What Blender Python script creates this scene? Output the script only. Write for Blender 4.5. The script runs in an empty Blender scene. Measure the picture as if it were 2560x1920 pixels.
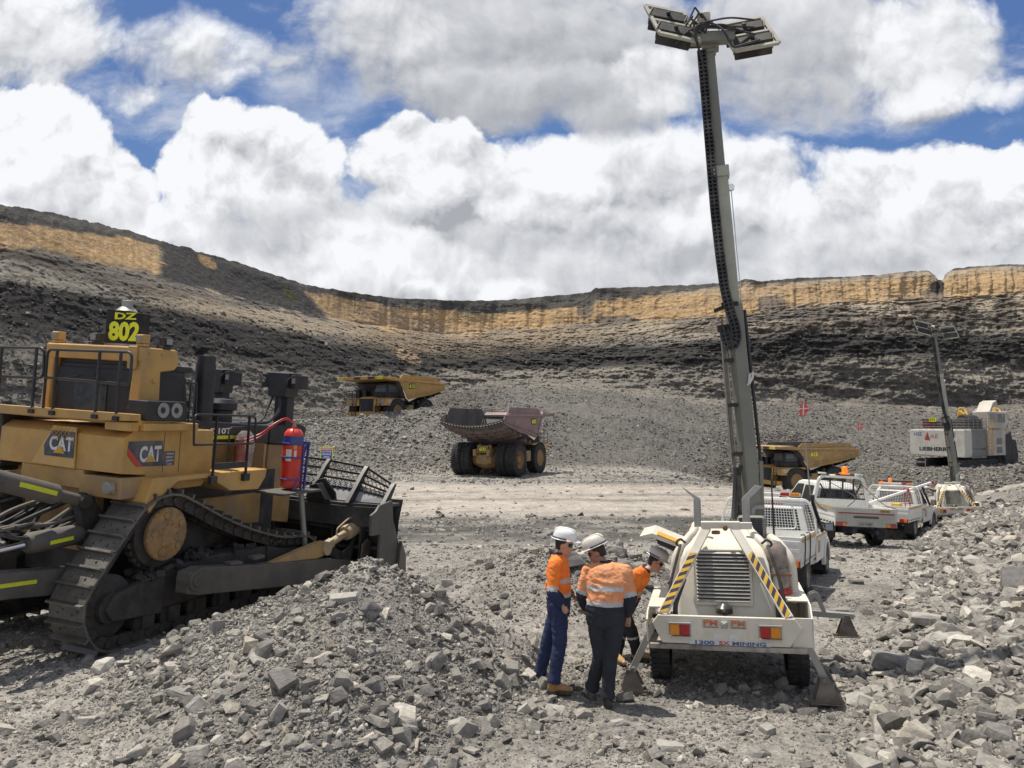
import bpy, bmesh, math, random
import numpy as np
from mathutils import Vector, Matrix, Euler
R = math.radians
rnd = random.Random(7)
SC = bpy.context.scene
COL = SC.collection
# ------------------------------------------------------------------ camera
F, CX, CY, HZ, CZ = 1971.0, 1280.0, 960.0, 1060.0, 3.1
cd = bpy.data.cameras.new('camera'); cam = bpy.data.objects.new('camera', cd); COL.objects.link(cam)
cd.sensor_fit = 'HORIZONTAL'; cd.sensor_width = 36; cd.lens = 36 * F / 2560
cd.clip_start = .05; cd.clip_end = 4000
cam.location = (0, 0, CZ); cam.rotation_euler = (R(90) + math.atan((HZ - CY) / F), 0, 0)
SC.camera = cam
SC.render.engine = 'CYCLES'
SC.view_settings.view_transform = 'Standard'; SC.view_settings.look = 'None'
SC.view_settings.gamma = 1; SC.view_settings.exposure = 0.06
# ------------------------------------------------------------------ sun
SUNV = Vector((-.27, .16, .95)).normalized()
sd = bpy.data.lights.new('sun', 'SUN'); sd.energy = 5.0; sd.angle = R(.5); sd.color = (1, .935, .84)
sun = bpy.data.objects.new('sun', sd); COL.objects.link(sun)
sun.rotation_euler = SUNV.to_track_quat('Z', 'Y').to_euler(); sun.location = (-20, 10, 60)
# ------------------------------------------------------------------ node helpers
class NT:
    def __init__(s, t): s.t = t; s.n = t.nodes; s.l = t.links
    def new(s, ty, **k):
        n = s.n.new(ty)
        for a, b in k.items(): setattr(n, a, b)
        return n
    def put(s, sock, v):
        if isinstance(v, bpy.types.NodeSocket): s.l.new(v, sock)
        elif v is not None:
            if isinstance(v, (tuple, list)) and len(v) == 3 and sock.type == 'RGBA': v = (*v, 1)
            sock.default_value = v
    def m(s, op, a, b=None, c=None, clamp=False):
        n = s.new('ShaderNodeMath', operation=op); n.use_clamp = clamp
        s.put(n.inputs[0], a); s.put(n.inputs[1], b); s.put(n.inputs[2], c); return n.outputs[0]
    def vm(s, op, a, b=None):
        n = s.new('ShaderNodeVectorMath', operation=op); s.put(n.inputs[0], a); s.put(n.inputs[1], b); return n.outputs[0]
    def mix(s, f, a, b, mode='MIX'):
        n = s.new('ShaderNodeMix', data_type='RGBA', blend_type=mode); s.put(n.inputs[0], f); s.put(n.inputs[6], a); s.put(n.inputs[7], b); return n.outputs[2]
    def noise(s, vec, scale, detail=4, rough=.55, dist=0, out=0):
        n = s.new('ShaderNodeTexNoise'); s.put(n.inputs['Vector'], vec); s.put(n.inputs['Scale'], scale)
        s.put(n.inputs['Detail'], detail); s.put(n.inputs['Roughness'], rough); s.put(n.inputs['Distortion'], dist); return n.outputs[out]
    def ramp(s, v, a, b, c=0., d=1., smooth=True):
        n = s.new('ShaderNodeMapRange'); n.interpolation_type = 'SMOOTHSTEP' if smooth else 'LINEAR'
        for i, x in enumerate((v, a, b, c, d)): s.put(n.inputs[i], x)
        return n.outputs[0]
# ------------------------------------------------------------------ world: broken cumulus over blue
W = bpy.data.worlds.new('World'); SC.world = W; W.use_nodes = True
w = NT(W.node_tree); w.n.clear()
sky = w.new('ShaderNodeTexSky', sky_type='NISHITA'); sky.sun_disc = False
sky.sun_elevation = math.asin(SUNV.z); sky.sun_rotation = math.atan2(SUNV.x, SUNV.y)
tc = w.new('ShaderNodeTexCoord'); D = tc.outputs['Generated']
sx = w.new('ShaderNodeSeparateXYZ'); w.put(sx.inputs[0], D)
yy = w.m('MAXIMUM', w.m('ABSOLUTE', sx.outputs[1]), .12)
U = w.m('DIVIDE', sx.outputs[0], yy); V = w.m('DIVIDE', sx.outputs[2], yy)
def uv(px, py): return (px - CX) / F, (HZ - py) / F
def blob(px, py, rx, ry, wt, warp=0):
    u, v = uv(px, py)
    a = w.m('DIVIDE', w.m('SUBTRACT', U2, u), rx / F); b = w.m('DIVIDE', w.m('SUBTRACT', V2, v), ry / F)
    r = w.m('ADD', w.m('MULTIPLY', a, a), w.m('MULTIPLY', b, b))
    return w.m('MULTIPLY', w.m('EXPONENT', w.m('MULTIPLY', r, -1)), wt)
def total(L):
    o = L[0]
    for x in L[1:]: o = w.m('ADD', o, x)
    return o
cv = w.new('ShaderNodeCombineXYZ'); w.put(cv.inputs[0], U); w.put(cv.inputs[1], V); w.put(cv.inputs[2], 3.7)
UV = cv.outputs[0]
n0 = w.noise(UV, 4.5, 2, .5, 0, 1); n00 = w.noise(UV, 26, 3, .55, 0, 1)          # domain warps
wc = w.vm('ADD', UV, w.vm('ADD', w.vm('MULTIPLY', w.vm('SUBTRACT', n0, (.5, .5, .5)), (.09, .07, 0)), w.vm('MULTIPLY', w.vm('SUBTRACT', n00, (.5, .5, .5)), (.022, .022, 0))))
sx2 = w.new('ShaderNodeSeparateXYZ'); w.put(sx2.inputs[0], wc); U2, V2 = sx2.outputs[0], sx2.outputs[1]
def billow(vec):
    n = w.new('ShaderNodeTexVoronoi', feature='SMOOTH_F1', voronoi_dimensions='2D'); n.normalize = True; w.put(n.inputs['Vector'], vec)
    for k_, v_ in (('Scale', 13), ('Detail', 3.2), ('Roughness', .52), ('Lacunarity', 2.3), ('Smoothness', .35)): n.inputs[k_].default_value = v_
    return w.m('SUBTRACT', 1, n.outputs['Distance'])
bw = billow(wc); bw2 = billow(w.vm('ADD', wc, (-.008, .014, 0)))
fb = w.noise(wc, 7, 10, .60); fs1 = w.noise(wc, 7, 2.5, .5); fb2 = w.noise(w.vm('ADD', wc, (-.012, .026, 0)), 7, 2.5, .5)
rel = w.m('ADD', w.m('MULTIPLY', w.m('SUBTRACT', bw2, bw), 1.5), w.m('ADD', w.m('MULTIPLY', w.m('SUBTRACT', fb2, fs1), 2.4), w.m('MULTIPLY', w.m('SUBTRACT', fb, fs1), -.35)))       # >0 on sides turned away from the sun
edge = w.m('ADD', w.m('MULTIPLY', w.m('SUBTRACT', bw, .62), 2.2), w.m('MULTIPLY', w.m('SUBTRACT', fb, .5), 2.6))
lf = w.m('MULTIPLY', w.m('SUBTRACT', w.noise(wc, 2.6, 3, .5), .5), .9)
WHT, GRY = (9.0, 9.15, 9.4), (3.9, 4.05, 4.4)
bl = w.mix(w.ramp(V, .1, .6), w.mix(.8, sky.outputs[0], (1.2, 2.5, 5.4)), w.mix(.8, sky.outputs[0], (.75, 1.65, 4.2)))
wisp = w.noise(w.vm('MULTIPLY', wc, (1., 2.4, 1)), 5, 8, .62)
cur = w.mix(w.m('MULTIPLY', w.ramp(wisp, .47, .80), .85), bl, (7.2, 7.5, 8.0))
# cloud heaps, far to near: px, py, rx, ry, edge noise, softness, tone (0 white .. 1 grey), base darkening
HEAPS = [(1280, 760, 2600, 260, .55, .5, .42, .1), (60, 60, 200, 210, .75, .9, .34, .45), (480, 120, 200, 120, .95, 1.5, .2, .6), (820, 230, 170, 130, .8, 2.6, .25, .0), (1560, 600, 1300, 190, .7, .5, .45, .35), (300, 620, 700, 130, .6, .5, .36, .3),
         (1390, 450, 360, 120, .6, .45, .12, .9), (1760, 450, 330, 150, .6, .5, .25, .9), (2230, 470, 210, 120, .6, .5, .10, .9), (2480, 500, 260, 170, .6, .4, .06, .95),
         (1240, 60, 560, 260, .55, .7, .60, .75), (930, 60, 240, 150, .6, 1.2, .42, .6), (1480, 250, 210, 110, .55, .8, .66, .5), (1250, 230, 330, 110, .5, 1.0, .62, .5), (2060, 90, 430, 215, .55, .7, .58, .75), (2330, 110, 220, 180, .6, .7, .28, .7), (1620, 190, 140, 100, .6, .8, .35, .5),
         (40, 350, 230, 170, .55, .35, .05, .8), (200, 440, 190, 130, .6, .35, .03, .9), (300, 560, 240, 90, .5, .5, .30, .5), (60, 500, 200, 110, .5, .6, .30, .6),
         (560, 420, 190, 150, .6, .35, .02, .7), (720, 450, 170, 150, .6, .38, .06, 1.2), (520, 330, 70, 90, .6, .4, .0, .4), (690, 350, 100, 80, .6, .4, .02, .4), (700, 560, 210, 80, .5, .7, .50, .5), (880, 620, 200, 90, .5, .6, .30, .7),
         (1080, 440, 190, 140, .55, .35, .02, 1.3), (1010, 370, 100, 80, .5, .4, .0, .6), (1330, 490, 200, 80, .5, .5, .08, .7), (1000, 650, 300, 90, .5, .7, .30, .5), (1900, 500, 200, 90, .5, .6, .22, .8), (1620, 560, 220, 80, .5, .8, .30, .7), (2250, 600, 300, 90, .5, .8, .40, .5),
         (350, 225, 90, 50, 1.4, 1.6, .05, .3), (1070, 715, 90, 46, .7, .9, .12, .5), (1265, 705, 100, 44, .7, 1., .16, .5), (2440, 215, 150, 50, 1.1, 1.3, .05, .4)]
for (px_, py_, rx_, ry_, en, so, tn, bd) in HEAPS:
    u_, v_ = uv(px_, py_)
    a_ = w.m('MULTIPLY', w.m('SUBTRACT', U2, u_), F / rx_); b_ = w.m('MULTIPLY', w.m('SUBTRACT', V2, v_), F / ry_)
    r_ = w.m('ADD', w.m('MULTIPLY', a_, a_), w.m('MULTIPLY', b_, b_))
    f_ = w.m('ADD', w.m('SUBTRACT', 1, r_), w.m('MULTIPLY', edge, en))
    mk = w.ramp(f_, 0, so * (.72 if so < .45 else 1))
    sh = w.m('ADD', w.m('ADD', w.m('MULTIPLY', w.m('SUBTRACT', .25, b_), bd * .55), tn), w.m('ADD', w.m('MULTIPLY', rel, max(.35, 1.5 - 1.7 * tn)), w.m('MULTIPLY', lf, .6)))
    cur = w.mix(mk, cur, w.mix(w.ramp(sh, 0, 1, 0, 1, False), WHT, GRY))
over = w.m('MULTIPLY', w.ramp(V, .60, .85), w.ramp(w.noise(D, 2.2, 5, .5), .40, .55))
fin = w.mix(over, cur, (5.2, 5.2, 5.2))
bg = w.new('ShaderNodeBackground'); bg.inputs[1].default_value = .1; w.put(bg.inputs[0], fin)
wo = w.new('ShaderNodeOutputWorld'); w.l.new(bg.outputs[0], wo.inputs[0])
W.cycles.sampling_method = 'MANUAL'; W.cycles.sample_map_resolution = 512
# ------------------------------------------------------------------ tagging
def tag(o, label=None, cat=None, group=None, kind=None):
    if label: o['label'] = label
    if cat: o['category'] = cat
    if group: o['group'] = group
    if kind: o['kind'] = kind
    return o
def empty(name, loc, yaw=0, roll=0, pitch=0):
    o = bpy.data.objects.new(name, None); COL.objects.link(o); o.empty_display_size = .3
    o.location = loc; o.rotation_euler = (R(pitch), R(roll), R(-yaw)); return o
def copy_tree(o, parent=None):
    c = o.copy(); COL.objects.link(c)
    if parent: c.parent = parent
    for ch in list(o.children): copy_tree(ch, c)
    return c
# ------------------------------------------------------------------ materials
MATS = {}
def mat(name, c, rough=.6, metal=0., var=.12, dust=.0, bump=.0, scale=6., dustc=(.30, .28, .25), coat=0., alpha=None, emit=None):
    if name in MATS: return MATS[name]
    m = bpy.data.materials.new(name); m.use_nodes = True; t = NT(m.node_tree); p = t.n['Principled BSDF']
    co = t.new('ShaderNodeTexCoord').outputs['Object']
    base = c
    n1 = t.noise(co, scale, 5, .6)
    if var: base = t.mix(t.ramp(n1, .3, .7), tuple(x * (1 - var) for x in c), tuple(min(1, x * (1 + var)) for x in c))
    if dust:
        n2 = t.noise(co, scale * .55, 8, .68)
        base = t.mix(t.m('MULTIPLY', t.ramp(n2, .40, .66), dust), base, dustc)
    t.put(p.inputs['Base Color'], base)
    t.put(p.inputs['Roughness'], t.ramp(n1, .2, .8, max(.03, rough - .1), min(1, rough + .1), False)); p.inputs['Metallic'].default_value = metal
    if coat: p.inputs['Coat Weight'].default_value = coat; p.inputs['Coat Roughness'].default_value = .15
    if bump:
        b = t.new('ShaderNodeBump'); b.inputs['Strength'].default_value = bump; b.inputs['Distance'].default_value = .02
        t.put(b.inputs['Height'], t.noise(co, scale * 5, 4, .6)); t.put(p.inputs['Normal'], b.outputs[0])
    if emit: p.inputs['Emission Color'].default_value = (*emit, 1); p.inputs['Emission Strength'].default_value = .6
    MATS[name] = m; return m
YEL = mat('cat_yellow', (.52, .305, .085), .5, 0, .14, .42, .05, 2.2, (.33, .24, .14))
YELD = mat('dusty_yellow', (.40, .25, .09), .7, 0, .2, .6, .1, 2., (.24, .20, .16))
BLK = mat('black_paint', (.018, .018, .02), .45, 0, .2, .25, .0, 3, (.10, .095, .09))
BLKD = mat('dusty_black', (.03, .03, .031), .65, 0, .2, .45, .1, 4, (.13, .12, .11))
STEEL = mat('worn_track_steel', (.13, .122, .11), .5, .5, .25, .5, .15, 5, (.20, .185, .165))
MUD = mat('muddy_steel', (.045, .041, .037), .9, .1, .3, .45, .4, 5, (.10, .09, .08))
ARM = mat('dusty_arm_steel', (.10, .092, .082), .75, .15, .2, .5, .2, 3, (.17, .152, .13))
CHROME = mat('chrome', (.7, .7, .7), .12, 1, 0)
CABGLASS = mat('cab_dark_glass', (.012, .014, .014), .45, 0, .3, .25, 0, 3, (.05, .05, .045))
GLASS = mat('dark_glass', (.02, .024, .026), .08, 0, 0, .12, 0, 3, (.1, .1, .09))
RUB = mat('tyre_rubber', (.028, .027, .027), .85, 0, .2, .4, .2, 5, (.10, .095, .088))
WHITE = mat('white_paint', (.74, .74, .70), .35, 0, .04, .28, .0, 2.5, (.45, .41, .35))
CREAM = mat('cream_trailer_paint', (.70, .665, .57), .45, 0, .05, .45, .03, 2.6, (.42, .36, .27))
CREAMD = mat('stained_trailer_paint', (.36, .33, .28), .7, 0, .2, .9, .05, 4.5, (.07, .06, .05))
GALV = mat('galvanised_steel', (.33, .33, .31), .5, .3, .1, .3, .05, 4, (.25, .23, .2))
OLIVE = mat('grey_green_mast', (.20, .205, .175), .55, .1, .1, .35, .03, 1.5, (.28, .26, .21))
RED = mat('extinguisher_red', (.62, .035, .02), .35, 0, .08, .15, 0, 5, (.45, .2, .15))
BLUE = mat('bracket_blue', (.03, .05, .24), .45, 0, .1, .2, 0, 6)
LIME = mat('reflective_yellow', (.62, .66, .02), .5, 0, .08, .1, 0, 20)
BRIGHTLIME = mat('number_yellow', (.80, .83, .02), .5, 0, .03)
TRED = mat('tail_lamp_red', (.42, .02, .02), .2, 0, .05)
TAMB = mat('tail_lamp_amber', (.75, .27, .02), .2, 0, .05)
OCHRE = mat('hub_ochre', (.33, .20, .075), .8, 0, .25, .5, .2, 9, (.16, .13, .10))
TXW = mat('lettering_white', (.66, .66, .64), .5, 0, .05)
TXD = mat('lettering_dark', (.03, .03, .05), .5, 0, .05)
TXB = mat('lettering_blue', (.06, .10, .24), .5, 0, .05)
TXR = mat('lettering_red', (.55, .05, .04), .5, 0, .05)
PINK = mat('faded_pink_body', (.31, .205, .20), .65, 0, .15, .85, .1, .8, (.17, .15, .14))
BODYGREY = mat('worn_tray_steel', (.10, .095, .09), .7, .2, .2, .5, .1, 1.2, (.2, .18, .165))
HAZY = mat('hazard_yellow', (.62, .36, .02), .5, 0, .1, .2)
BRONZE = mat('beacon_orange', (.85, .2, .01), .25, 0, .05, emit=(.9, .25, .02))
# ------------------------------------------------------------------ mesh builder
class B:
    def __init__(s): s.v = []; s.f = []; s.mi = []; s.T = Matrix.Identity(4)
    def add(s, vs, fs, mi=0):
        o = len(s.v); s.v += [tuple(s.T @ Vector(p)) for p in vs]; s.f += [tuple(o + i for i in f) for f in fs]; s.mi += [mi] * len(fs); return s
    def bb(s, x0, x1, y0, y1, z0, z1, mi=0):
        return s.add([(x0, y0, z0), (x1, y0, z0), (x1, y1, z0), (x0, y1, z0), (x0, y0, z1), (x1, y0, z1), (x1, y1, z1), (x0, y1, z1)],
                     [(0, 3, 2, 1), (4, 5, 6, 7), (0, 1, 5, 4), (1, 2, 6, 5), (2, 3, 7, 6), (3, 0, 4, 7)], mi)
    def box(s, c, d, rot=(0, 0, 0), mi=0):
        M = Matrix.Translation(c) @ Euler([R(a) for a in rot]).to_matrix().to_4x4(); T0 = s.T; s.T = s.T @ M
        s.bb(-d[0] / 2, d[0] / 2, -d[1] / 2, d[1] / 2, -d[2] / 2, d[2] / 2, mi); s.T = T0; return s
    def ext(s, poly, ax, a, b, mi=0):
        f3 = {'x': lambda p, t: (t, p[0], p[1]), 'y': lambda p, t: (p[0], t, p[1]), 'z': lambda p, t: (p[0], p[1], t)}[ax]
        n = len(poly); vs = [f3(p, a) for p in poly] + [f3(p, b) for p in poly]
        ar = sum(poly[i][0] * poly[(i + 1) % n][1] - poly[(i + 1) % n][0] * poly[i][1] for i in range(n))
        flip = (ar > 0) != (b > a)
        if ax == 'y': flip = not flip
        fs = [tuple(range(n - 1, -1, -1)), tuple(range(n, 2 * n))] + [(i, (i + 1) % n, (i + 1) % n + n, i + n) for i in range(n)]
        if flip: fs = [tuple(reversed(q)) for q in fs]
        return s.add(vs, fs, mi)
    def bar(s, p0, p1, wd, ht=None, up=(0, 0, 1), mi=0):
        p0 = Vector(p0); p1 = Vector(p1); ht = ht or wd; d = (p1 - p0).normalized(); u = Vector(up)
        if abs(d.dot(u)) > .98: u = Vector((0, 1, 0)) if abs(d.y) < .9 else Vector((1, 0, 0))
        x = d.cross(u).normalized(); u = x.cross(d)
        vs = []
        for p in (p0, p1):
            for a, b in ((-1, -1), (1, -1), (1, 1), (-1, 1)): vs.append(p + x * a * wd / 2 + u * b * ht / 2)
        return s.add(vs, [(3, 2, 1, 0), (4, 5, 6, 7), (0, 1, 5, 4), (1, 2, 6, 5), (2, 3, 7, 6), (3, 0, 4, 7)], mi)
    def cyl(s, p0, p1, r, r2=None, n=16, mi=0): return s.lathe([(0, 0), (r, 0), (r2 if r2 is not None else r, 1), (0, 1)], p0, p1, n, mi)
    def lathe(s, prof, p0, p1, n=20, mi=0):
        p0 = Vector(p0); d = Vector(p1) - p0; q = d.normalized().to_track_quat('Z', 'Y'); x = q @ Vector((1, 0, 0)); y = q @ Vector((0, 1, 0))
        vs = []; fs = []; k = len(prof)
        for r, t in prof:
            for i in range(n):
                a = 2 * math.pi * i / n; vs.append(p0 + d * t + (x * math.cos(a) + y * math.sin(a)) * max(r, 1e-4))
        for j in range(k - 1):
            for i in range(n): fs.append((j * n + i, j * n + (i + 1) % n, (j + 1) * n + (i + 1) % n, (j + 1) * n + i))
        return s.add(vs, fs, mi)
    def tube(s, pts, r, n=8, mi=0, closed=False):
        P = [Vector(p) for p in pts]; rr = r if isinstance(r, (list, tuple)) else [r] * len(P); k = len(P); vs = []; fs = []
        ref = None
        for j in range(k):
            if closed: d = (P[(j + 1) % k] - P[j - 1]).normalized()
            else: d = (P[min(j + 1, k - 1)] - P[max(j - 1, 0)]).normalized()
            if ref is None: ref = Vector((0, 0, 1)) if abs(d.z) < .9 else Vector((0, 1, 0))
            x = d.cross(ref).normalized(); ref = x.cross(d).normalized()
            for i in range(n):
                a = 2 * math.pi * i / n; vs.append(P[j] + (x * math.cos(a) + ref * math.sin(a)) * rr[j])
        for j in range(k if closed else k - 1):
            for i in range(n):
                a, b = j * n, ((j + 1) % k) * n; fs.append((a + i, a + (i + 1) % n, b + (i + 1) % n, b + i))
        if not closed: fs += [tuple(range(n - 1, -1, -1)), tuple(range((k - 1) * n, k * n))]
        return s.add(vs, fs, mi)
    def obj(s, name, m, parent=None, bevel=0, ang=35, fix=True, seg=2):
        me = bpy.data.meshes.new(name); me.from_pydata(s.v, [], s.f)
        ms = m if isinstance(m, (list, tuple)) else [m]
        for x in ms: me.materials.append(x)
        if len(ms) > 1: me.polygons.foreach_set('material_index', s.mi)
        bm = bmesh.new(); bm.from_mesh(me); bmesh.ops.remove_doubles(bm, verts=bm.verts, dist=1e-5)
        if fix: bmesh.ops.recalc_face_normals(bm, faces=bm.faces)
        bm.to_mesh(me); bm.free()
        if ang:
            me.polygons.foreach_set('use_smooth', [True] * len(me.polygons)); me.set_sharp_from_angle(angle=R(ang))
        o = bpy.data.objects.new(name, me); COL.objects.link(o)
        if parent: o.parent = parent
        if bevel:
            b = o.modifiers.new('bevel', 'BEVEL'); b.width = bevel; b.segments = seg; b.limit_method = 'ANGLE'; b.angle_limit = R(35); b.harden_normals = True
        return o
def arc(pts, rad, n=5, closed=False):
    P = [Vector(p) for p in pts]; out = [P[0]] if not closed else []
    rng = range(len(P)) if closed else range(1, len(P) - 1)
    for i in rng:
        a = P[i - 1] - P[i]; b = P[(i + 1) % len(P)] - P[i]; r = min(rad, a.length * .45, b.length * .45)
        p = P[i] + a.normalized() * r; q = P[i] + b.normalized() * r
        for k in range(n + 1):
            t = k / n; out.append(p * (1 - t) ** 2 + P[i] * 2 * t * (1 - t) + q * t * t)
    if not closed: out.append(P[-1])
    return out
def text(s, m, parent, org, xd, yd, h, wd=None, bold=.0, name='lettering', shear=0, space=1, depth=.003):
    cu = bpy.data.curves.new(name, 'FONT'); cu.body = s; cu.size = 1; cu.align_x = 'CENTER'; cu.align_y = 'CENTER'; cu.offset = bold; cu.shear = shear
    cu.space_character = space; cu.extrude = 0; cu.resolution_u = 3
    o = bpy.data.objects.new(name, cu); COL.objects.link(o)
    bpy.context.view_layer.update(); dg = bpy.context.evaluated_depsgraph_get()
    me = bpy.data.meshes.new_from_object(o.evaluated_get(dg)); bpy.data.objects.remove(o)
    n = len(me.vertices); a = np.zeros(n * 3); me.vertices.foreach_get('co', a); a = a.reshape(-1, 3)
    mn, mx = a.min(0), a.max(0); c = (mn + mx) / 2; sy = h / (mx[1] - mn[1]); sxx = (wd / (mx[0] - mn[0])) if wd else sy
    X = Vector(xd).normalized(); Y = Vector(yd).normalized(); Z = X.cross(Y).normalized(); O = Vector(org)
    q = np.outer((a[:, 0] - c[0]) * sxx, X) + np.outer((a[:, 1] - c[1]) * sy, Y) + np.array(O + Z * depth)
    me.vertices.foreach_set('co', q.ravel()); me.materials.clear(); me.materials.append(m)
    for p in me.polygons: p.material_index = 0
    me.update(); o = bpy.data.objects.new(name, me); COL.objects.link(o); o.parent = parent; return o
# ------------------------------------------------------------------ numpy noise
def _h(ix, iy, iz):
    h = (ix * 374761393 + iy * 668265263 + iz * 1274126177) & 0xffffffff
    h = ((h ^ (h >> 13)) * 1103515245) & 0xffffffff; h = (h ^ (h >> 16)) & 0xffff
    return h.astype(np.float32) / 32767.5 - 1
def vn(x, y, z):
    xi, yi, zi = np.floor(x), np.floor(y), np.floor(z); fx, fy, fz = x - xi, y - yi, z - zi
    fx, fy, fz = [t * t * (3 - 2 * t) for t in (fx, fy, fz)]; xi, yi, zi = [t.astype(np.int64) for t in (xi, yi, zi)]
    o = 0
    for a in (0, 1):
        for b in (0, 1):
            for c in (0, 1): o = o + _h(xi + a, yi + b, zi + c) * (fx if a else 1 - fx) * (fy if b else 1 - fy) * (fz if c else 1 - fz)
    return o
def fbm(x, y, z, oc=4, g=.5, ridge=False):
    o = 0; a = 1; s = 0
    for i in range(oc):
        n = vn(x + 17.3 * i, y - 9.1 * i, z + 5.7 * i); o = o + a * ((1 - 2 * np.abs(n)) if ridge else n); s += a; a *= g; x, y, z = x * 2.03, y * 2.03, z * 2.03
    return o / s
def sst(v, a, b): t = np.clip((v - a) / (b - a), 0, 1); return t * t * (3 - 2 * t)
# ------------------------------------------------------------------ terrain
K = np.array([-1400, -900, 0, 400, 770, 1000, 1110, 1250, 1400, 1600, 1800, 2000, 2150, 2300, 2430, 2560, 3400, 4200.])
def tab(*v): return np.array(v, float)
C_D = [tab(55, 60, 60, 66, 74, 78, 78, 79, 82, 88, 97, 108, 100, 88, 86, 84, 80, 75),          # toe of the bund
       tab(60, 62, 66, 74, 84, 89, 90, 92, 94, 97, 103, 117, 108, 95, 94, 92, 88, 82),         # bund ridge
       tab(64, 66, 70, 79, 89, 94, 97, 101, 104, 106, 113, 125, 122, 118, 116, 114, 104, 98),  # bench behind it
       tab(68, 70, 76, 90, 112, 132, 140, 147, 148, 146, 146, 148, 149, 150, 151, 150, 138, 125),
       tab(70, 73, 79, 94, 118, 141, 150, 157, 158, 156, 153, 154, 155, 155, 156, 154, 142, 130),
       tab(74, 77, 85, 102, 130, 153, 162, 170, 171, 168, 162, 163, 163, 164, 164, 161, 149, 136),
       tab(78, 81, 90, 110, 143, 170, 178, 186, 187, 183, 172, 171, 171, 171, 170, 166, 154, 142),
       tab(82, 85, 94, 117, 149, 175, 183, 191, 192, 188, 177, 175, 175, 175, 174, 170, 158, 146)]
C_P = [None,
       tab(1030, 1030, 1042, 1048, 1050, 1030, 1020, 1062, 1100, 1120, 1150, 1150, 1160, 1176, 1174, 1170, 1120, 1100),
       tab(1036, 1036, 1052, 1056, 1060, 1056, 1046, 1022, 1035, 1050, 1085, 1080, 1120, 1150, 1150, 1150, 1080, 1050),
       tab(990, 1000, 1020, 1030, 1030, 1005, 985, 965, 960, 980, 1000, 1010, 1010, 1015, 1015, 1010, 960, 930),
       tab(860, 880, 900, 920, 935, 900, 890, 885, 890, 890, 900, 900, 900, 895, 895, 890, 850, 820),
       tab(650, 680, 720, 770, 832, 855, 860, 860, 855, 845, 825, 800, 790, 785, 782, 780, 740, 700),
       tab(510, 540, 607, 686, 785, 822, 835, 825, 812, 800, 790, 762, 750, 742, 736, 730, 690, 650),
       tab(400, 430, 507, 600, 711, 744, 751, 749, 728, 713, 704, 694, 688, 678, 670, 658, 620, 590)]
SK = np.array([[-1400, 400], [0, 507], [100, 524], [200, 546], [300, 568], [400, 600], [470, 618], [500, 630], [600, 655], [700, 690], [770, 711], [850, 724], [920, 735], [1000, 744], [1080, 748],
               [1180, 751], [1250, 749], [1300, 745], [1400, 736], [1478, 728], [1490, 718], [1560, 716], [1700, 711], [1760, 708], [1850, 700], [1868, 694], [1900, 700], [2000, 693],
               [2080, 690], [2200, 685], [2250, 679], [2330, 673], [2345, 684], [2353, 697], [2366, 697], [2372, 682], [2390, 670], [2450, 661], [2560, 657], [3400, 620], [4200, 590.]])
def pz(py, d): return CZ + (HZ - py) / F * d
def zbase(x, y):
    z = np.interp(y, [0, 12, 15, 23, 28, 32, 45, 75, 110], [0, 0, -.13, -.5, -.97, -1.1, -1.5, -1.75, -1.9])
    z = z - 3.2 * sst(x, 12, 34) * sst(y, 42, 92)
    return z
MX = [-9, -6.3, -5.3, -4.3, -3.3, -2.4, -1.75, -.9, -.15, .5, 1.3]; MH = [0, .0, .18, .45, .90, 1.24, 1.46, 1.05, .62, .2, 0.]
def zn(x, y):
    z = zbase(x, y)
    h = np.interp(x, MX, MH); yc = 9.75 + .12 * (x + 1.75)
    dy = y - yc; hh = h - np.where(dy < 0, .36 * -dy, .85 * dy); z = z + np.where(hh > .12, hh, .12 * np.exp(np.minimum(hh / .12 - 1, 0))) * (h > 0) * np.minimum(h * 3, 1)
    z = z + .98 * np.exp(-((x - 1.35) / 1.9) ** 2 - ((y - 13.6) / 1.25) ** 2) + .5 * np.exp(-((x + 1.2) / 2.2) ** 2 - ((y - 13.2) / 1.5) ** 2)
    toe = 3.9 + .54 * (y - 9); t = x - toe
    hb = 2.3 * (1 - np.exp(-np.maximum(t, 0) * .16)) * sst(y, 3, 9.5) * (1 - sst(y, 34, 48))
    z = z + hb + .9 * np.exp(-((y - 42) / 6.) ** 2) * sst(t, -2, 8)
    z = z + .30 * sst(-y, -7.2, -3)
    rough = .035 + .05 * sst(hh, -.3, .3) + .10 * sst(t, -.5, 2.5) + .05 * np.exp(-((y - 13.3) / 2.5) ** 2) * sst(x, -3, -1) * (1 - sst(x, 3.2, 4.2))
    far = sst(y, 14, 60); road = sst(y, 33, 38) * (1 - sst(y, 66, 76))
    rough = rough + far * .05 * (1 - .7 * road)
    return z + rough * (fbm(x * 1.6, y * 1.6, x * 0 + 3.3, 4, .6) * 1.5) + .12 * far * fbm(x * .25, y * .25, x * 0 + 9, 3)
def gz(x, y): return float(zn(np.array([float(x)]), np.array([float(y)]))[0])
NSEG = len(C_D)
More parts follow.
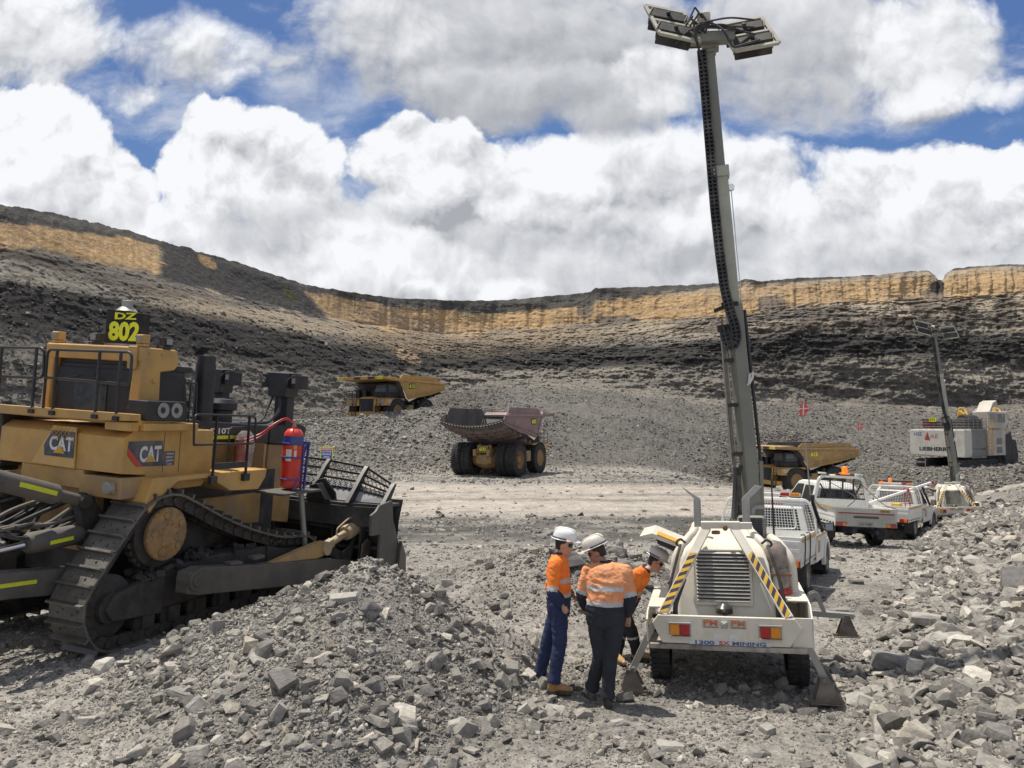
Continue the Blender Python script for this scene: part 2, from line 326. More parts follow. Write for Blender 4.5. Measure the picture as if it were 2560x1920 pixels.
def surf(px, v):
    """px: azimuth column, v: 0..1 near field, 1..NSEG wall segments, NSEG.. plateau. returns xyz"""
    px = np.asarray(px, float); v = np.asarray(v, float)
    D_ = [np.interp(px, K, c) for c in C_D]
    Z_ = [None] + [pz(np.interp(px, K, C_P[i]) if i < NSEG - 1 else np.interp(px, SK[:, 0], SK[:, 1]), D_[i]) for i in range(1, NSEG)]
    a = (px - CX) / F
    d = np.where(v <= 1, 2.2 * (D_[0] / 2.2) ** np.clip(v, 0, 1), 0)
    x = a * d; z = zn(x, np.maximum(d, .1))
    zB = zn(a * D_[0], D_[0]); zs = [zB] + Z_[1:]
    for k in range(NSEG - 1):
        m = (v > k + 1) & (v <= k + 2); t = v - (k + 1)
        d = np.where(m, D_[k] + (D_[k + 1] - D_[k]) * t, d); z = np.where(m, zs[k] + (zs[k + 1] - zs[k]) * t, z)
    m = v > NSEG; t = np.clip(v - NSEG, 0, 1)
    d = np.where(m, D_[-1] + t ** 2 * 420, d); z = np.where(m, zs[-1] - .25 - 6 * t + .25 * (1 - t), z)
    x = a * d; y = d
    # displacement
    wr = sst(v, 3.6, 4.4) * (1 - sst(v, 7.75, 8.0)); tal = sst(v, .9, 1.5) * (1 - sst(v, 3.6, 4.2))
    ochre = sst(v, 6.9, 7.1)
    big = fbm(x * .05, y * .05, z * .07, 3) * 3.0
    strat = fbm(x * .16, y * .16, z * .9 + 1.5 * fbm(x * .03, y * .03, z * 0, 2), 5, .66) * 1.0 + fbm(x * .2, y * .2, z * .28 + 20, 4, .6) * 1.7
    fine = fbm(x * .7, y * .7, z * 1.1 + 4, 4, .66, True) * .95
    flute = fbm(px * .05 + .9 * v, v * 1.1, z * 0 + 12, 4, .6, True) * .9
    gul = fbm(px * .055, v * .35, z * 0 + 2, 3, .6) * 1.6
    dis = (big + strat * (1 - .92 * ochre) + fine * (1 - .72 * ochre) + (gul + flute * .6) * ochre * .6 * (1 - sst(px, 360, 400) * (1 - sst(px, 720, 780)))) * wr * np.clip(d / 150, .5, 1)
    y2 = y - dis; x2 = x - dis * (x / np.maximum(y, 1)) * .0
    z2 = z + tal * (fbm(x * .22, y * .22, z * .2 + 7, 4, .6) * .9 + fbm(x * 1.1, y * 1.1, z + 5, 3, .6, True) * .22) * np.where(v < 2.2, .45, 1.)
    cap = sst(v, 7.9, 8.0) * (1 - sst(v, 8.02, 8.2))
    z2 = z2 + cap * fbm(px * .06, v * 0, v * 0, 4, .6) * .30
    return x2, y2, z2
cols = np.concatenate([np.linspace(-1350, -120, 90), np.linspace(-100, 2660, 1150), np.linspace(2690, 4100, 90)])
rows = np.concatenate([np.linspace(0, 1, 430)[:-1], np.linspace(1, 2, 42)[:-1], np.linspace(2, 3, 16)[:-1], np.linspace(3, 4, 34)[:-1], np.linspace(4, 5, 54)[:-1],
                       np.linspace(5, 6, 62)[:-1], np.linspace(6, 7, 60)[:-1], np.linspace(7, 8, 62), 8 + np.array([.01, .03, .06, .1, .16, .3, .5, 1.])])
NC, NR = len(cols), len(rows)
PX, VV = np.meshgrid(cols, rows); PX = PX.ravel(); VV = VV.ravel()
X, Y, Z = surf(PX, VV)
# rock colours (the material of each stratum, plus shade behind the bund), painted per vertex
def lerp(a, b, t): return a + (b - a) * t[:, None]
PYB = HZ - (Z - CZ) / Y * F
nb = fbm(X * .035, Y * .035, Z * .25, 4, .6); nf = fbm(X * .3, Y * .3, Z * 2.2 + 3, 4, .65); nm_ = fbm(X * .11, Y * .11, Z * .5 + 8, 4, .6)
col = np.ones((len(X), 3)) * np.array([.30, .285, .265])
dark = sst(Y, 24, 29) * (1 - sst(Y, 36, 39)) * (1 - .6 * sst(X, 8, 14)); dark = dark * sst(nm_ + fbm(X * .5, Y * .9, X * 0, 3) * .7, -.55, .25)
col = lerp(col, np.array([.105, .104, .10]), dark)
road = sst(Y, 36, 41) * (1 - sst(Y, 58, 64)) * (VV <= 1)
col = lerp(col, np.array([.40, .365, .33]), road * sst(nm_ + fbm(X * .15, Y * .8, X * 0 + 4, 4) * .8, -.75, -.1))
col = lerp(col, np.array([.13, .128, .124]), sst(Y, 60, 66) * (1 - sst(Y, 72, 76)) * (VV <= 1) * sst(fbm(X * .12, Y * .9, X * 0 + 2, 4), -.2, .3) * .8)
near = (Y < 20); col = lerp(col, np.array([.18, .172, .165]), near * sst(fbm(X * .7, Y * .7, X * 0 + 6, 4), -.1, .45) * .7)
strk = fbm(X * .035 + .3, Y * 1.3 + .06 * X, X * 0 + 7, 4, .6); col *= (1 - .30 * sst(Y, 22, 32) * (VV <= 1) * sst(strk, .05, .35))[:, None]
tal = sst(VV, 1.0, 1.25)
col = lerp(col, np.array([.145, .14, .133]), tal)
# shade behind the bund on the left, painted into the floor colour
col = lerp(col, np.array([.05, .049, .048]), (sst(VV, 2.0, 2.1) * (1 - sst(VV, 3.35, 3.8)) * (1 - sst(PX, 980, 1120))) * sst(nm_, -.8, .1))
col = lerp(col, np.array([.19, .184, .174]), sst(VV, 1.0, 1.2) * (1 - sst(VV, 1.98, 2.06)) * (1 - sst(PX, 1180, 1350)))
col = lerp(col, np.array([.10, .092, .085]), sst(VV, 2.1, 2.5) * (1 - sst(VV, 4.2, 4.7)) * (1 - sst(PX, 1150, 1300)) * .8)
col = lerp(col, np.array([.13, .125, .12]), sst(VV, 2.0, 2.6) * sst(nb + nm_ * .5, -.1, .35) * .6)
py = PYB + 14 * nb + 9 * nf
wall = sst(VV, 3.7, 4.0)
col = lerp(col, np.array([.20, .187, .17]), wall)
col = lerp(col, np.array([.33, .30, .26]), wall * sst(nb * 1.2 + nf * .5, .05, .5) * .8)
col = lerp(col, np.array([.115, .10, .09]), wall * sst(-nf * .7 - nb * .9, .06, .5) * .72)
ob = np.interp(PX, K, C_P[6]); band = np.interp(PX, [-1400, 0, 300, 600, 840, 1200, 1500, 1750, 2000, 2300, 2560, 4200], [640, 765, 805, 850, 893, 902, 896, 884, 862, 868, 876, 860])
hw = np.interp(PX, [0, 500, 840, 1200, 1600, 2000, 2560], [58, 55, 36, 26, 26, 30, 34])
sm = sst(py - band, -hw - 5, -hw + 3) * (1 - sst(py - band, hw * .6, hw * 1.5)) * wall
col = lerp(col, np.array([.045, .044, .045]), sm * sst(nm_ + .8, -.3, .35) * .95)
b2 = np.interp(PX, [0, 300, 700, 1000, 1250, 1600, 2100, 2560], [625, 700, 800, 850, 868, 822, 800, 770])        # brown-black band under the clay
col = lerp(col, np.array([.085, .070, .060]), np.exp(-((py - b2 - 6) / 16) ** 2) * wall * sst(nf + .35, -.1, .3) * .85)
tan_ = wall * sst(py, 600, 640) * (1 - sst(py - band, -55, -35))
col = lerp(col, np.array([.36, .305, .235]), tan_ * sst(nb + nf * .4, -.25, .25) * .85 * sst(PX, 250, 500))
col = lerp(col, np.array([.46, .40, .32]), tan_ * sst(nb + nf * .3, -.35, .15) * .8 * sst(PX, 1500, 1750))
col = lerp(col, np.array([.135, .10, .08]), tan_ * sst(nm_ - nf * .5, .14, .34) * .55 * sst(PX, 1400, 1700))
low = wall * sst(py - band, 25, 50); col = lerp(col, np.array([.235, .218, .196]), low * sst(PX, 600, 1000) * (1 - sst(PX, 1700, 1950)) * sst(nb - nf * .5, -.3, .4) * .8)
col = lerp(col, np.array([.14, .13, .122]), wall * sst(py - band, 60, 100) * sst(PX, 1700, 2000) * sst(nm_, -.25, .3) * .7)
brn = wall * sst(py - ob, -6, 12) * (1 - sst(py - ob, 40, 75)) * sst(PX, 820, 960) * (1 - sst(PX, 1350, 1600)); col = lerp(col, np.array([.27, .215, .155]), brn * sst(nf + nm_ + .3, -.3, .4) * .8)
pt = wall * np.exp(-(((PX - 1012 - (py - 880) * .8) / 26) ** 2 + ((py - 890) / 24) ** 2)); col = lerp(col, np.array([.34, .26, .18]), sst(pt, .3, .45) * .8)
for c_, h_ in ((2312, 34), (2420, 30), (2520, 32)):
    col = lerp(col, np.array([.055, .052, .052]), wall * np.exp(-((PX + 10 * nf - c_) / h_) ** 4) * sst(py, 728, 745) * (1 - sst(py, 815, 840)) * .65)
# ochre clay near the crest
ob = np.interp(PX, K, C_P[6]); ot = np.interp(PX, SK[:, 0], SK[:, 1])
cap = np.interp(PX, [0, 200, 400, 760, 1000, 1250, 1480, 1700, 2000, 2600], [42, 26, 14, 14, 22, 30, 30, 10, 4, 3])
rag = 12 * fbm(PX * .012, X * 0 + 2, X * 0, 4, .6); och = sst(py - ot + rag * .5, cap - 4, cap + 6) * (1 - sst(py - ob + rag * 1.3, -12, 12)) * wall
gap = sst(PX + 26 * nf + 14 * nm_ + (py - 640) * .25, 380, 402) * (1 - sst(PX - (py - 700) * .85 + 10 * nf, 728, 745)); och = och * (1 - gap)
occ = lerp(np.ones((len(X), 3)) * np.array([.46, .32, .18]), np.array([.40, .295, .19]), sst(nb + nm_ * .6, -.1, .5))
occ = lerp(occ, np.array([.20, .135, .08]), sst(fbm(PX * .03, py * .03, X * 0 + 3, 5, .6) + nf * .3, .30, .7) * .6)
occ = lerp(occ, np.array([.34, .30, .24]), sst(PX, 1560, 1700) * sst(PX * 0 + 1 - (py - ot) / (ob - ot), .55, .95) * .8)
occ = lerp(occ, np.array([.52, .34, .16]), (1 - sst(PX, 300, 420)) * sst(nf - nm_, .1, .5) * .7)
col = col * (1 - och[:, None]) + occ * och[:, None]
crest = wall * (1 - sst(py - ot, cap - 3, cap + 4)); col = lerp(col, np.array([.12, .115, .11]), crest)
col = lerp(col, np.array([.092, .09, .09]), wall * gap * (py < ob + 6) * .95)
pk = wall * np.exp(-(((PX - 512) / 26) ** 2 + ((py - 650 - (PX - 512) * .5) / 13) ** 2)); col = lerp(col, np.array([.42, .29, .16]), sst(pk, .3, .5))
gr = wall * np.exp(-(((PX - 722 - (py - 730) * .35) / 20) ** 2 + ((py - 733) / 34) ** 2)); col = lerp(col, np.array([.10, .115, .05]), sst(gr + nf * .25, .35, .7) * .75)
gr = wall * np.exp(-(((PX - 905) / 45) ** 2 + ((py - 738) / 7) ** 2)); col = lerp(col, np.array([.07, .085, .04]), sst(gr, .4, .7) * .7)
for cx_, cy_, rx_, ry_ in ((1465, 772, 22, 20), (1545, 800, 60, 14), (1935, 762, 42, 18), (2340, 735, 26, 12)):
    pt = wall * np.exp(-(((PX + 8 * nf - cx_) / rx_) ** 2 + ((py - cy_) / ry_) ** 2)); col = lerp(col, np.array([.155, .14, .125]), sst(pt, .3, .45) * .85)
pt = wall * np.exp(-(((PX - 2350) / 17) ** 4 + ((py - 715) / 16) ** 2)); col = lerp(col, np.array([.055, .05, .046]), sst(pt, .3, .45))
col *= (1 - .20 * wall * (1 - och))[:, None]; col *= np.array([1.01, 1.0, .965]); col *= (1 + .16 * fbm(X * .9, Y * .9, Z * 3.5 + 1, 3, .6))[:, None]
me = bpy.data.meshes.new('pit_terrain'); n = len(X)
me.vertices.add(n); me.vertices.foreach_set('co', np.stack([X, Y, Z], 1).astype(np.float32).ravel())
i, j = np.meshgrid(np.arange(NC - 1), np.arange(NR - 1)); a = (j * NC + i).ravel(); fq = np.stack([a, a + 1, a + NC + 1, a + NC], 1)
me.loops.add(fq.size); me.loops.foreach_set('vertex_index', fq.ravel().astype(np.int32)); me.polygons.add(len(fq)); me.polygons.foreach_set('loop_start', np.arange(0, fq.size, 4, dtype=np.int32))
me.update(calc_edges=True); me.polygons.foreach_set('use_smooth', np.ones(len(fq), bool))
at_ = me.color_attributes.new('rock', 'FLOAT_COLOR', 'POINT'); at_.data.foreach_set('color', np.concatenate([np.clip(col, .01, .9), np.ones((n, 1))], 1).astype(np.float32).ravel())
gm = bpy.data.materials.new('pit_rock'); gm.use_nodes = True; t = NT(gm.node_tree); p = t.n['Principled BSDF']
vc = t.new('ShaderNodeVertexColor', layer_name='rock').outputs[0]; co = t.new('ShaderNodeTexCoord').outputs['Object']
n1 = t.noise(co, 9, 8, .7); n2 = t.noise(co, 1.1, 7, .68); n3 = t.noise(co, .5, 6, .7)
vo = t.new('ShaderNodeTexVoronoi'); t.put(vo.inputs['Vector'], co); vo.inputs['Scale'].default_value = 7
f1 = t.ramp(n1, .3, .72, .72, 1.3); f2 = t.ramp(n2, .3, .7, .80, 1.2)
k = t.m('MULTIPLY', f1, f2)
kc = t.new('ShaderNodeCombineXYZ'); [t.put(kc.inputs[q], k) for q in range(3)]
t.put(p.inputs['Base Color'], t.mix(1., vc, kc.outputs[0], 'MULTIPLY')); p.inputs['Roughness'].default_value = .95; p.inputs['Specular IOR Level'].default_value = .15
b1 = t.new('ShaderNodeBump'); b1.inputs['Strength'].default_value = .7; b1.inputs['Distance'].default_value = .03; t.put(b1.inputs['Height'], t.m('ADD', n1, t.m('MULTIPLY', vo.outputs[0], .6)))
b2_ = t.new('ShaderNodeBump'); b2_.inputs['Strength'].default_value = .8; b2_.inputs['Distance'].default_value = .35; t.put(b2_.inputs['Height'], n2); t.put(b2_.inputs['Normal'], b1.outputs[0])
b3_ = t.new('ShaderNodeBump'); b3_.inputs['Strength'].default_value = .35; b3_.inputs['Distance'].default_value = 1.; t.put(b3_.inputs['Height'], n3); t.put(b3_.inputs['Normal'], b2_.outputs[0])
t.put(p.inputs['Normal'], b3_.outputs[0]); me.materials.append(gm)
ter = bpy.data.objects.new('terrain', me); COL.objects.link(ter); tag(ter, kind='structure')
g_ = B(); g_.cyl((0, 0, -9.2), (0, 0, -9), 900, n=64); gp = g_.obj('ground', mat('far_ground', (.2, .19, .18), .95), ang=0); tag(gp, kind='structure')
# ------------------------------------------------------------------ loose rock
protos = bpy.data.collections.new('rock_shapes'); PRO = []
def rock_mesh(seed, flat):
    r = random.Random(seed); bm = bmesh.new(); tp = r.uniform(.45, .95)
    for sx_ in (-1, 1):
        for sy_ in (-1, 1):
            for sz_ in (-1, 1):
                k_ = tp if sz_ > 0 else 1
                for _ in range(2):
                    bm.verts.new((sx_ * k_ * r.uniform(.38, .80), sy_ * k_ * r.uniform(.30, .62), sz_ * flat * r.uniform(.32, .66)))
    for _ in range(4): bm.verts.new((r.uniform(-.85, .85), r.uniform(-.65, .65), r.uniform(-.5, .6) * flat))
    res = bmesh.ops.convex_hull(bm, input=bm.verts)
    for v in [v for v in bm.verts if not v.link_faces]: bm.verts.remove(v)
    m = bpy.data.meshes.new('rock'); bm.to_mesh(m); bm.free(); return m
rm = bpy.data.materials.new('broken_shale'); rm.use_nodes = True; t = NT(rm.node_tree); p = t.n['Principled BSDF']
co = t.new('ShaderNodeTexCoord').outputs['Object']; oi = t.new('ShaderNodeObjectInfo').outputs['Random']
at2 = t.new('ShaderNodeAttribute', attribute_type='INSTANCER', attribute_name='tone').outputs['Fac']
cr = t.new('ShaderNodeValToRGB'); t.put(cr.inputs[0], oi); e = cr.color_ramp.elements; e[0].color = (.12, .115, .11, 1); e[1].color = (.54, .52, .48, 1)
for pos, c_ in ((.25, (.23, .22, .21, 1)), (.6, (.31, .295, .272, 1)), (.8, (.355, .335, .31, 1)), (.86, (.26, .258, .235, 1)), (.9, (.36, .32, .27, 1))):
    q = e.new(pos); q.color = c_
nn = t.ramp(t.noise(co, 2.2, 6, .65), .3, .7, .8, 1.2); kk = t.m('MULTIPLY', nn, at2)
kc = t.new('ShaderNodeCombineXYZ'); [t.put(kc.inputs[q], t.m('MULTIPLY', kk, (1.01, 1.0, .965)[q])) for q in range(3)]
t.put(p.inputs['Base Color'], t.mix(1., cr.outputs[0], kc.outputs[0], 'MULTIPLY')); p.inputs['Roughness'].default_value = .92; p.inputs['Specular IOR Level'].default_value = .2
bp = t.new('ShaderNodeBump'); bp.inputs['Strength'].default_value = .5; bp.inputs['Distance'].default_value = .06; t.put(bp.inputs['Height'], t.noise(co, 5, 6, .7)); t.put(p.inputs['Normal'], bp.outputs[0])
for q in range(18):
    m = rock_mesh(100 + q, [.75, .5, .32, .6, .25, .85][q % 6]); m.materials.append(rm)
    o = bpy.data.objects.new('rock_shape', m); protos.objects.link(o); PRO.append(o)
ng = bpy.data.node_groups.new('scatter', 'GeometryNodeTree'); ng.interface.new_socket('Geometry', in_out='INPUT', socket_type='NodeSocketGeometry'); ng.interface.new_socket('Geometry', in_out='OUTPUT', socket_type='NodeSocketGeometry')
gi, go = ng.nodes.new('NodeGroupInput'), ng.nodes.new('NodeGroupOutput'); ip = ng.nodes.new('GeometryNodeInstanceOnPoints'); ci = ng.nodes.new('GeometryNodeCollectionInfo')
ci.inputs['Collection'].default_value = protos; ci.inputs['Separate Children'].default_value = True; ci.inputs['Reset Children'].default_value = True
def na(nm, ty): a = ng.nodes.new('GeometryNodeInputNamedAttribute'); a.data_type = ty; a.inputs[0].default_value = nm; return [o for o in a.outputs if o.enabled][0]
L_ = ng.links.new; L_(gi.outputs[0], ip.inputs['Points']); L_(ci.outputs[0], ip.inputs['Instance']); ip.inputs['Pick Instance'].default_value = True
L_(na('idx', 'INT'), ip.inputs['Instance Index']); L_(na('rot', 'FLOAT_VECTOR'), ip.inputs['Rotation']); L_(na('scl', 'FLOAT_VECTOR'), ip.inputs['Scale']); L_(ip.outputs[0], go.inputs[0])
nr = np.random.default_rng(11)
def scatter(name, x, y, z, s, label, tilt=.5, tone=1.):
    n = len(x); me = bpy.data.meshes.new(name); me.vertices.add(n); me.vertices.foreach_set('co', np.stack([x, y, z], 1).astype(np.float32).ravel())
    def A(nm, ty, d, k): a = me.attributes.new(nm, ty, 'POINT'); a.data.foreach_set(k, d)
    A('idx', 'INT', nr.integers(0, len(PRO), n).astype(np.int32), 'value')
    r = np.stack([nr.normal(0, tilt, n), nr.normal(0, tilt, n), nr.uniform(0, 6.28, n)], 1); A('rot', 'FLOAT_VECTOR', r.astype(np.float32).ravel(), 'vector')
    sc = s[:, None] * nr.uniform(.65, 1.25, (n, 3)); A('scl', 'FLOAT_VECTOR', sc.astype(np.float32).ravel(), 'vector')
    tn = np.broadcast_to(tone, n) * nr.uniform(.88, 1.12, n); A('tone', 'FLOAT', tn.astype(np.float32), 'value')
    o = bpy.data.objects.new(name, me); COL.objects.link(o); md = o.modifiers.new('scatter', 'NODES'); md.node_group = ng
    tag(o, label, 'rubble', kind='stuff'); return o
def powr(n, a, b, k): u = nr.uniform(0, 1, n); return (a ** (1 - k) + u * (b ** (1 - k) - a ** (1 - k))) ** (1 / (1 - k))
# near rubble: density by zone
N = 620000
d = 5.8 + (24 - 5.8) * nr.uniform(0, 1, N) ** 1.25; a = nr.uniform(-.72, .76, N); x = a * d; y = d
h = np.interp(x, MX, MH); hh = h - np.where(y < 9.75, .36 * (9.75 - y), .85 * (y - 9.75)); tt = x - (3.9 + .54 * (y - 9))
bank = np.exp(-((x - 1.3) / 2.2) ** 2 - ((y - 13.5) / 1.7) ** 2)
patch = sst(fbm(x * .8, y * .8, x * 0 + 31, 3), -.35, .35)
zone = .42 + .38 * sst(hh, -.6, .1) + .45 * sst(tt, -.6, 1.0) + .4 * bank
dn = np.clip(zone * (.16 + .84 * patch), 0, 1)
keep = nr.uniform(0, 1, N) < dn * np.interp(y, [5, 16, 24], [1, .8, .5])
x, y, hh, tt, bank = x[keep], y[keep], hh[keep], tt[keep], bank[keep]
s = powr(len(x), .0095, .17, 3.3) * (1 + .55 * sst(tt, -.2, 1.5) + .25 * sst(hh, -.2, .4) + .5 * bank); s = np.minimum(s, .2)
scatter('rubble', x, y, zn(x, y) + s * .12, s, 'grey broken shale rubble strewn over the near ground and mounds')
# larger stones on the right bank and bank behind the men
N = 5200; y = 6.5 + 26 * nr.uniform(0, 1, N) ** 1.3; x = 3.9 + .54 * (y - 9) + nr.uniform(0, 1, N) ** 1.2 * np.interp(y, [6, 30], [4, 9]) + .1
k_ = (nr.uniform(0, 1, N) < .62 * (1 - .75 * (sst(x / y, .50, .62) * (y < 9.5)))); x, y = x[k_], y[k_]; s = powr(len(x), .06, .24, 2.2)
scatter('bank_stones', x, y, zn(x, y) + s * .1, s, 'pale slabby stones piled along the bank on the right', .4, 1.1)
# mid field and bund
N = 60000; d = 20 + 62 * nr.uniform(0, 1, N) ** .8; a = nr.uniform(-.7, .72, N); x = a * d; y = d
rd = sst(y, 36, 40) * (1 - sst(y, 60, 66)); k_ = nr.uniform(0, 1, N) < (1 - .93 * rd) * .8 * (.3 + .7 * sst(fbm(x * .3, y * .3, x * 0 + 12, 3), -.3, .3)); x, y = x[k_], y[k_]
s = powr(len(x), .05, .30, 2.8) * np.interp(y, [20, 30, 70], [.6, 1, 1.2]); scatter('floor_stones', x, y, zn(x, y), s, 'small dark stones scattered across the pit floor', .5, .85)
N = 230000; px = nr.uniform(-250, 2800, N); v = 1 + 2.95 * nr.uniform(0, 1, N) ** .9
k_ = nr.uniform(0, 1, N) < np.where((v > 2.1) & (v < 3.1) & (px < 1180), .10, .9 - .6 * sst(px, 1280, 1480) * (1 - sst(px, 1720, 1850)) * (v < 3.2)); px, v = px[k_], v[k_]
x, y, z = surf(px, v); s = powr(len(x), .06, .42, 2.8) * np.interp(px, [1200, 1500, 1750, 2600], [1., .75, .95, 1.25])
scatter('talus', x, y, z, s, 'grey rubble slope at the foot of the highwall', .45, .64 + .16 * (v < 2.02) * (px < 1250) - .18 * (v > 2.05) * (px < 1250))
N = 7000; px = nr.uniform(-200, 2760, N); v = nr.uniform(3.9, 6.2, N); x, y, z = surf(px, v); s = powr(N, .12, .6, 3.)
scatter('wall_debris', x, y, z, s, 'loose blocks caught on the ledges of the highwall', .3, .45)
# ------------------------------------------------------------------ boulders as things
def at(px, py, Y): r = ((px - CX) / F, 1, (HZ - py) / F); return Vector((r[0] * Y, Y, CZ + r[2] * Y))
def hit(px, py, lo=6.3, hi=60):
    a, b = (px - CX) / F, (HZ - py) / F
    ys = np.linspace(lo, hi, 900); g = zn(a * ys, ys); r = CZ + b * ys; w_ = np.where(r <= g)[0]
    q = ys[w_[0]] if len(w_) else hi; return a * q, q, gz(a * q, q)
brm = mat('boulder_shale', (.23, .22, .203), .92, 0, .22, .5, .5, 3., (.31, .295, .265)); brd = mat('dark_boulder', (.12, .115, .11), .9, 0, .25, .4, .5, 3., (.2, .19, .18)); brl = mat('pale_boulder', (.34, .325, .295), .92, 0, .15, .4, .4, 3., (.4, .38, .34))
BL = [(478, 1725, 85, .28, -25, brm, 'large flat slab lying on the lower left slope of the near mound'), (498, 1586, 50, .6, 20, brm, 'squarish stone perched on the left shoulder of the near mound'),
      (868, 1492, 78, .4, 10, brl, 'pale flat slab just under the crest of the near mound'), (925, 1520, 62, .8, 70, brd, 'dark upright boulder right of the pale slab near the mound crest'),
      (1145, 1800, 66, .45, 15, brl, 'pale oblong stone in the gravel left of the men'), (362, 1862, 52, 1., 40, brl, 'pale blocky stone low on the left foreground'), (508, 1868, 56, .6, 0, brl, 'wide pale stone at the bottom left of centre'),
      (600, 1890, 66, .4, -10, brd, 'dark flat stone at the bottom edge below the mound'), (1090, 1640, 54, .9, 60, brm, 'tall wedge of rock on the right flank of the near mound'), (780, 1740, 36, 1.1, 30, brd, 'dark narrow stone in the middle of the mound face'),
      (940, 1700, 52, .8, 10, brm, 'rounded grey rock halfway down the right of the mound'), (1075, 1895, 44, .9, 50, brm, 'slanted rock at the bottom centre'), (1120, 1450, 34, .8, 0, brl, 'small white rock alone on the flat behind the mound'),
      (1395, 1760, 66, .45, -15, brl, 'pale slab at the feet of the middle man'), (1420, 1395, 92, .5, 8, brd, 'broad dark boulder behind the heads of the two men'), (1530, 1370, 60, .6, -20, brm, 'tilted block in the bank above the bending man'),
      (1600, 1450, 66, .35, -20, brm, 'flat slab beside the bending man'), (1700, 1440, 56, .5, 20, brd, 'dark slab between the bending man and the lighting trailer'), (1650, 1480, 40, .5, 5, brm, 'small slab under the two slabs by the trailer'),
      (2232, 1640, 130, .45, -14, brm, 'longest layered boulder on the right bank'), (2350, 1585, 105, .35, 20, brl, 'broad pale slab above the long layered boulder'), (2310, 1540, 85, .5, -10, brl, 'pale block on the bank below the dirt track'),
      (2150, 1735, 90, .35, -20, brl, 'flat pale slab in front of the right stabiliser foot'), (2090, 1520, 56, .5, 10, brm, 'grey stone behind the side stabiliser foot'), (2290, 1475, 70, .3, 0, brm, 'low grey slab lying by itself on the track'),
      (2525, 1455, 95, .8, 60, brd, 'dark angular boulder at the right edge of the bank'), (2440, 1515, 60, .4, 10, brl, 'pale stone left of the dark boulder at the right edge'), (2400, 1700, 62, .5, 30, brm, 'grey block low on the right bank'),
      (2040, 1655, 48, .5, -30, brm, 'stone beside the trailer wheel on the right'), (2480, 1400, 55, .4, -30, brm, 'stone high on the right bank'), (2130, 1450, 34, .5, 0, brd, 'dark stone behind the side stabiliser'),
      (1665, 1850, 80, .3, -5, brl, 'flat pale stone in the foreground before the trailer'), (1880, 1860, 56, .5, 30, brm, 'grey stone in the foreground before the trailer'), (1540, 1790, 50, .4, 15, brl, 'pale stone right of the middle man in the foreground'),
      (2050, 1830, 50, .5, -10, brm, 'rock on the gravel at the bottom right of the trailer shadow'), (240, 1790, 46, .7, 5, brl, 'pale stone on the far left foreground'), (120, 1700, 36, .6, 5, brm, 'stone beside the dozer track on the left foreground')]
for bi, (px, py, wpx, fl, yw, m_, lab) in enumerate(BL):
    x, y, z = hit(px, py + wpx * fl * .25); sz = wpx / F * y
    m = rock_mesh(900 + bi, 1.0); bm = bmesh.new(); bm.from_mesh(m)
    bmesh.ops.recalc_face_normals(bm, faces=bm.faces); bmesh.ops.bevel(bm, geom=list(bm.edges), offset=.05, segments=1, affect='EDGES')
    bmesh.ops.triangulate(bm, faces=bm.faces); bmesh.ops.subdivide_edges(bm, edges=bm.edges, cuts=1)
    for v in bm.verts:
        c_ = v.co.copy(); k_ = float(fbm(np.array([c_.x * 2.5 + bi]), np.array([c_.y * 2.5]), np.array([c_.z * 6]), 3)[0]); v.co += c_.normalized() * k_ * .07
    bm.to_mesh(m); bm.free(); m.materials.append(m_); o = bpy.data.objects.new('boulder', m); COL.objects.link(o)
    o.scale = (sz * .68, sz * .6, sz * fl * .62); o.rotation_euler = (R(rnd.uniform(-10, 10)), R(-yw * .4), R(yw)); o.location = (x, y, z + sz * fl * .12)
    tag(o, lab, 'boulder')
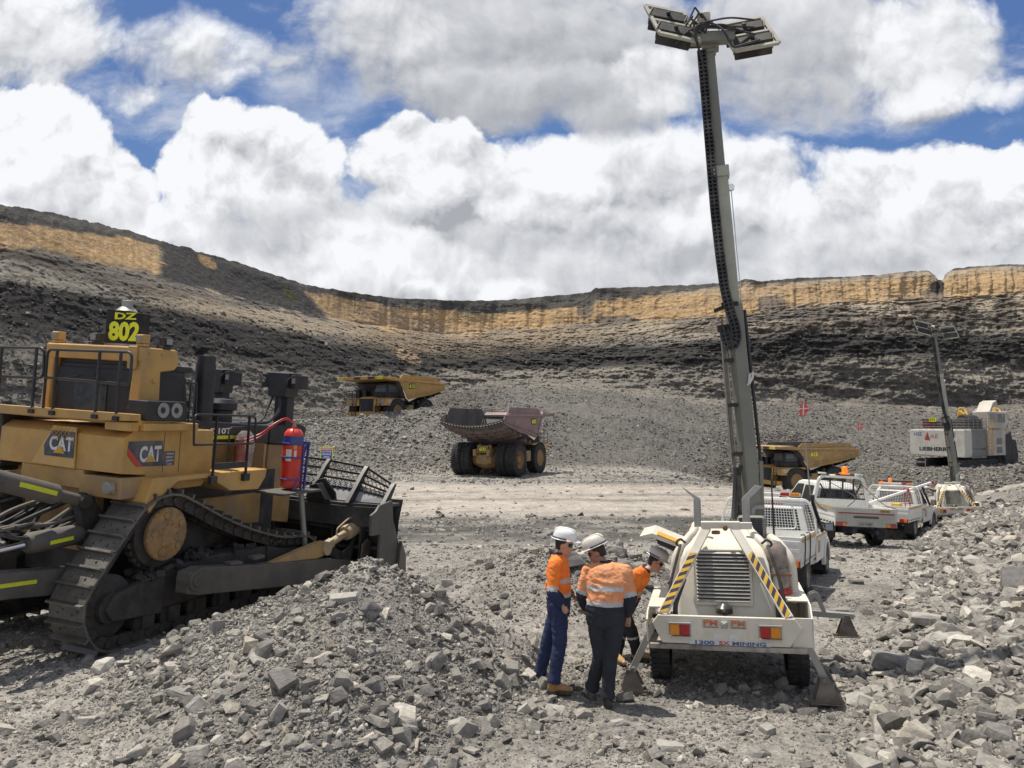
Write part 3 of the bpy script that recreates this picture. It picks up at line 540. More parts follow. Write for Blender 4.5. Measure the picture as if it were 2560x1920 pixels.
# ------------------------------------------------------------------ bulldozer (x right, y forward, z up)
def smooth_loop(pts, n):
    P = [Vector((p[0], p[1])) for p in pts]; k = len(P); out = []
    for i in range(k):
        p0, p1, p2, p3 = P[i - 1], P[i], P[(i + 1) % k], P[(i + 2) % k]
        for j in range(8):
            t = j / 8; out.append(.5 * ((2 * p1) + (p2 - p0) * t + (2 * p0 - 5 * p1 + 4 * p2 - p3) * t * t + (3 * p1 - p0 - 3 * p2 + p3) * t ** 3))
    L = [0]
    for i in range(len(out)): L.append(L[-1] + (out[(i + 1) % len(out)] - out[i]).length)
    res = []
    for s in range(n):
        t = L[-1] * s / n; i = max(q for q in range(len(out)) if L[q] <= t); f = (t - L[i]) / (L[i + 1] - L[i]); res.append(out[i].lerp(out[(i + 1) % len(out)], f))
    return res
def dozer():
    D = empty('bulldozer', (-6.2, 13.2, .1), 20, 4, 0)
    tag(D, 'large dusty yellow tracked bulldozer with black blade, parked on the left behind the rubble mound', 'bulldozer')
    prof = [(-2.24, .10), (-2.47, .42), (-2.50, .80), (-2.18, 1.26), (-1.82, 1.72), (-1.54, 2.00), (-1.24, 2.11), (-.94, 2.11), (-.65, 2.0), (.05, 1.67), (.79, 1.38), (1.68, 1.13), (2.42, 1.05),
            (2.74, .86), (2.82, .52), (2.66, .16), (2.3, .0), (1.2, -.02), (0, -.03), (-1.2, -.02), (-2.0, .0)]
    N = 50; LP = smooth_loop(prof, N)
    for side in (1, -1):
        xc = 1.275 * side; b = B()
        for i in range(N):                                   # chain links
            p, q = LP[i], LP[(i + 1) % N]; d = (q - p).normalized(); nrm = Vector((-d.y, d.x))     # inward
            if nrm.dot(Vector((0, .9)) - p) < 0: nrm = -nrm
            m = (p + q) / 2 + nrm * .13; a = math.degrees(math.atan2(d.y, d.x))
            for xx in (-.16, .16): b.box((xc + xx, m.x, m.y), (.07, .23, .15), (a, 0, 0))
            c = p + nrm * .13; b.cyl((xc - .22, c.x, c.y), (xc + .22, c.x, c.y), .055, n=8)
        tr = b.obj('track', MUD, D)
        sh = B()
        for i in range(N):
            p, q = LP[i], LP[(i + 1) % N]; d = (q - p).normalized(); nrm = Vector((-d.y, d.x))
            if nrm.dot(Vector((0, .9)) - p) < 0: nrm = -nrm
            m = (p + q) / 2 + nrm * .035; a = math.degrees(math.atan2(d.y, d.x)); fl = 180 if nrm.dot(Vector((-d.y, d.x))) < 0 else 0
            s = sh if side < 0 else B(); T0 = s.T.copy()
            M = Matrix.Translation((xc, m.x, m.y)) @ Euler((R(a), 0, 0)).to_matrix().to_4x4()
            out = -1 if nrm.dot(Vector((-d.y, d.x))) > 0 else 1
            s.T = T0 @ M; g = (q - p).length
            w = .305; s.bb(-w, w, -g * .44, g * .50, -.018, .018)
            s.bb(-w, w, g * .36, g * .36 + .035, 0 if out > 0 else -.085, .085 if out > 0 else 0)          # grouser
            s.bb(-w, w, -g * .52, -g * .42, -.03, .0)
            for xx in (-.15, -.06, .1, .19):
                s.box((xx, -g * .12 if xx in (-.15, .1) else g * .08, out * .026), (.028, .028, .02))
            s.T = T0
            if side > 0: s.obj('track_shoe', STEEL, tr, .006)
        if side < 0: sh.obj('track_shoe', STEEL, tr)
        # sprocket, idlers, rollers, frame
        b = B(); b.lathe([(0, 0), (.36, 0), (.36, .1), (.50, .18), (.50, .82), (.36, .9), (.36, 1), (0, 1)], (xc - .17, -1.06, 1.5), (xc + .17, -1.06, 1.5), 30)
        for i in range(26):
            a = 2 * math.pi * i / 26; b.box((xc, -1.06 + .52 * math.cos(a), 1.5 + .52 * math.sin(a)), (.1, .06, .08), (math.degrees(a), 0, 0))
        sp = b.obj('sprocket', MUD, D, .008)
        b = B(); x0, x1 = xc + .17 * side, xc + .27 * side
        b.lathe([(.0, 0), (.39, 0), (.39, .55), (.35, .75), (.20, .8), (.185, 1.), (0, 1.0)], (x0, -1.06, 1.5), (x1, -1.06, 1.5), 32)
        for i in range(5):
            a = 2 * math.pi * i / 5 + .5; c = (-1.06 + .275 * math.cos(a), 1.5 + .275 * math.sin(a)); b.cyl((x0 + .06 * side, *c), (x1, *c), .055, n=14)
        for i in range(24):
            a = 2 * math.pi * i / 24; c = (-1.06 +   .37 * math.cos(a), 1.5 +   .37 * math.sin(a)); b.cyl((x0, *c), (x0 + .075 * side, *c), .013, n=6)
        for i in range(10):
            a = 2 * math.pi * i / 10; c = (-1.06 + .155 * math.cos(a), 1.5 + .155 * math.sin(a)); b.cyl((x1 - .01 * side, *c), (x1 + .02 * side, *c), .016, n=6)
        b.obj('hub_cover', OCHRE, sp, .006)
        for yy in (-1.95, 2.22):
            b = B(); b.lathe([(0, 0), (.2, 0), (.22, .18), (.40, .2), (.45, .26), (.45, .4), (.41, .42), (.41, .58), (.45, .6), (.45, .74), (.40, .8), (.22, .82), (.2, 1), (0, 1)], (xc - .2, yy, .6), (xc + .2, yy, .6), 30)
            b.obj('idler', MUD, D)
            b = B(); b.ext([(yy, .42), (yy + (.9 if yy < 0 else -.9), .34), (yy + (.9 if yy < 0 else -.9), .98), (yy, .78), (yy - (.13 if yy < 0 else -.13), .6)], 'x', xc + .13 * side, xc + .25 * side); b.obj('idler_arm', MUD, D, .03)
        for yy in (-1.3, -.8, -.25, .3, .85, 1.4):
            b = B(); b.lathe([(0, 0), (.1, 0), (.2, .1), (.2, .25), (.15, .3), (.15, .7), (.2, .75), (.2, .9), (.1, 1), (0, 1)], (xc - .2, yy, .26), (xc + .2, yy, .26), 18)
            b.box((xc + .21 * side, yy, .30), (.06, .22, .2)); b.obj('roller', MUD, D)
        b = B(); b.ext([(-1.55, .38), (1.75, .38), (1.85, .62), (1.6, .95), (.9, 1.0), (-.2, 1.02), (-.9, .98), (-1.6, .8)], 'x', xc - .2, xc + .2); b.obj('track_frame', MUD, D, .05)
        b = B(); b.ext([(-1.7, 1.25), (-.6, 1.05), (.6, .98), (1.7, .9), (1.7, 1.0), (.6, 1.35), (-.2, 1.6), (-.5, 1.9), (-1.5, 1.9)], 'x', xc - .28 * side, xc - .5 * side); b.obj('final_drive_housing', BLKD, D, .03)
        # push arm
        b = B(); xa, xb = 1.66 * side, 1.90 * side
        b.ext([(-1.0, .66), (-.78, .60), (1.05, .36), (2.6, .16), (3.95, .12), (4.0, .34), (2.6, .60), (.6, .82), (-.72, 1.0), (-.98, .96)], 'x', xa, xb)
        b.cyl((xa, -.85, .83), (xb + .035 * side, -.85, .83), .15, n=24); b.cyl((xb, -.85, .83), (xb + .06 * side, -.85, .83), .09, n=18)
        for yy in (-.5, .1, .7): b.box((1.78 * side + rnd.uniform(-.05, .05), yy, .92), (.14, .3, .06), (rnd.uniform(-8, 0), 5, 0))
        b.obj('push_arm', ARM, D, .02)
        b = B(); b.ext([(1.0, .765), (2.4, .63), (2.72, .66), (2.72, .86), (2.5, .93), (1.95, .88)], 'x', 1.70 * side, 1.84 * side); b.obj('arm_bracket', YELD, D, .012)
        b = B(); p0 = Vector((1.77 * side, 2.66, .78)); p1 = Vector((1.86 * side, 4.0, 1.16)); d_ = p1 - p0
        b.cyl(p0 + d_ * .12, p0 + d_ * .62, .075, n=16); b.lathe([(0, .5), (.14, .5), (.15, .55), (.15, .92), (.17, .93), (.17, 1.02), (0, 1.02)], p0, p1, 22)
        b.cyl(p0 - Vector((.1 * side, 0, 0)), p0 + Vector((.12 * side, 0, 0)), .13, n=20); b.bar(p0, p0 + d_ * .2, .12, .16)
        b.box(p1 + Vector((0, -.04, .02)), (.34, .26, .34), (16, 0, 0)); b.tube(arc([p0 + d_ * .3 + Vector((0, 0, .09)), p0 + d_ * .3 + Vector((0, 0, .2)), p0 + d_ * .55 + Vector((0, 0, .26)), p0 + d_ * .95 + Vector((0, 0, .21))], .08), .02)
        b.obj('tilt_cylinder', mat('worn_yellow_cylinder', (.40, .31, .19), .6, 0, .15, .5, .1, 5, (.33, .29, .24)), D, .01)
        if side > 0:
            b = B()
            for k_ in range(6):
                z0 = .6 + .05 * k_; b.tube(arc([(1.75, 3.0 - .03 * k_, z0), (1.85, 3.2, .34 + .05 * k_), (1.86, 3.5, .42 + .06 * k_), (1.8, 3.75, .8 + .04 * k_)], .25), .022)
            b.obj('hydraulic_hose', BLKD, D)
    b = B(); r2 = random.Random(9)
    for k_ in range(60):
        x_ = r2.uniform(1.0, 1.55); y_ = r2.uniform(-1.5, 1.8); b.box((x_, y_, np.interp(y_, [-1.6, -.9, 0, 1.8], [.82, 1.0, 1.03, .95]) + r2.uniform(0, .06)), (r2.uniform(.04, .16), r2.uniform(.05, .2), r2.uniform(.03, .10)), (r2.uniform(-30, 30), r2.uniform(-30, 30), r2.uniform(0, 90)))
    mk_ = b.obj('caked_mud', MUD, D, .01); tag(mk_, kind='stuff')
    # ---------------- blade
    bl = empty('blade', (0, 0, 0)); bl.parent = D
    xs = [-2.52, -1.7, -1.2, 0, 1.2, 1.7, 2.52]; ys = [4.36, 4.12, 4.02, 4.02, 4.02, 4.12, 4.36]
    pf = [(.05, .0), (-.10, .35), (-.17, .8), (-.14, 1.2), (-.02, 1.62)]
    b = B(); vs = []; fs = []
    for th in (0, -.06):
        for x, y in zip(xs, ys):
            for dy, z in pf: vs.append((x, y + dy + th, z))
    nx, nz = len(xs), len(pf); o2 = nx * nz
    for i in range(nx - 1):
        for j in range(nz - 1):
            a = i * nz + j; fs.append((a, a + nz, a + nz + 1, a + 1)); fs.append((o2 + a, o2 + a + 1, o2 + a + nz + 1, o2 + a + nz))
    for i in range(nx - 1):
        for j in (0, nz - 1): a = i * nz + j; fs.append((a, o2 + a, o2 + a + nz, a + nz))
    b.add(vs, fs)
    mb = BLK; b.obj('moldboard', mb, bl, ang=25)
    b = B()                                               # back structure: ribs and top shelf
    b.ext([(-2.5, 4.3), (-1.6, 3.98), (1.6, 3.98), (2.5, 4.3), (2.5, 3.72), (1.6, 3.42), (-1.6, 3.42), (-2.5, 3.72)], 'z', 1.50, 1.56)
    for z0 in (.28, .62, .98): b.ext([(-2.4, 4.1), (-1.6, 3.85), (1.6, 3.85), (2.4, 4.1), (2.4, 3.9), (1.6, 3.62), (-1.6, 3.62), (-2.4, 3.9)], 'z', z0, z0 + .07)
    for x in (-2.0, -1.4, -.7, 0, .7, 1.4, 2.0): b.bb(x - .02, x + .02, 3.5 + .15 * max(0, abs(x) - 1.4), 3.9 + .25 * max(0, abs(x) - 1.4), .1, 1.5)
    b.ext([(-2.5, 3.74), (-1.6, 3.44), (1.6, 3.44), (2.5, 3.74), (2.5, 3.70), (1.6, 3.40), (-1.6, 3.40), (-2.5, 3.70)], 'z', 1.1, 1.5)
    b.obj('blade_back', BLKD, bl, .01)
    for sd_ in (1, -1):
        b = B(); b.ext([(3.32, 1.60), (3.82, 1.66), (3.92, 1.25), (4.25, .7), (4.42, .02), (4.10, -.02), (3.55, .36), (3.42, .40), (3.42, 1.02), (3.05, 1.04), (3.02, 1.44), (3.2, 1.5)], 'x', 2.50 * sd_, 2.56 * sd_)
        b.obj('end_plate', mat('scuffed_blade_steel', (.10, .095, .088), .6, .3, .2, .5, .1, 2.5, (.17, .155, .14)), bl, .02)
        b = B(); b.ext([(4.1, .0), (4.5, .02), (4.42, .5), (4.2, .8)], 'x', 2.56 * sd_, 2.63 * sd_); b.obj('end_bit', STEEL, bl, .01)
        b = B(); b.ext([(3.45, .4), (3.8, .42), (3.85, .8), (3.7, .86), (3.5, .78)], 'x', 2.1 * sd_, 2.14 * sd_); b.obj('gusset', ARM, bl, .03)
    # spill guard: posts, rails and expanded mesh
    gx = [-2.45, -1.75, -.85, 0, .85, 1.75, 2.45]; gy = [3.78, 3.62, 3.55, 3.55, 3.55, 3.62, 3.78]; gt = [1.93, 2.22, 2.30, 2.32, 2.30, 2.22, 1.93]
    gy2 = [4.02, 4.12, 4.1, 4.1, 4.1, 4.12, 4.02]
    b = B()
    for x, y, y2, z in zip(gx, gy, gy2, gt): b.ext([(y - .22, 1.56), (y + .02, 1.56), (y2 + .05, z + .03), (y2 - .03, z + .04), (y2 - .17, z - .08)], 'x', x - .045, x + .045)
    for i in range(6):
        for f in (0.0, .36, .58, .79, 1.0):
            zb = 1.56
            p = [Vector((gx[k], gy[k] + (gy2[k] - gy[k]) * f, zb + (gt[k] - zb) * f)) for k in (i, i + 1)]; b.bar(p[0], p[1], .03, .045)
    b.obj('spill_guard_frame', BLK, bl, .006)
    b = B()
    for i in range(6):
        A = [Vector((gx[k], gy[k], 1.58)) for k in (i, i + 1)]; C_ = [Vector((gx[k], gy2[k], gt[k])) for k in (i, i + 1)]
        P_ = lambda u, v: (A[0].lerp(A[1], u)).lerp(C_[0].lerp(C_[1], u), .30 + .70 * v)
        nu, nv = 14, 8
        for iu in range(nu):
            for iv in range(nv):
                u0, u1, v0, v1 = iu / nu, (iu + 1) / nu, iv / nv, (iv + 1) / nv
                if (iu + iv) % 2: b.bar(P_(u0, v0), P_(u1, v1), .014, .008)
                else: b.bar(P_(u0, v1), P_(u1, v0), .014, .008)
    b.obj('spill_guard_mesh', BLKD, bl, ang=0)
    b = B()
    for i in range(6):
        A = [Vector((gx[k], gy[k] + .02, 1.57)) for k in (i, i + 1)]; C_ = [Vector((gx[k], gy[k] + (gy2[k] - gy[k]) * .48 + .02, 1.57 + (gt[k] - 1.57) * .48)) for k in (i, i + 1)]
        b.add([A[0], A[1], C_[1], C_[0]], [(0, 1, 2, 3)])
    b.obj('spill_guard_plate', mat('plate_grey', (.26, .27, .28), .4, .2, .1, .3, 0, 2), bl, ang=0)
    b = B(); b.ext([(.78, 1.57), (1.45, 1.57), (1.42, 1.72), (1.15, 2.0), (.98, 1.95), (.78, 1.72)], 'y', 3.5, 3.55); b.ext([(.86, 1.58), (1.36, 1.58), (1.12, 1.9), (.95, 1.85)], 'y', 3.28, 3.5); b.obj('cylinder_guard', BLK, bl, .02)
    # ---------------- main body
    b = B()
    b.ext([(-1.62, 3.0), (-1.78, 2.90), (-1.80, 2.40), (-1.35, 2.36), (-1.35, 2.10), (-1.62, 2.10), (-1.62, 2.08), (-.2, 2.12), (.0, 2.36), (0, 3.0)], 'x', -1.1, 1.3)
    b.obj('fuel_tank', YEL, D, .035)
    b = B(); b.ext([(-.62, 2.40), (.60, 2.40), (.60, 2.12), (-.62, 2.14)], 'y', -1.79, -1.5); b.obj('tank_bottom', YELD, D, .02)
    b = B(); b.ext([(.44, 2.99), (.46, 2.40), (-.38, 2.42), (.0, 2.99)], 'y', -1.83, -1.80); b.obj('tank_recess_panel', mat('bright_cat_yellow', (.62, .38, .12), .5, 0, .05, .2), D, .008)
    b = B()
    for k_ in range(-1, 4):
        for sg in (1, -1):
            b.bar((k_ * .08, -1.845, 2.78 if sg > 0 else 2.99), (k_ * .08 + .2, -1.845, 2.99 if sg > 0 else 2.78), .008, .004)
    b.obj('recess_mesh', YEL, D, ang=0)
    b = B(); b.ext([(.0, 2.92), (.44, 2.92), (.44, 2.55), (-.12, 2.55), (-.14, 2.7)], 'y', -1.838, -1.832); lg = b.obj('logo_panel', mat('navy_panel', (.05, .055, .075), .5, 0, .05, .3), D, ang=0)
    text('CAT', TXW, lg, (.20, -1.842, 2.74), (1, 0, 0), (0, 0, 1), .21, .46, .035, depth=.002)
    b = B(); b.add([(.05, -1.846, 2.60), (.28, -1.846, 2.60), (.19, -1.846, 2.72)], [(0, 1, 2)]); b.obj('logo_triangle', HAZY, lg, ang=0)
    # right rear side panel with logo
    b = B(); b.ext([(-1.70, 2.85), (-1.07, 2.85), (-1.03, 2.48), (-1.44, 2.49), (-1.71, 2.76)], 'x', 1.302, 1.309); lg = b.obj('logo_panel', MATS['navy_panel'], D, ang=0)
    b = B(); b.add([(1.312, -1.71, 2.76), (1.312, -1.44, 2.49), (1.312, -1.54, 2.49), (1.312, -1.71, 2.66)], [(0, 1, 2, 3)]); b.obj('logo_stripe', TXR, lg, ang=0)
    text('CAT', TXW, lg, (1.310, -1.30, 2.665), (0, 1, 0), (0, 0, 1), .235, .40, .035, depth=.003)
    b = B(); b.add([(1.317, -1.41, 2.55), (1.317, -1.19, 2.55), (1.317, -1.30, 2.66)], [(0, 1, 2)]); b.obj('logo_triangle', HAZY, lg, ang=0)
    b = B(); b.bb(1.302, 1.308, -1.02, -.82, 2.48, 2.69); lg = b.obj('height_plate', MATS['navy_panel'], D, ang=0)
    for k_, s_ in enumerate(('WORKING', 'HEIGHT', 'CLEARANCE', '5.2m')): text(s_, TXW, lg, (1.308, -.92, 2.655 - k_ * .05), (0, 1, 0), (0, 0, 1), .03, None if k_ > 2 else .15, .02, depth=.003)
    b = B()
    for yy in (-1.04, -.72): b.bb(1.3, 1.303, yy - .004, yy + .004, 2.38, 2.98)
    b.obj('panel_seam', BLK, D, ang=0)
    b = B(); b.bb(.55, 1.32, -1.80, -.98, 2.04, 2.34); b.box((1.16, -1.82, 2.2), (.16, .06, .18)); b.obj('tail_lamp_box', YELD, D, .02)
    b = B(); b.lathe([(0, 0), (.09, 0), (.085, .9), (.06, 1), (0, 1)], (1.16, -1.83, 2.2), (1.16, -1.90, 2.2), 16); b.obj('tail_lamp', GALV, D)
    b = B(); b.ext([(-1.55, 2.0), (-1.42, 2.34), (1.13, 2.34), (1.10, 2.20), (.93, 2.0), (.22, 2.03), (-.05, 2.16), (-.35, 2.27), (-.95, 2.26), (-1.3, 2.02), (-1.45, 1.84)], 'x', .9, 1.53); b.obj('mudguard', YEL, D, .02)
    b = B(); b.ext([(-1.3, 2.34), (1.0, 2.34), (.9, 2.05), (-1.3, 2.05)], 'x', -.95, -1.5); b.obj('mudguard', YEL, D, .02)
    b = B(); b.ext([(-1.5, .8), (2.4, .9), (2.4, 2.2), (-1.5, 2.2)], 'x', -.75, .75); b.obj('chassis', BLKD, D)
    # engine bay
    b = B(); b.ext([(0, 1.3), (1.98, 1.3), (2.10, 1.8), (2.12, 2.70), (0, 2.78)], 'x', -.74, .74); b.obj('engine_cover', YEL, D, .02)
    b = B(); b.ext([(0, 2.80), (2.12, 2.68), (2.14, 3.03), (0, 3.13)], 'x', -.76, .76); b.obj('bonnet', BLK, D, .03)
    b = B(); b.ext([(2.16, 1.25), (2.98, 1.1), (3.0, 2.3), (2.98, 2.64), (2.2, 2.68)], 'x', -.72, .72); b.obj('radiator_case', YELD, D, .03)
    b = B(); b.ext([(2.16, 2.69), (3.02, 2.62), (3.30, 2.82), (3.32, 3.0), (3.05, 3.08), (2.16, 3.03)], 'x', -.76, .76); b.obj('radiator_hood', BLK, D, .03)
    b = B(); b.bb(.76, .765, .42, 1.62, 2.80, 2.86); b.obj('reflective_strip', LIME, D, ang=0)
    text('D10T', TXW, D, (.762, .80, 2.94), (0, 1, 0), (0, 0, 1), .105, .52, .03)
    for (y0, y1, z0, z1) in ((.5, 1.1, 2.2, 2.72), (1.6, 2.02, 2.1, 2.72)):
        b = B(); b.bb(.742, .748, y0, y1, z0, z1); gr = b.obj('engine_grille', BLK, D, ang=0)
        b = B(); k_ = 0; z = z0
        while z < z1:
            for q in range(int((y1 - y0) / .05)):
                yy = y0 + q * .05 + (.025 if k_ % 2 else 0); b.bar((.75, yy, z), (.75, yy + .025, z + .025), .008, .008); b.bar((.75, yy + .025, z + .025), (.75, yy + .05, z), .008, .008)
            z += .03; k_ += 1
        b.obj('grille_mesh', YEL, gr, ang=0)
    b = B(); b.ext([(0, 1.3), (1.9, 1.25), (1.9, 1.8), (0, 1.82)], 'x', .74, .85); b.obj('lower_guard', YELD, D, .02)
    # ROPS cab
    b = B()
    b.ext([(-1.30, 4.21), (-.66, 4.22), (-.62, 4.16), (-.60, 3.98), (-.68, 3.90), (-.95, 3.86), (-.92, 3.05), (-1.30, 3.05), (-1.36, 3.3), (-1.32, 3.9)], 'x', .86, 1.05)
    b.ext([(-1.30, 4.21), (-.66, 4.22), (-.62, 4.16), (-.60, 3.98), (-.68, 3.90), (-.95, 3.86), (-.92, 3.05), (-1.30, 3.05), (-1.36, 3.3), (-1.32, 3.9)], 'x', -.88, -.72)
    b.bb(-.88, 1.04, -1.33, -.66, 3.99, 4.21); b.obj('roll_over_frame', YEL, D, .03)
    b = B(); b.bb(.80, .97, -1.37, -1.32, 3.88, 4.22); b.obj('bolted_bracket', YEL, D, .02)
    for z0 in (3.32, 3.72): b = B(); b.box((1.06, -1.08, z0), (.05, .07, .05)); b.obj('frame_bolt', YEL, D, .01)
    for yy in (-1.2, -.95): b = B(); b.cyl((1.05, yy, 4.12), (1.07, yy, 4.12), .02, n=8); b.obj('frame_bolt', YEL, D)
    cb = B(); cb.ext([(-1.22, 3.08), (-.12, 3.08), (-.08, 3.2), (-.22, 3.90), (-1.22, 3.94)], 'x', -.70, .84); cab = cb.obj('cab', BLK, D, .03)
    b = B(); b.bb(-.68, .80, -1.26, -1.225, 3.14, 3.86); b.obj('rear_window', CABGLASS, cab, .01)
    b = B(); b.bb(-.3, .35, -1.275, -1.262, 3.16, 3.66); b.obj('window_reflection_panel', mat('cab_interior', (.035, .042, .038), .3, 0, .5), cab, .01)
    b = B(); b.ext([(-.85, 3.2), (-.18, 3.2), (-.28, 3.8), (-.85, 3.82)], 'x', .845, .86); b.obj('side_window', CABGLASS, cab, .01)
    b = B(); b.tube(arc([(.90, -.15, 3.1), (.93, -.18, 3.72), (.90, -.02, 3.74), (.90, .02, 3.15)], .05), .016); b.tube([(-.5, -1.29, 3.68), (-.2, -1.29, 3.74)], .008); b.bar((.1, -1.3, 3.76), (.32, -1.3, 3.60), .015)
    b.obj('grab_handle', BLK, cab)
    b = B(); b.ext([(-1.2, 3.92), (-.15, 3.88), (-.05, 3.92), (-.1, 3.98), (-1.2, 4.0)], 'x', -.72, .86); b.obj('cab_roof', BLK, D, .02)
    # platform and rear deck
    b = B(); b.ext([(-1.3, 3.09), (.93, 3.12), (1.47, 3.15), (1.47, 3.245), (-1.3, 3.22)], 'y', -1.88, -1.68); b.bb(-1.3, 1.45, -1.7, -1.1, 3.08, 3.16); b.ext([(.95, 3.12), (1.44, 3.13), (1.42, 3.0), (.96, 3.0)], 'y', -1.82, -1.66)
    b.obj('rear_platform', YEL, D, .015)
    b = B(); b.bb(.9, 1.5, -1.64, -.58, 3.01, 3.12); b.obj('side_step', YEL, D, .015)
    b = B(); b.bb(1.16, 1.52, -1.64, -.90, 3.16, 3.44); lb = b.obj('work_light_housing', BLK, D, .02)
    for yy in (-1.34, -1.08):
        b = B(); b.lathe([(0, 0), (.105, 0), (.11, .5), (.095, .55), (.04, .3), (0, .3)], (1.50, yy, 3.31), (1.56, yy, 3.31), 20); b.obj('work_light', GALV, lb)
    b = B()
    def hoop(p): b.tube(p, .020, 8)
    hoop(arc([(-2.2, -1.86, 4.05), (-.26, -1.86, 4.10), (-.23, -1.86, 3.66), (-2.2, -1.86, 3.62)], .10))
    hoop(arc([(-.19, -1.86, 3.16), (-.19, -1.86, 4.08), (1.40, -1.86, 4.10), (1.40, -1.86, 3.65), (-.18, -1.86, 3.67)], .10))
    for x0 in (-.41, -1.12, -1.9, 0.0, .81, 1.2): b.tube([(x0, -1.86, 3.14), (x0, -1.86, 4.09)], .022)
    for x0 in (-.41, 0, .81, 1.2): b.box((x0 + .03, -1.90, 3.17), (.10, .03, .06))
    b.obj('rear_handrail', BLK, D)
    b = B(); b.tube(arc([(1.56, -.72, 2.80), (1.56, -.76, 3.26), (1.56, .68, 3.25), (1.56, .70, 2.79), (1.56, -.72, 2.80)], .10), .018)
    for yy in (-.26, .52): b.bar((1.56, yy, 2.22), (1.56, yy, 3.25), .045, .02, (0, 1, 0))
    b.tube(arc([(1.4, .25, 2.4), (1.4, .25, 3.05), (1.4, .6, 3.05)], .08), .015); b.bb(1.53, 1.58, -.26, .52, 2.40, 2.50)
    for yy in (-.26, .52): b.bb(1.53, 1.6, yy - .07, yy + .07, 2.18, 2.30)
    b.obj('side_handrail', BLK, D, .004)
    # sign with beacon
    b = B(); b.ext([(-.03, 4.25), (.78, 4.27), (.77, 4.73), (-.02, 4.80)], 'y', -1.04, -.96); sg = b.obj('number_board', mat('board_black', (.010, .010, .011), .8, 0, .1, .1), D, .01)
    text('DZ', BRIGHTLIME, sg, (.375, -1.043, 4.685), (1, 0, 0), (0, 0, 1), .105, .44, .04)
    text('802', BRIGHTLIME, sg, (.36, -1.043, 4.45), (1, 0, 0), (0, 0, 1), .30, .62, .045)
    b = B(); b.lathe([(0, 0), (.16, 0), (.10, .35), (.08, .4), (.08, .95), (.06, 1), (0, 1)], (.34, -1.0, 4.76), (.34, -1.0, 4.93), 18); b.obj('beacon', GALV, D)
    b = B(); b.bb(.05, .68, -1.08, -.94, 4.22, 4.26); b.obj('board_bracket', GALV, D)
    for i_, (x0, y0, yw) in enumerate(((-.78, -1.2, 0), (.02, -1.2, 0), (.96, -1.25, 0), (1.0, -.85, 80))):
        T = Matrix.Translation((x0, y0, 4.22)) @ Euler((0, 0, R(yw))).to_matrix().to_4x4()
        b = B(); b.T = T; b.box((0, 0, .02), (.16, .1, .04)); b.box((0, 0, .11), (.14, .13, .13), (0, 0, 0)); b.box((0, -.075, .11), (.12, .02, .11)); o = b.obj('roof_lamp', YEL if i_ in (0, 2) else BLKD, D, .01)
        b = B(); b.T = T; b.box((0, -.09, .11), (.095, .012, .085)); b.obj('lens', GALV, o)
    # exhaust stacks, pre-cleaners, blade lamps
    for x0, y0, zt, r0 in ((.62, .48, 4.16, .165), (-.62, .9, 4.25, .12)):
        b = B(); b.cyl((x0, y0, 3.05), (x0, y0, zt - .1), r0, n=22); b.cyl((x0, y0, zt - .1), (x0, y0, zt), r0 * .93, n=22); b.lathe([(r0 * .93, 0), (r0 * .93, 1), (r0 * .8, 1), (r0 * .8, 0)], (x0, y0, zt), (x0, y0, zt + .04), 22)
        b.box((x0 - .1, y0 + .0, zt + .13), (.22, .22, .015), (0, -38, 0)); b.obj('exhaust_stack', BLK, D)
    for x0, y0 in ((.35, 1.25), (-.25, .75)):
        b = B(); b.lathe([(0, 0), (.2, 0), (.2, .5), (.27, .55), (.27, .8), (.22, .95), (0, 1)], (x0, y0, 3.05), (x0, y0, 3.5), 24); b.obj('air_precleaner', BLK, D)
    for x0 in (.62, -.95):
        b = B(); b.bar((x0, 2.72, 3.0), (x0, 2.72, 3.6), .3, .24, (0, 1, 0)); b.ext([(x0 - .26, 4.05), (x0 + .26, 4.05), (x0 + .20, 3.58), (x0 - .2, 3.58)], 'y', 2.45, 2.85); lm = b.obj('blade_lamp_post', BLK, D, .02)
        for sx_ in (-1, 1):
            b = B(); b.box((x0 + .34 * sx_, 2.65, 3.88), (.19, .3, .26), (0, 0, -15 * sx_)); b.tube(arc([(x0 + .2 * sx_, 2.5, 3.7), (x0 + .25 * sx_, 2.38, 3.9), (x0 + .38 * sx_, 2.42, 4.0)], .1), .012); b.obj('lamp', BLKD, lm, .02)
            b = B(); b.box((x0 + .34 * sx_, 2.49, 3.9), (.08, .012, .1)); b.obj('lens', GALV, lm)
        b = B(); b.tube(arc([(x0 + .05, 2.5, 3.6), (x0 + .12, 2.42, 3.3), (x0 + .0, 2.3, 3.08), (x0 - .1, 1.6, 3.05)], .2), .03); b.tube(arc([(x0 - .1, 2.5, 3.6), (x0 - .16, 2.42, 3.35), (x0 - .1, 2.2, 3.08), (x0 - .2, 1.5, 3.04)], .2), .022); b.obj('cable', BLKD, lm)
    # fire extinguisher on its stand
    fe = empty('fire_extinguisher', (1.5, 1.86, 1.93)); fe.parent = D; fe.scale = (.76, .76, 1.04)
    b = B(); b.lathe([(0, 0), (.19, 0), (.22, .02), (.235, .14), (.235, .84), (.22, .92), (.15, .985), (.06, 1.0), (.06, 1.03), (0, 1.03)], (0, 0, .02), (0, 0, 1.06), 32); b.obj('cylinder_body', RED, fe, ang=50)
    b = B(); b.lathe([(.2365, 0), (.2365, 1)], (0, 0, .77), (0, 0, .93), 32); b.obj('blue_band', BLUE, fe, ang=50, fix=False)
    b = B()
    for z0 in (.18, .56, .80): b.tube([(.25 * math.cos(a), .25 * math.sin(a), z0) for a in np.linspace(0, 2 * math.pi, 28)[:-1]], .016, 6, closed=True)
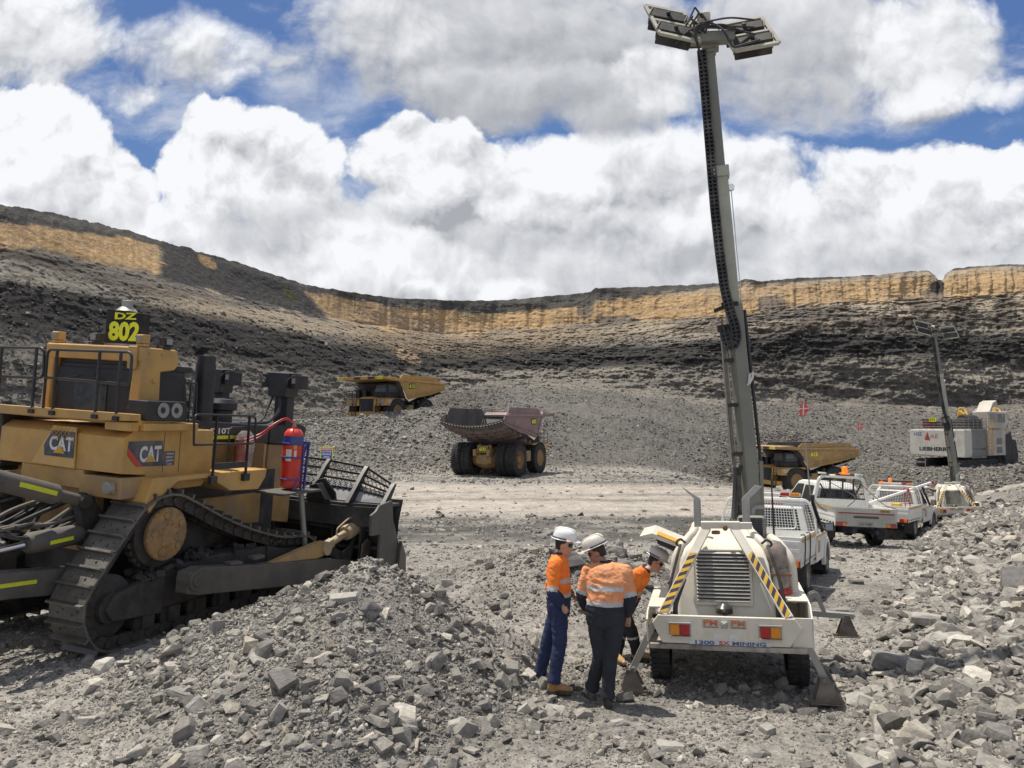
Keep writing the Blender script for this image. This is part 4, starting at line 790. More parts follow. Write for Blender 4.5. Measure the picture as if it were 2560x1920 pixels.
    for a in (.3, 1.1, 2.6): b.bar((.26 * math.cos(a), .26 * math.sin(a), 0), (.26 * math.cos(a), .26 * math.sin(a), .82), .035)
    b.bar((.20, -.14, .0), (.24, .22, .82), .04); b.bar((.2, .26, .0), (.26, .26, .84), .05); b.bb(.05, .3, .2, .28, .78, .84); b.obj('bracket', BLUE, fe, .004)
    for (a0, z0, w_, h_, m_) in ((-1.35, .60, .14, .20, TXW), (-.72, .74, .08, .07, HAZY), (-.68, .63, .06, .11, TXW)):
        b = B(); vs = []
        for k_ in range(6):
            a = a0 + w_ / .238 * (k_ / 5 - .5) ; vs += [(.2385 * math.cos(a), .2385 * math.sin(a), z0 - h_ / 2), (.2385 * math.cos(a), .2385 * math.sin(a), z0 + h_ / 2)]
        b.add(vs, [(2 * k_, 2 * k_ + 2, 2 * k_ + 3, 2 * k_ + 1) for k_ in range(5)]); b.obj('label', m_, fe, ang=60, fix=False)
    b = B(); b.cyl((0, 0, 1.08), (0, 0, 1.2), .04, n=12); b.box((.04, 0, 1.2), (.2, .04, .03)); b.box((.0, .06, 1.16), (.05, .16, .05)); b.obj('valve', GALV, fe, .006)
    for k_ in range(2):
        b = B(); b.tube(arc([(0, -.03, 1.14 + .01 * k_), (-.02, -.30, 1.24 + .02 * k_), (-.15, -.62, 1.10 + .03 * k_), (-.3, -.85, .90 + .05 * k_), (-.5, -1.15, .80 + .05 * k_)], .25, 8), .011); b.obj('hose', RED, fe)
    b = B(); b.bb(1.22, 1.82, 1.25, 2.42, 1.88, 1.92); b.bar((1.0, 1.7, 1.88), (1.3, 1.7, 1.88), .3, .05); b.obj('stand_plate', ARM, D, .006)
    b = B(); b.tube([(1.5, 2.2, 1.88), (1.52, 2.42, .85)], .05, 14); b.obj('stand_leg', GALV, D)
    # bagged extinguisher beside the hood
    b = B(); b.lathe([(0, 0), (.12, .03), (.14, .2), (.15, .5), (.17, .7), (.15, .9), (.08, 1), (0, 1)], (.95, 1.22, 2.1), (.95, 1.22, 2.95), 14); b.obj('bagged_bottle', mat('clear_bag', (.30, .25, .23), .3, 0, .4, .4), D)
    b = B(); b.cyl((.95, 1.12, 2.35), (.95, 1.12, 2.8), .11, n=14); b.obj('spare_bottle', mat('faded_red', (.25, .05, .045), .5, 0, .2, .3), D)
    # ripper: cylinders, links, beam, hoses
    for sd_, xx in ((1, .78), (-1, -.78)):
        b = B(); b.ext([(-1.95, 2.12), (-1.80, 2.05), (-1.55, 1.7), (-1.6, 1.2), (-2.0, 1.4), (-1.95, 1.62), (-2.03, 1.9)], 'x', xx - .06, xx + .06); b.cyl((xx - .12, -1.94, 1.98), (xx + .12, -1.94, 1.98), .10, n=18); b.cyl((xx - .13, -1.88, 1.5), (xx + .13, -1.88, 1.5), .09, n=18); b.obj('ripper_link', MUD, D, .02)
        b = B(); b.lathe([(0, 0), (.08, 0), (.08, .25), (.135, .28), (.135, .42), (.13, 1), (0, 1)], (xx, -1.98, 2.0), (xx, -3.4, 2.42), 20); o = b.obj('ripper_cylinder', ARM, D)
        b = B(); b.bar((xx + .128, -2.45, 2.145), (xx + .128, -3.0, 2.31), .02, .06, (0, 0, 1)); b.obj('reflective_strip', LIME, o, ang=0)
        b = B(); b.lathe([(0, 0), (.11, 0), (.14, .1), (.14, .75), (.11, .8), (0, .8)], (xx, -1.92, 1.53), (xx, -2.95, 1.50), 20); o = b.obj('ripper_cylinder', ARM, D)
        b = B(); b.cyl((xx, -2.7, 1.5), (xx, -3.9, 1.42), .05, n=14); b.obj('cylinder_rod', CHROME, o)
        b = B(); b.bar((xx + .137, -2.15, 1.52), (xx + .137, -2.5, 1.50), .02, .05, (0, 0, 1)); b.obj('reflective_strip', LIME, o, ang=0)
        b = B(); b.ext([(-1.7, 1.05), (-3.9, 1.30), (-4.0, .92), (-3.0, .86), (-1.7, .70)], 'x', xx - .13, xx + .13); o = b.obj('ripper_arm', ARM, D, .02)
        b = B(); b.bar((xx + .133, -2.65, 1.02), (xx + .133, -3.6, 1.08), .01, .05, (0, 0, 1)); b.obj('reflective_strip', LIME, o, ang=0)
    b = B(); b.bb(-1.2, 1.0, -4.2, -3.7, .85, 1.35); b.obj('ripper_beam', ARM, D, .04)
    r_ = random.Random(3)
    for k_ in range(22):
        b = B(); x0 = r_.uniform(-.6, .65); z0 = r_.uniform(1.8, 2.05); x1 = x0 + r_.uniform(-.3, .3); y1 = r_.uniform(-3.2, -2.2)
        b.tube(arc([(x0, -1.5, z0), (x0 + .05, -1.9, z0 - .1), ((x0 + x1) / 2, (y1 - 1.9) / 2, z0 - r_.uniform(.15, .6)), (x1, y1, 1.45 + r_.uniform(0, .4)), (x1 + .1, y1 - .4, 1.7)], .3, 6), r_.choice([.018, .025, .032]))
        b.obj('hydraulic_hose', [BLKD, BLKD, mat('dusty_hose', (.15, .13, .11), .8)][k_ % 3], D)
    b = B(); b.ext([(-.75, 1.2), (.75, 1.2), (.7, 2.12), (-.7, 2.12)], 'y', -1.62, -1.45); b.obj('rear_case', YELD, D, .03)
    b = B()
    for (x0, z0, w_) in ((-.9, 2.22, .12), (-.7, 2.12, .1), (-.42, 2.1, .14), (-.2, 2.05, .1)): b.box((x0, -2.0, z0), (w_, .2, .05), (0, 8, 0))
    b.obj('valve_block', YEL, D, .01)
    b = B(); b.ext([(-1.9, 2.35), (-1.1, 2.3), (-1.15, 3.1), (-1.9, 3.1)], 'y', -1.75, -1.2); b.bb(-2.1, -1.3, -1.8, -.2, 2.2, 3.05); b.obj('hydraulic_tank', BLKD, D, .03)
    return D
dozer()
# ------------------------------------------------------------------ wheels
def road_wheel(parent, x, y, z, r, w, side, rimm, name='wheel'):
    W_ = empty(name, (x, y, z)); W_.parent = parent
    b = B(); b.lathe([(r * .60, .0), (r * .86, -.02), (r * .97, .08), (r, .2), (r, .8), (r * .97, .92), (r * .86, 1.02), (r * .60, 1.0)], (-w / 2, 0, 0), (w / 2, 0, 0), 36)
    for k_ in range(36):
        a = 2 * math.pi * k_ / 36
        for sx_ in (-1, 1): b.box((sx_ * w * .28, math.cos(a) * r, math.sin(a) * r), (w * .40, .045, .022), (math.degrees(a) - 90, 0, 0))
    b.obj('tyre', RUB, W_)
    b = B(); s_ = side
    b.lathe([(r * .60, 0), (r * .60, .2), (r * .5, .32), (r * .5, .7), (r * .22, .78), (r * .2, .9), (0, .9)], (s_ * w * .52, 0, 0), (-s_ * w * .3, 0, 0), 28)
    b.cyl((s_ * w * .1, 0, 0), (s_ * w * .46, 0, 0), r * .16, n=14); b.obj('rim', rimm, W_)
    return W_
RIMW = mat('dusty_rim', (.42, .40, .36), .5, .3, .15, .6)
# ------------------------------------------------------------------ lighting tower trailer (origin under the rear plate)
def hazard(parent, p0, p1, wd, nrm, n=14, cover=(0, 1)):
    """diagonal black and yellow stripes on a bar face"""
    p0, p1, nn = Vector(p0), Vector(p1), Vector(nrm).normalized(); d = p1 - p0; u = d.normalized(); s_ = u.cross(nn).normalized() * wd / 2
    L = d.length; st = L / n; bs = [B(), B()]
    for k_ in range(n):
        a, b_ = k_ * st, (k_ + 1) * st; sh = wd * .5
        q = lambda t, e: p0 + u * min(max(t + e * sh, 0), L) + s_ * e + nn * .004
        bs[k_ % 2].add([q(a, -1), q(b_, -1), q(b_, 1), q(a, 1)], [(0, 1, 2, 3)])
    o = bs[0].obj('hazard_stripes', HAZY, parent, ang=0); bs[1].obj('hazard_stripes', TXD, parent, ang=0)
def tower(loc, yaw, roll, label, near=True):
    T = empty('lighting_tower', loc, yaw, roll); tag(T, label, 'lighting tower', 'lighting towers in the pit')
    # rear plate
    b = B(); b.ext([(-.76, .94), (.72, .94), (.80, .83), (.66, .63), (-.72, .63), (-.83, .85)], 'y', 0, .05); rp = b.obj('rear_plate', CREAM, T, .008)
    b = B(); b.bb(-.88, .86, .04, 2.35, .555, .62); b.bb(-.86, .84, .0, .04, .56, .62); b.obj('chassis', CREAMD, T, .01)
    for x0, x1 in ((-.63, -.41), (.35, .57)):
        b = B(); b.bb(x0 - .01, x1 + .01, -.012, 0, .72, .86); b.bb(x0 - .012, x1 + .012, -.05, 0, .855, .87); b.bb(x0 - .012, x1 + .012, -.05, 0, .715, .722); lp = b.obj('tail_lamp', GALV, rp)
        a = [(x0, TAMB), ((x0 + x1) / 2, TRED)] if x0 < 0 else [(x0, TRED), ((x0 + x1) / 2, TAMB)]
        for xx, m_ in a: b = B(); b.bb(xx + .004, xx + .105, -.035, -.012, .727, .85); b.obj('lens', m_, lp, .006)
    for x0, x1 in ((-.27, -.09), (.03, .21)):
        b = B(); b.bb(x0, x1, -.006, 0, .812, .912); pl = b.obj('maker_plate', mat('plate_cream', (.55, .5, .42), .5, 0, .1, .4), rp, ang=0)
        text('PM', mat('plate_orange', (.62, .17, .07), .5, 0, .1, .3), pl, ((x0 + x1) / 2, -.006, .872), (1, 0, 0), (0, 0, 1), .065, .15, .03)
        b = B()
        for k_ in range(9): b.bb(x0 + .015 + k_ * .018, x0 + .025 + k_ * .018, -.009, -.006, .818, .83)
        b.obj('plate_small_print', TXD, pl, ang=0)
    b = B(); b.box((-.03, -.03, .86), (.07, .06, .07)); b.cyl((-.03, -.06, .86), (-.03, -.09, .86), .03, n=12); b.obj('trailer_socket', GALV, rp, .008)
    for x0 in (-.15, .02): b = B(); b.bb(x0, x0 + .08, -.005, 0, .70, .755); b.obj('warning_label', TXW, rp, ang=0)
    b = B(); b.bb(-.42, .46, -.005, 0, .628, .675); st = b.obj('name_strip', mat('strip_white', (.6, .62, .66), .5, 0, .05, .2), rp, ang=0)
    text('1300', TXB, st, (-.25, -.006, .652), (1, 0, 0), (0, 0, 1), .042, .21, .03); text('SX', TXR, st, (-.035, -.006, .652), (1, 0, 0), (0, 0, 1), .042, .12, .03); text('MINING', TXB, st, (.23, -.006, .652), (1, 0, 0), (0, 0, 1), .042, .36, .03)
    # tray around the cabinet, mudguards
    b = B(); b.bb(-.72, .70, .05, .08, .62, .93); b.ext([(.05, .93), (.05, .62), (1.4, .62), (1.5, 1.0), (1.4, 1.08), (.2, 1.06)], 'x', .90, .92); b.bb(.62, .92, .05, .07, .62, .94); b.bb(.66, .92, .35, 1.5, 1.05, 1.07); b.bb(.62, .9, 1.4, 1.45, .62, 1.06)
    b.ext([(.05, .88), (.05, .62), (1.4, .62), (1.5, .95), (.2, .95)], 'x', -.90, -.88); b.bb(-.9, -.66, .35, 1.5, .94, .96); b.obj('trailer_tray', CREAM, T, .006)
    b = B(); b.bb(-.62, .62, .12, .5, .615, .64); b.obj('sump', mat('oily_black', (.02, .018, .016), .35, 0, .3, .3), T)
    # cabinet
    b = B(); cs = [(.12, .62, .94, .56), (.30, .60, 1.30, .56), (.36, .56, 1.55, .50), (.42, .52, 1.70, .44)]
    prof = [(.36, .66), (.44, 1.0), (.56, 1.45), (.68, 1.60), (.82, 1.70), (1.0, 1.76), (1.7, 1.76), (1.85, 1.6), (1.85, .66)]
    hw = lambda z: np.interp(z, [.6, 1.1, 1.45, 1.65, 1.8], [.56, .56, .53, .46, .36])
    vs = [(s_ * hw(z), y, z) for s_ in (-1, 1) for y, z in prof]; n = len(prof)
    fs = [(i, i + 1, n + i + 1, n + i) for i in range(n - 1)] + [(n - 1, 0, n, 2 * n - 1), tuple(range(n - 1, -1, -1)), tuple(range(n, 2 * n))]
    b.add(vs, fs); cab = b.obj('engine_cabinet', CREAM, T, .05, seg=4)
    b = B(); b.ext([(-.36, .98), (.30, .98), (.28, 1.62), (-.34, 1.62)], 'y', .27, .30); T1 = b
    vent = empty('radiator_vent', (0, 0, 0)); vent.parent = T
    Mv = Matrix.Translation((-.02, .40, 1.0)) @ Euler((R(-14), 0, 0)).to_matrix().to_4x4()
    b = B(); b.T = Mv; b.bb(-.33, .33, -.01, .02, -.02, .62); b.obj('vent_frame', CREAM, vent, .006)
    b = B(); b.T = Mv; b.bb(-.30, .30, -.016, -.008, .02, .60); b.obj('vent_core', TXD, vent, ang=0)
    b = B(); b.T = Mv
    for k_ in range(14): b.box((0, -.03, .035 + k_ * .042), (.60, .05, .006), (28, 0, 0))
    b.obj('vent_slats', mat('slat_paint', (.62, .60, .52), .5, 0, .1, .4), vent, ang=0)
    b = B(); b.lathe([(.0, 0), (.10, .1), (.09, .6), (.03, 1), (0, 1)], (-.02, .33, .90), (-.02, .33, 1.02), 16); b.cyl((-.02, .3, .96), (-.02, .2, .93), .03, n=12); b.obj('filler_cap', MATS['oily_black'], T)
    b = B(); b.bb(-.54, .52, .338, .36, .66, .80); b.obj('grime_strip', CREAMD, T, .01)
    b = B(); b.bb(-.07, .05, .40, .41, 1.04, .98); b.obj('vent_label', TXW, T, ang=0)
    for s_ in (-1, 1):                                # rounded roll tubes beside the cabinet
        b = B(); b.tube(arc([(.60 * s_, .62, .95), (.58 * s_, .66, 1.50), (.42 * s_, .8, 1.70), (.34 * s_, 1.0, 1.76), (.34 * s_, 1.6, 1.76)], .25, 8), .05, 12); b.obj('side_tube', CREAM, T, ang=60)
    b = B(); b.tube(arc([(.80, .8, .95), (.78, .8, 1.46), (.66, .95, 1.62), (.6, 1.5, 1.62)], .2, 8), .06, 12); b.obj('side_tube', CREAM, T, ang=60)
    for s_ in (-1, 1):
        b = B(); b.tube(arc([(.50 * s_, .5, 1.66), (.52 * s_, .35, 1.60), (.62 * s_, .25, 1.25), (.66 * s_, .2, .95)], .2, 7), .018); b.tube(arc([(.46 * s_, .3, 1.3), (.58 * s_, .15, 1.0), (.55 * s_, .15, .75), (.35 * s_, .1, .68)], .2, 7), .028); b.obj('hydraulic_hose', BLKD, T)
        b = B(); b.tube(arc([(.44 * s_, .55, 1.68), (.50 * s_, .5, 1.74), (.56 * s_, .5, 1.68), (.50 * s_, .48, 1.64)], .04), .014); b.obj('hose_clamp', BLKD, T)
    # A frame
    b = B(); b.bb(-.25, .20, .56, .66, 1.85, 1.93); b.bb(.16, .34, .58, .64, 1.84, 1.92); fr = b.obj('frame_crossbar', CREAM, T, .006)
    for p0, p1 in (((-.71, .04, .94), (-.18, .60, 1.86)), ((.66, .04, .94), (.13, .60, 1.86))):
        b = B(); b.bar(p0, p1, .098, .06, (0, -1, .6)); b.bar(Vector(p0) + Vector((-.05 if p0[0] < 0 else .05, .05, 0)), Vector(p1) + Vector((-.06 if p0[0] < 0 else .06, .1, -.08)), .018, .05, (0, -1, .6)); o = b.obj('frame_leg', CREAM, T, .004)
        d = Vector(p1) - Vector(p0); nr_ = Vector((0, -1, .6)); nr_ = (nr_ - d.normalized() * nr_.dot(d.normalized())).normalized()
        hazard(o, Vector(p0) + nr_ * .031, Vector(p0) + d * .70 + nr_ * .031, .075, nr_, 15)
    b = B(); b.cyl((.03, .54, 1.86), (.03, .57, 1.86), .03, n=14); b.lathe([(0, 0), (.03, .2), (.03, .6), (0, 1)], (.03, .50, 1.86), (.03, .55, 1.86), 12); b.obj('frame_pin', mat('rusty_steel', (.25, .13, .07), .7, .4, .3, .2), T)
    b = B(); b.lathe([(0, 0), (.05, .0), (.05, .5), (0, .6)], (-.08, .62, 1.78), (-.08, .62, 1.85), 14); b.obj('filler_cap', MATS['rusty_steel'], T)
    for x0, s_ in ((-.29, -1), (.29, 1)):
        b = B(); b.ext([(x0 - .04, 1.83), (x0 + .04, 1.83), (x0 + .04, 2.17), (x0 + .04 + .16 * s_ if s_ > 0 else x0 + .04, 2.32 if s_ > 0 else 2.18), (x0 - .04 + .16 * s_, 2.34), (x0 - .04, 2.18)], 'y', .88, .90)
        b.bar((x0 - .04, .87, 1.83), (x0 - .04, .87, 2.17), .01, .04, (0, 1, 0)); b.bar((x0 + .04, .87, 1.83), (x0 + .04, .87, 2.17), .01, .04, (0, 1, 0)); b.obj('lamp_rest', mat('galv_bright', (.42, .42, .40), .45, .2, .08, .25), T, .003)
    # legs, pads
    for x0, x1 in ((-.80, -1.06), (.76, .99)):
        s_ = 1 if x0 > 0 else -1
        b = B(); b.bar((x0, .10, .86), (x1 + .05 * s_, .10, .22), .075, .085, (0, 1, 0)); b.cyl((x1, .04, .30), (x1, .16, .30), .03); o = b.obj('stabiliser_leg', GALV, T, .006)
        pc = x1 + .03 * s_
        b = B(); b.bb(pc - .17, pc + .17, .0, .22, .025, .04)
        for yy in (.02, .19): b.ext([(pc - .13, .04), (pc + .16 * 1, .04), (pc + .02, .32), (pc - .05, .32)], 'y', yy, yy + .012)
        b.cyl((pc - .02, -.01, .29), (pc - .02, .23, .29), .022, n=10); b.obj('stabiliser_foot', mat('worn_brown_steel', (.16, .135, .11), .75, .3, .3, .5, .1, 6), o, .003)
    # side outrigger on the right
    b = B(); b.bar((.86, 1.9, .60), (1.62, 1.9, .56), .10, .07); o = b.obj('side_stabiliser', GALV, T, .006); hazard(o, (1.24, 1.864, .578), (1.60, 1.864, .56), .07, (0, -1, 0), 10)
    for yy in (1.86, 1.95): 
        b = B(); b.ext([(1.02, .56), (1.08, .84), (1.16, .87), (1.21, .84), (1.30, .56), (1.25, .56), (1.17, .78), (1.12, .78), (1.07, .56)], 'y', yy, yy + .012); b.obj('stabiliser_bracket', GALV, o, .003)
    b = B(); b.bb(1.36, 1.68, 1.8, 2.0, .30, .315)
    for yy in (1.83, 1.96): b.ext([(1.40, .315), (1.66, .315), (1.56, .58), (1.50, .58)], 'y', yy, yy + .012)
    b.obj('stabiliser_foot', MATS['worn_brown_steel'], o, .003)
    b = B(); b.bb(-.86, .86, 1.8, 1.98, .52, .62); b.obj('stabiliser_tube', CREAMD, T, .004)
    for s_ in (-1, 1): road_wheel(T, .79 * s_, .80, .37, .37, .23, s_, RIMW)
    b = B(); b.bar((0, 2.3, .56), (0, 3.6, .5), .1); b.bar((-.5, 2.3, .56), (0, 3.3, .52), .08); b.bar((.5, 2.3, .56), (0, 3.3, .52), .08); b.cyl((0, 3.5, .05), (0, 3.5, .5), .04); b.obj('drawbar', CREAMD, T)
    # open lid on the left
    b = B(); b.ext([(-1.02, 1.71), (-.86, 1.75), (-.42, 1.57), (-.44, 1.53), (-.86, 1.69), (-1.0, 1.68)], 'y', .9, 1.7); o = b.obj('open_hatch', CREAM, T, .008)
    b = B(); b.ext([(-.80, 1.735), (-.45, 1.593), (-.45, 1.583), (-.80, 1.725)], 'y', .895, 1.2); b.obj('hatch_label', HAZY, o, ang=0)
    b = B(); b.ext([(-.82, 1.69), (-.50, 1.55), (-.52, 1.47), (-.80, 1.6)], 'y', .95, 1.6); b.obj('hatch_lining', TXD, o, .02)
    # engine head and exhaust beside the mast
    b = B(); b.bb(.20, .56, 1.45, 1.95, 1.60, 1.90); o = b.obj('generator_head', OLIVE, T, .05, seg=3)
    b = B()
    for k_ in range(9): b.bb(.23, .50, 1.435, 1.45, 1.62 + k_ * .028, 1.635 + k_ * .028)
    b.obj('head_slats', TXD, o, ang=0)
    b = B(); b.bb(.22, .51, 1.443, 1.449, 1.61, 1.88); b.obj('head_grille', MATS['oily_black'], o, .0)
    b = B(); b.tube(arc([(.40, 1.6, 1.88), (.42, 1.6, 2.0), (.55, 1.58, 2.0)], .08), .035, 10); b.obj('exhaust_pipe', GALV, o)
    # bagged extinguisher
    b = B(); b.lathe([(0, 0), (.10, .02), (.13, .2), (.13, .45), (.11, .52), (.14, .6), (.13, .85), (.07, .97), (0, 1)], (.63, .72, 1.02), (.59, .72, 1.70), 12); o = b.obj('bagged_extinguisher', mat('brown_bag', (.27, .21, .18), .35, 0, .4, .5, .3, 9), T)
    b = B(); b.cyl((.63, .72, 1.06), (.625, .72, 1.14), .142, n=14); b.obj('red_base', TRED, o); b = B(); b.bb(.48, .76, .56, .6, 1.30, 1.33); b.obj('strap', MATS['rusty_steel'], o)
    # mast: lower, mid, upper sections all leaning a little
    def mp(z, dx=0, dy=0): return Vector((.405 - (z - 2) * .049 + dx, 1.72 + dy + (z - 2) * .0, z))
    b = B(); sec = [(-.115, .0), (-.035, -.125), (.115, -.10), (.115, .12), (-.115, .12)]
    b.add([tuple(mp(1.55) + Vector((x, y, 0))) for x, y in sec] + [tuple(mp(4.70) + Vector((x, y, 0))) for x, y in sec], [(4, 3, 2, 1, 0), (5, 6, 7, 8, 9)] + [(i, (i + 1) % 5, (i + 1) % 5 + 5, i + 5) for i in range(5)])
    for k_ in range(26):
        for dx_, dy_ in ((-.028, -.126), (.10, -.103)): b.box(mp(1.7 + k_ * .115, dx_, dy_), (.012, .01, .012))
    m1 = b.obj('mast_lower', OLIVE, T, .012)
    b = B(); b.bar(mp(4.6), mp(6.60), .165, .17, (0, 1, 0)); b.bar(mp(6.45), mp(6.60), .21, .22, (0, 1, 0)); b.obj('mast_middle', mat('mast_cream', (.40, .40, .32), .5, 0, .08, .3), T, .01)
    b = B(); b.bar(mp(6.5), mp(8.36), .12, .13, (0, 1, 0)); b.bar(mp(8.2), mp(8.36), .16, .17, (0, 1, 0)); b.obj('mast_upper', OLIVE, T, .008)
    b = B(); b.ext([(.02, 1.62), (.30, 1.62), (.30, 2.15)], 'y', 1.66, 1.69); b.bar((.52, 1.7, 1.6), (.54, 1.7, 2.6), .05, .12, (0, 1, 0)); b.obj('mast_bracket', OLIVE, T, .004)
    for x0, x1 in ((-.10, -.075), (-.15, -.125)):
        b = B(); b.tube([mp(2.55, x0 - .06, -.06), mp(4.35, x0 - .045, -.06)], .016); b.obj('hydraulic_tube', mat('rusty_chrome', (.36, .33, .28), .4, .6, .2, .3), T)
    b = B(); b.bar(mp(2.5, -.18, -.06), mp(4.5, -.17, -.06), .03, .05, (0, 1, 0)); b.obj('guide_rail', mat('brown_rail', (.17, .145, .12), .7, .2, .3), T)
    b = B()
    for z in (2.70, 3.35, 3.95): b.box(mp(z, -.13, -.05), (.12, .1, .05))
    b.bar(mp(4.38, -.24, -.05), mp(4.40, .02, -.05), .09, .1, (0, 1, 0)); b.bar(mp(4.62, -.26, -.08), mp(4.70, -.05, -.08), .05, .06, (0, 1, 0)); b.bar(mp(4.70, -.16, -.08), mp(4.70, .06, -.08), .06, .08, (0, 1, 0)); b.obj('guide_bracket', MUD, T, .006)
    b = B(); b.tube(arc([mp(2.52, -.17, -.07), mp(2.2, -.20, -.07), (.16, 1.6, 1.85)], .1), .035, 8); b.tube([mp(2.55, -.10, -.07), mp(2.42, -.13, -.07), (.19, 1.6, 1.85)], .022); b.bar((.27, 1.62, 1.9), (.24, 1.62, 2.42), .05, .05); b.obj('hose_bundle', BLKD, T)
    b = B(); b.tube([mp(2.55, .16, -.04), mp(4.62, .135, -.04)], .022); b.obj('winch_cable', BLK, T)
    b = B(); b.tube([mp(4.7, .11, -.02), mp(6.35, .11, -.02)], .006); b.cyl(mp(6.3, .11, -.07), mp(6.3, .11, 0), .045, n=14); b.obj('mast_cable', CHROME, T)
    b = B(); b.tube([mp(3.62, .10, -.13), mp(3.70, .15, -.13), mp(3.78, .16, -.13), mp(3.74, .12, -.13), mp(3.62, .10, -.13)], .016); b.bar(mp(3.60, .08, -.12), mp(3.66, .11, -.12), .02); b.obj('lifting_hook', TXW, T)
    # drag chain: zig-zag ladder look, up along the mast then looping back
    ch = [mp(8.22, -.11, -.10), mp(7.6, -.115, -.10), mp(6.9, -.12, -.10), mp(6.5, -.125, -.10), mp(6.0, -.13, -.11), mp(5.4, -.12, -.12), mp(4.9, -.10, -.13), mp(4.6, -.055, -.14), mp(4.4, -.01, -.15), mp(4.22, .0, -.15), mp(4.14, -.05, -.15), mp(4.12, -.09, -.15), mp(4.16, -.13, -.15), mp(4.28, -.15, -.14), mp(4.40, -.16, -.13)]
    pts = arc(ch, .15, 4); Lc = [0]
    for i in range(len(pts) - 1): Lc.append(Lc[-1] + (pts[i + 1] - pts[i]).length)
    b = B(); s_ = 0; st = .055
    def pat(s_):
        i = max(q for q in range(len(Lc) - 1) if Lc[q] <= s_ + 1e-9); f = (s_ - Lc[i]) / max(1e-6, Lc[i + 1] - Lc[i]); return pts[i].lerp(pts[i + 1], f)
    while s_ + st < Lc[-1]:
        p, q = pat(s_), pat(s_ + st); d = (q - p).normalized(); sd_ = d.cross(Vector((0, -1, 0))).normalized()
        b.bar(p - sd_ * .055, q - sd_ * .055, .016, .06, (0, 1, 0)); b.bar(p + sd_ * .055, q + sd_ * .055, .016, .06, (0, 1, 0)); b.bar(p - sd_ * .055, p + sd_ * .055, .020, .035, (0, 1, 0)); b.bar(p + Vector((0, .03, 0)), q + Vector((0, .03, 0)), .11, .02, (0, 1, 0)); s_ += st
    b.tube([pt + Vector((0, .015, 0)) for pt in pts[::2]], .026, 6)
    b.obj('cable_chain', mat('chain_black', (.022, .022, .024), .5, 0, .2, .3), T, ang=0)
    # lamp head
    top = mp(8.36)
    b = B(); b.bar(top + Vector((-.24, -.12, .03)), top + Vector((.34, -.12, -.02)), .14, .16, (0, 1, 0)); b.bar(top + Vector((-.10, 0, -.02)), top + Vector((.12, 0, .0)), .2, .22, (0, 1, 0)); b.obj('head_beam', OLIVE, T, .01)
    b = B(); b.box(top + Vector((-.06, -.10, .33)), (.17, .14, .11), (18, 4, -6)); o = b.obj('control_box', CREAM, T, .01)
    b = B(); b.box(top + Vector((-.05, -.16, .345)), (.06, .02, .03), (18, 4, -6)); b.obj('box_marking', TRED, o, ang=0)
    def panel(o_, ex, ey, nx_):
        if not near: ey = (ey[0] * .8, .06, ey[2] * 1.05)
        """lamp frame: corner o_, edges ex, ey; lamps hang below"""
        o_, ex, ey = Vector(o_), Vector(ex), Vector(ey); n_ = ex.cross(ey).normalized()
        if n_.z > 0: n_ = -n_
        F_ = empty('lamp_frame', (0, 0, 0)); F_.parent = T; b = B(); c = [o_, o_ + ex, o_ + ex + ey, o_ + ey]
        for i in range(4): b.bar(c[i], c[(i + 1) % 4], .045, .045, n_)
        b.bar(o_ + ey * .5, o_ + ex + ey * .5, .035, .035, n_); b.obj('frame_rails', mat('lamp_frame_paint', (.44, .43, .36), .5, 0, .08, .25), F_, .003)
        for k_ in range(2):
            kk_ = .86 if near else .92; cc = o_ + ex * .5 + ey * (.25 + .5 * k_) + n_ * .04; X_ = ex.normalized(); Y_ = ey.normalized(); w_, h_ = ex.length * kk_, ey.length * (.43 if near else .46)
            M = Matrix([(*[X_[i], (Y_ - X_ * Y_.dot(X_)).normalized()[i], n_[i], cc[i]],) for i in range(3)] + [(0, 0, 0, 1)])
            b = B(); b.T = M; b.add([(-w_ / 2, -h_ / 2, .13), (w_ / 2, -h_ / 2, .13), (w_ / 2, h_ / 2, .13), (-w_ / 2, h_ / 2, .13), (-w_ / 2, -h_ * .28, -.07), (w_ / 2, -h_ * .28, -.07), (w_ / 2, h_ * .28, -.07), (-w_ / 2, h_ * .28, -.07)],
                  [(0, 1, 2, 3), (7, 6, 5, 4), (0, 4, 5, 1), (1, 5, 6, 2), (2, 6, 7, 3), (3, 7, 4, 0)]); b.cyl((0, 0, -.07), (0, 0, -.12), .03, n=8); L__ = b.obj('floodlight', mat('lamp_black', (.014, .014, .015), .6, 0, .15, .15), F_, .008)
            b = B(); b.T = M; b.bb(-w_ / 2 + .01, w_ / 2 - .01, -h_ / 2 + .01, h_ / 2 - .01, .131, .136); b.obj('lamp_glass', mat('lamp_lens', (.25, .25, .24), .15, 0, 0), L__)
            for s_ in (-1, 1): b = B(); b.T = M; b.bb(s_ * w_ * .52 - .005, s_ * w_ * .52 + .005, -h_ * .3, h_ * .3, -.08, .08); b.obj('lamp_bracket', mat('tan_bracket', (.36, .32, .24), .5, .1, .1, .2), L__)
        return F_
    tv = top
    panel((-.56, 1.50, 8.49), (.53, 0, -.20), (-.20, .26, .56), 1)
    panel((.42, 1.50, 8.10), (.57, 0, .03), (-.19, .26, .50), 1)
    panel((-.36, 2.05, 8.62), (.42, .0, -.04), (.03, .12, .30), 1)
    b = B(); r_ = random.Random(5)
    for k_ in range(9):
        a = tv + Vector((r_.uniform(-.12, .05), -.15, r_.uniform(.0, .3))); c = tv + Vector((r_.choice([-.45, -.3, .4, .6]), r_.uniform(-.25, .1), r_.uniform(-.1, .2)))
        b.tube(arc([a, a + Vector((r_.uniform(-.15, .1), -.1, .12)), (a + c) / 2 + Vector((0, -.06, r_.uniform(.05, .15))), c], .12, 5), .013)
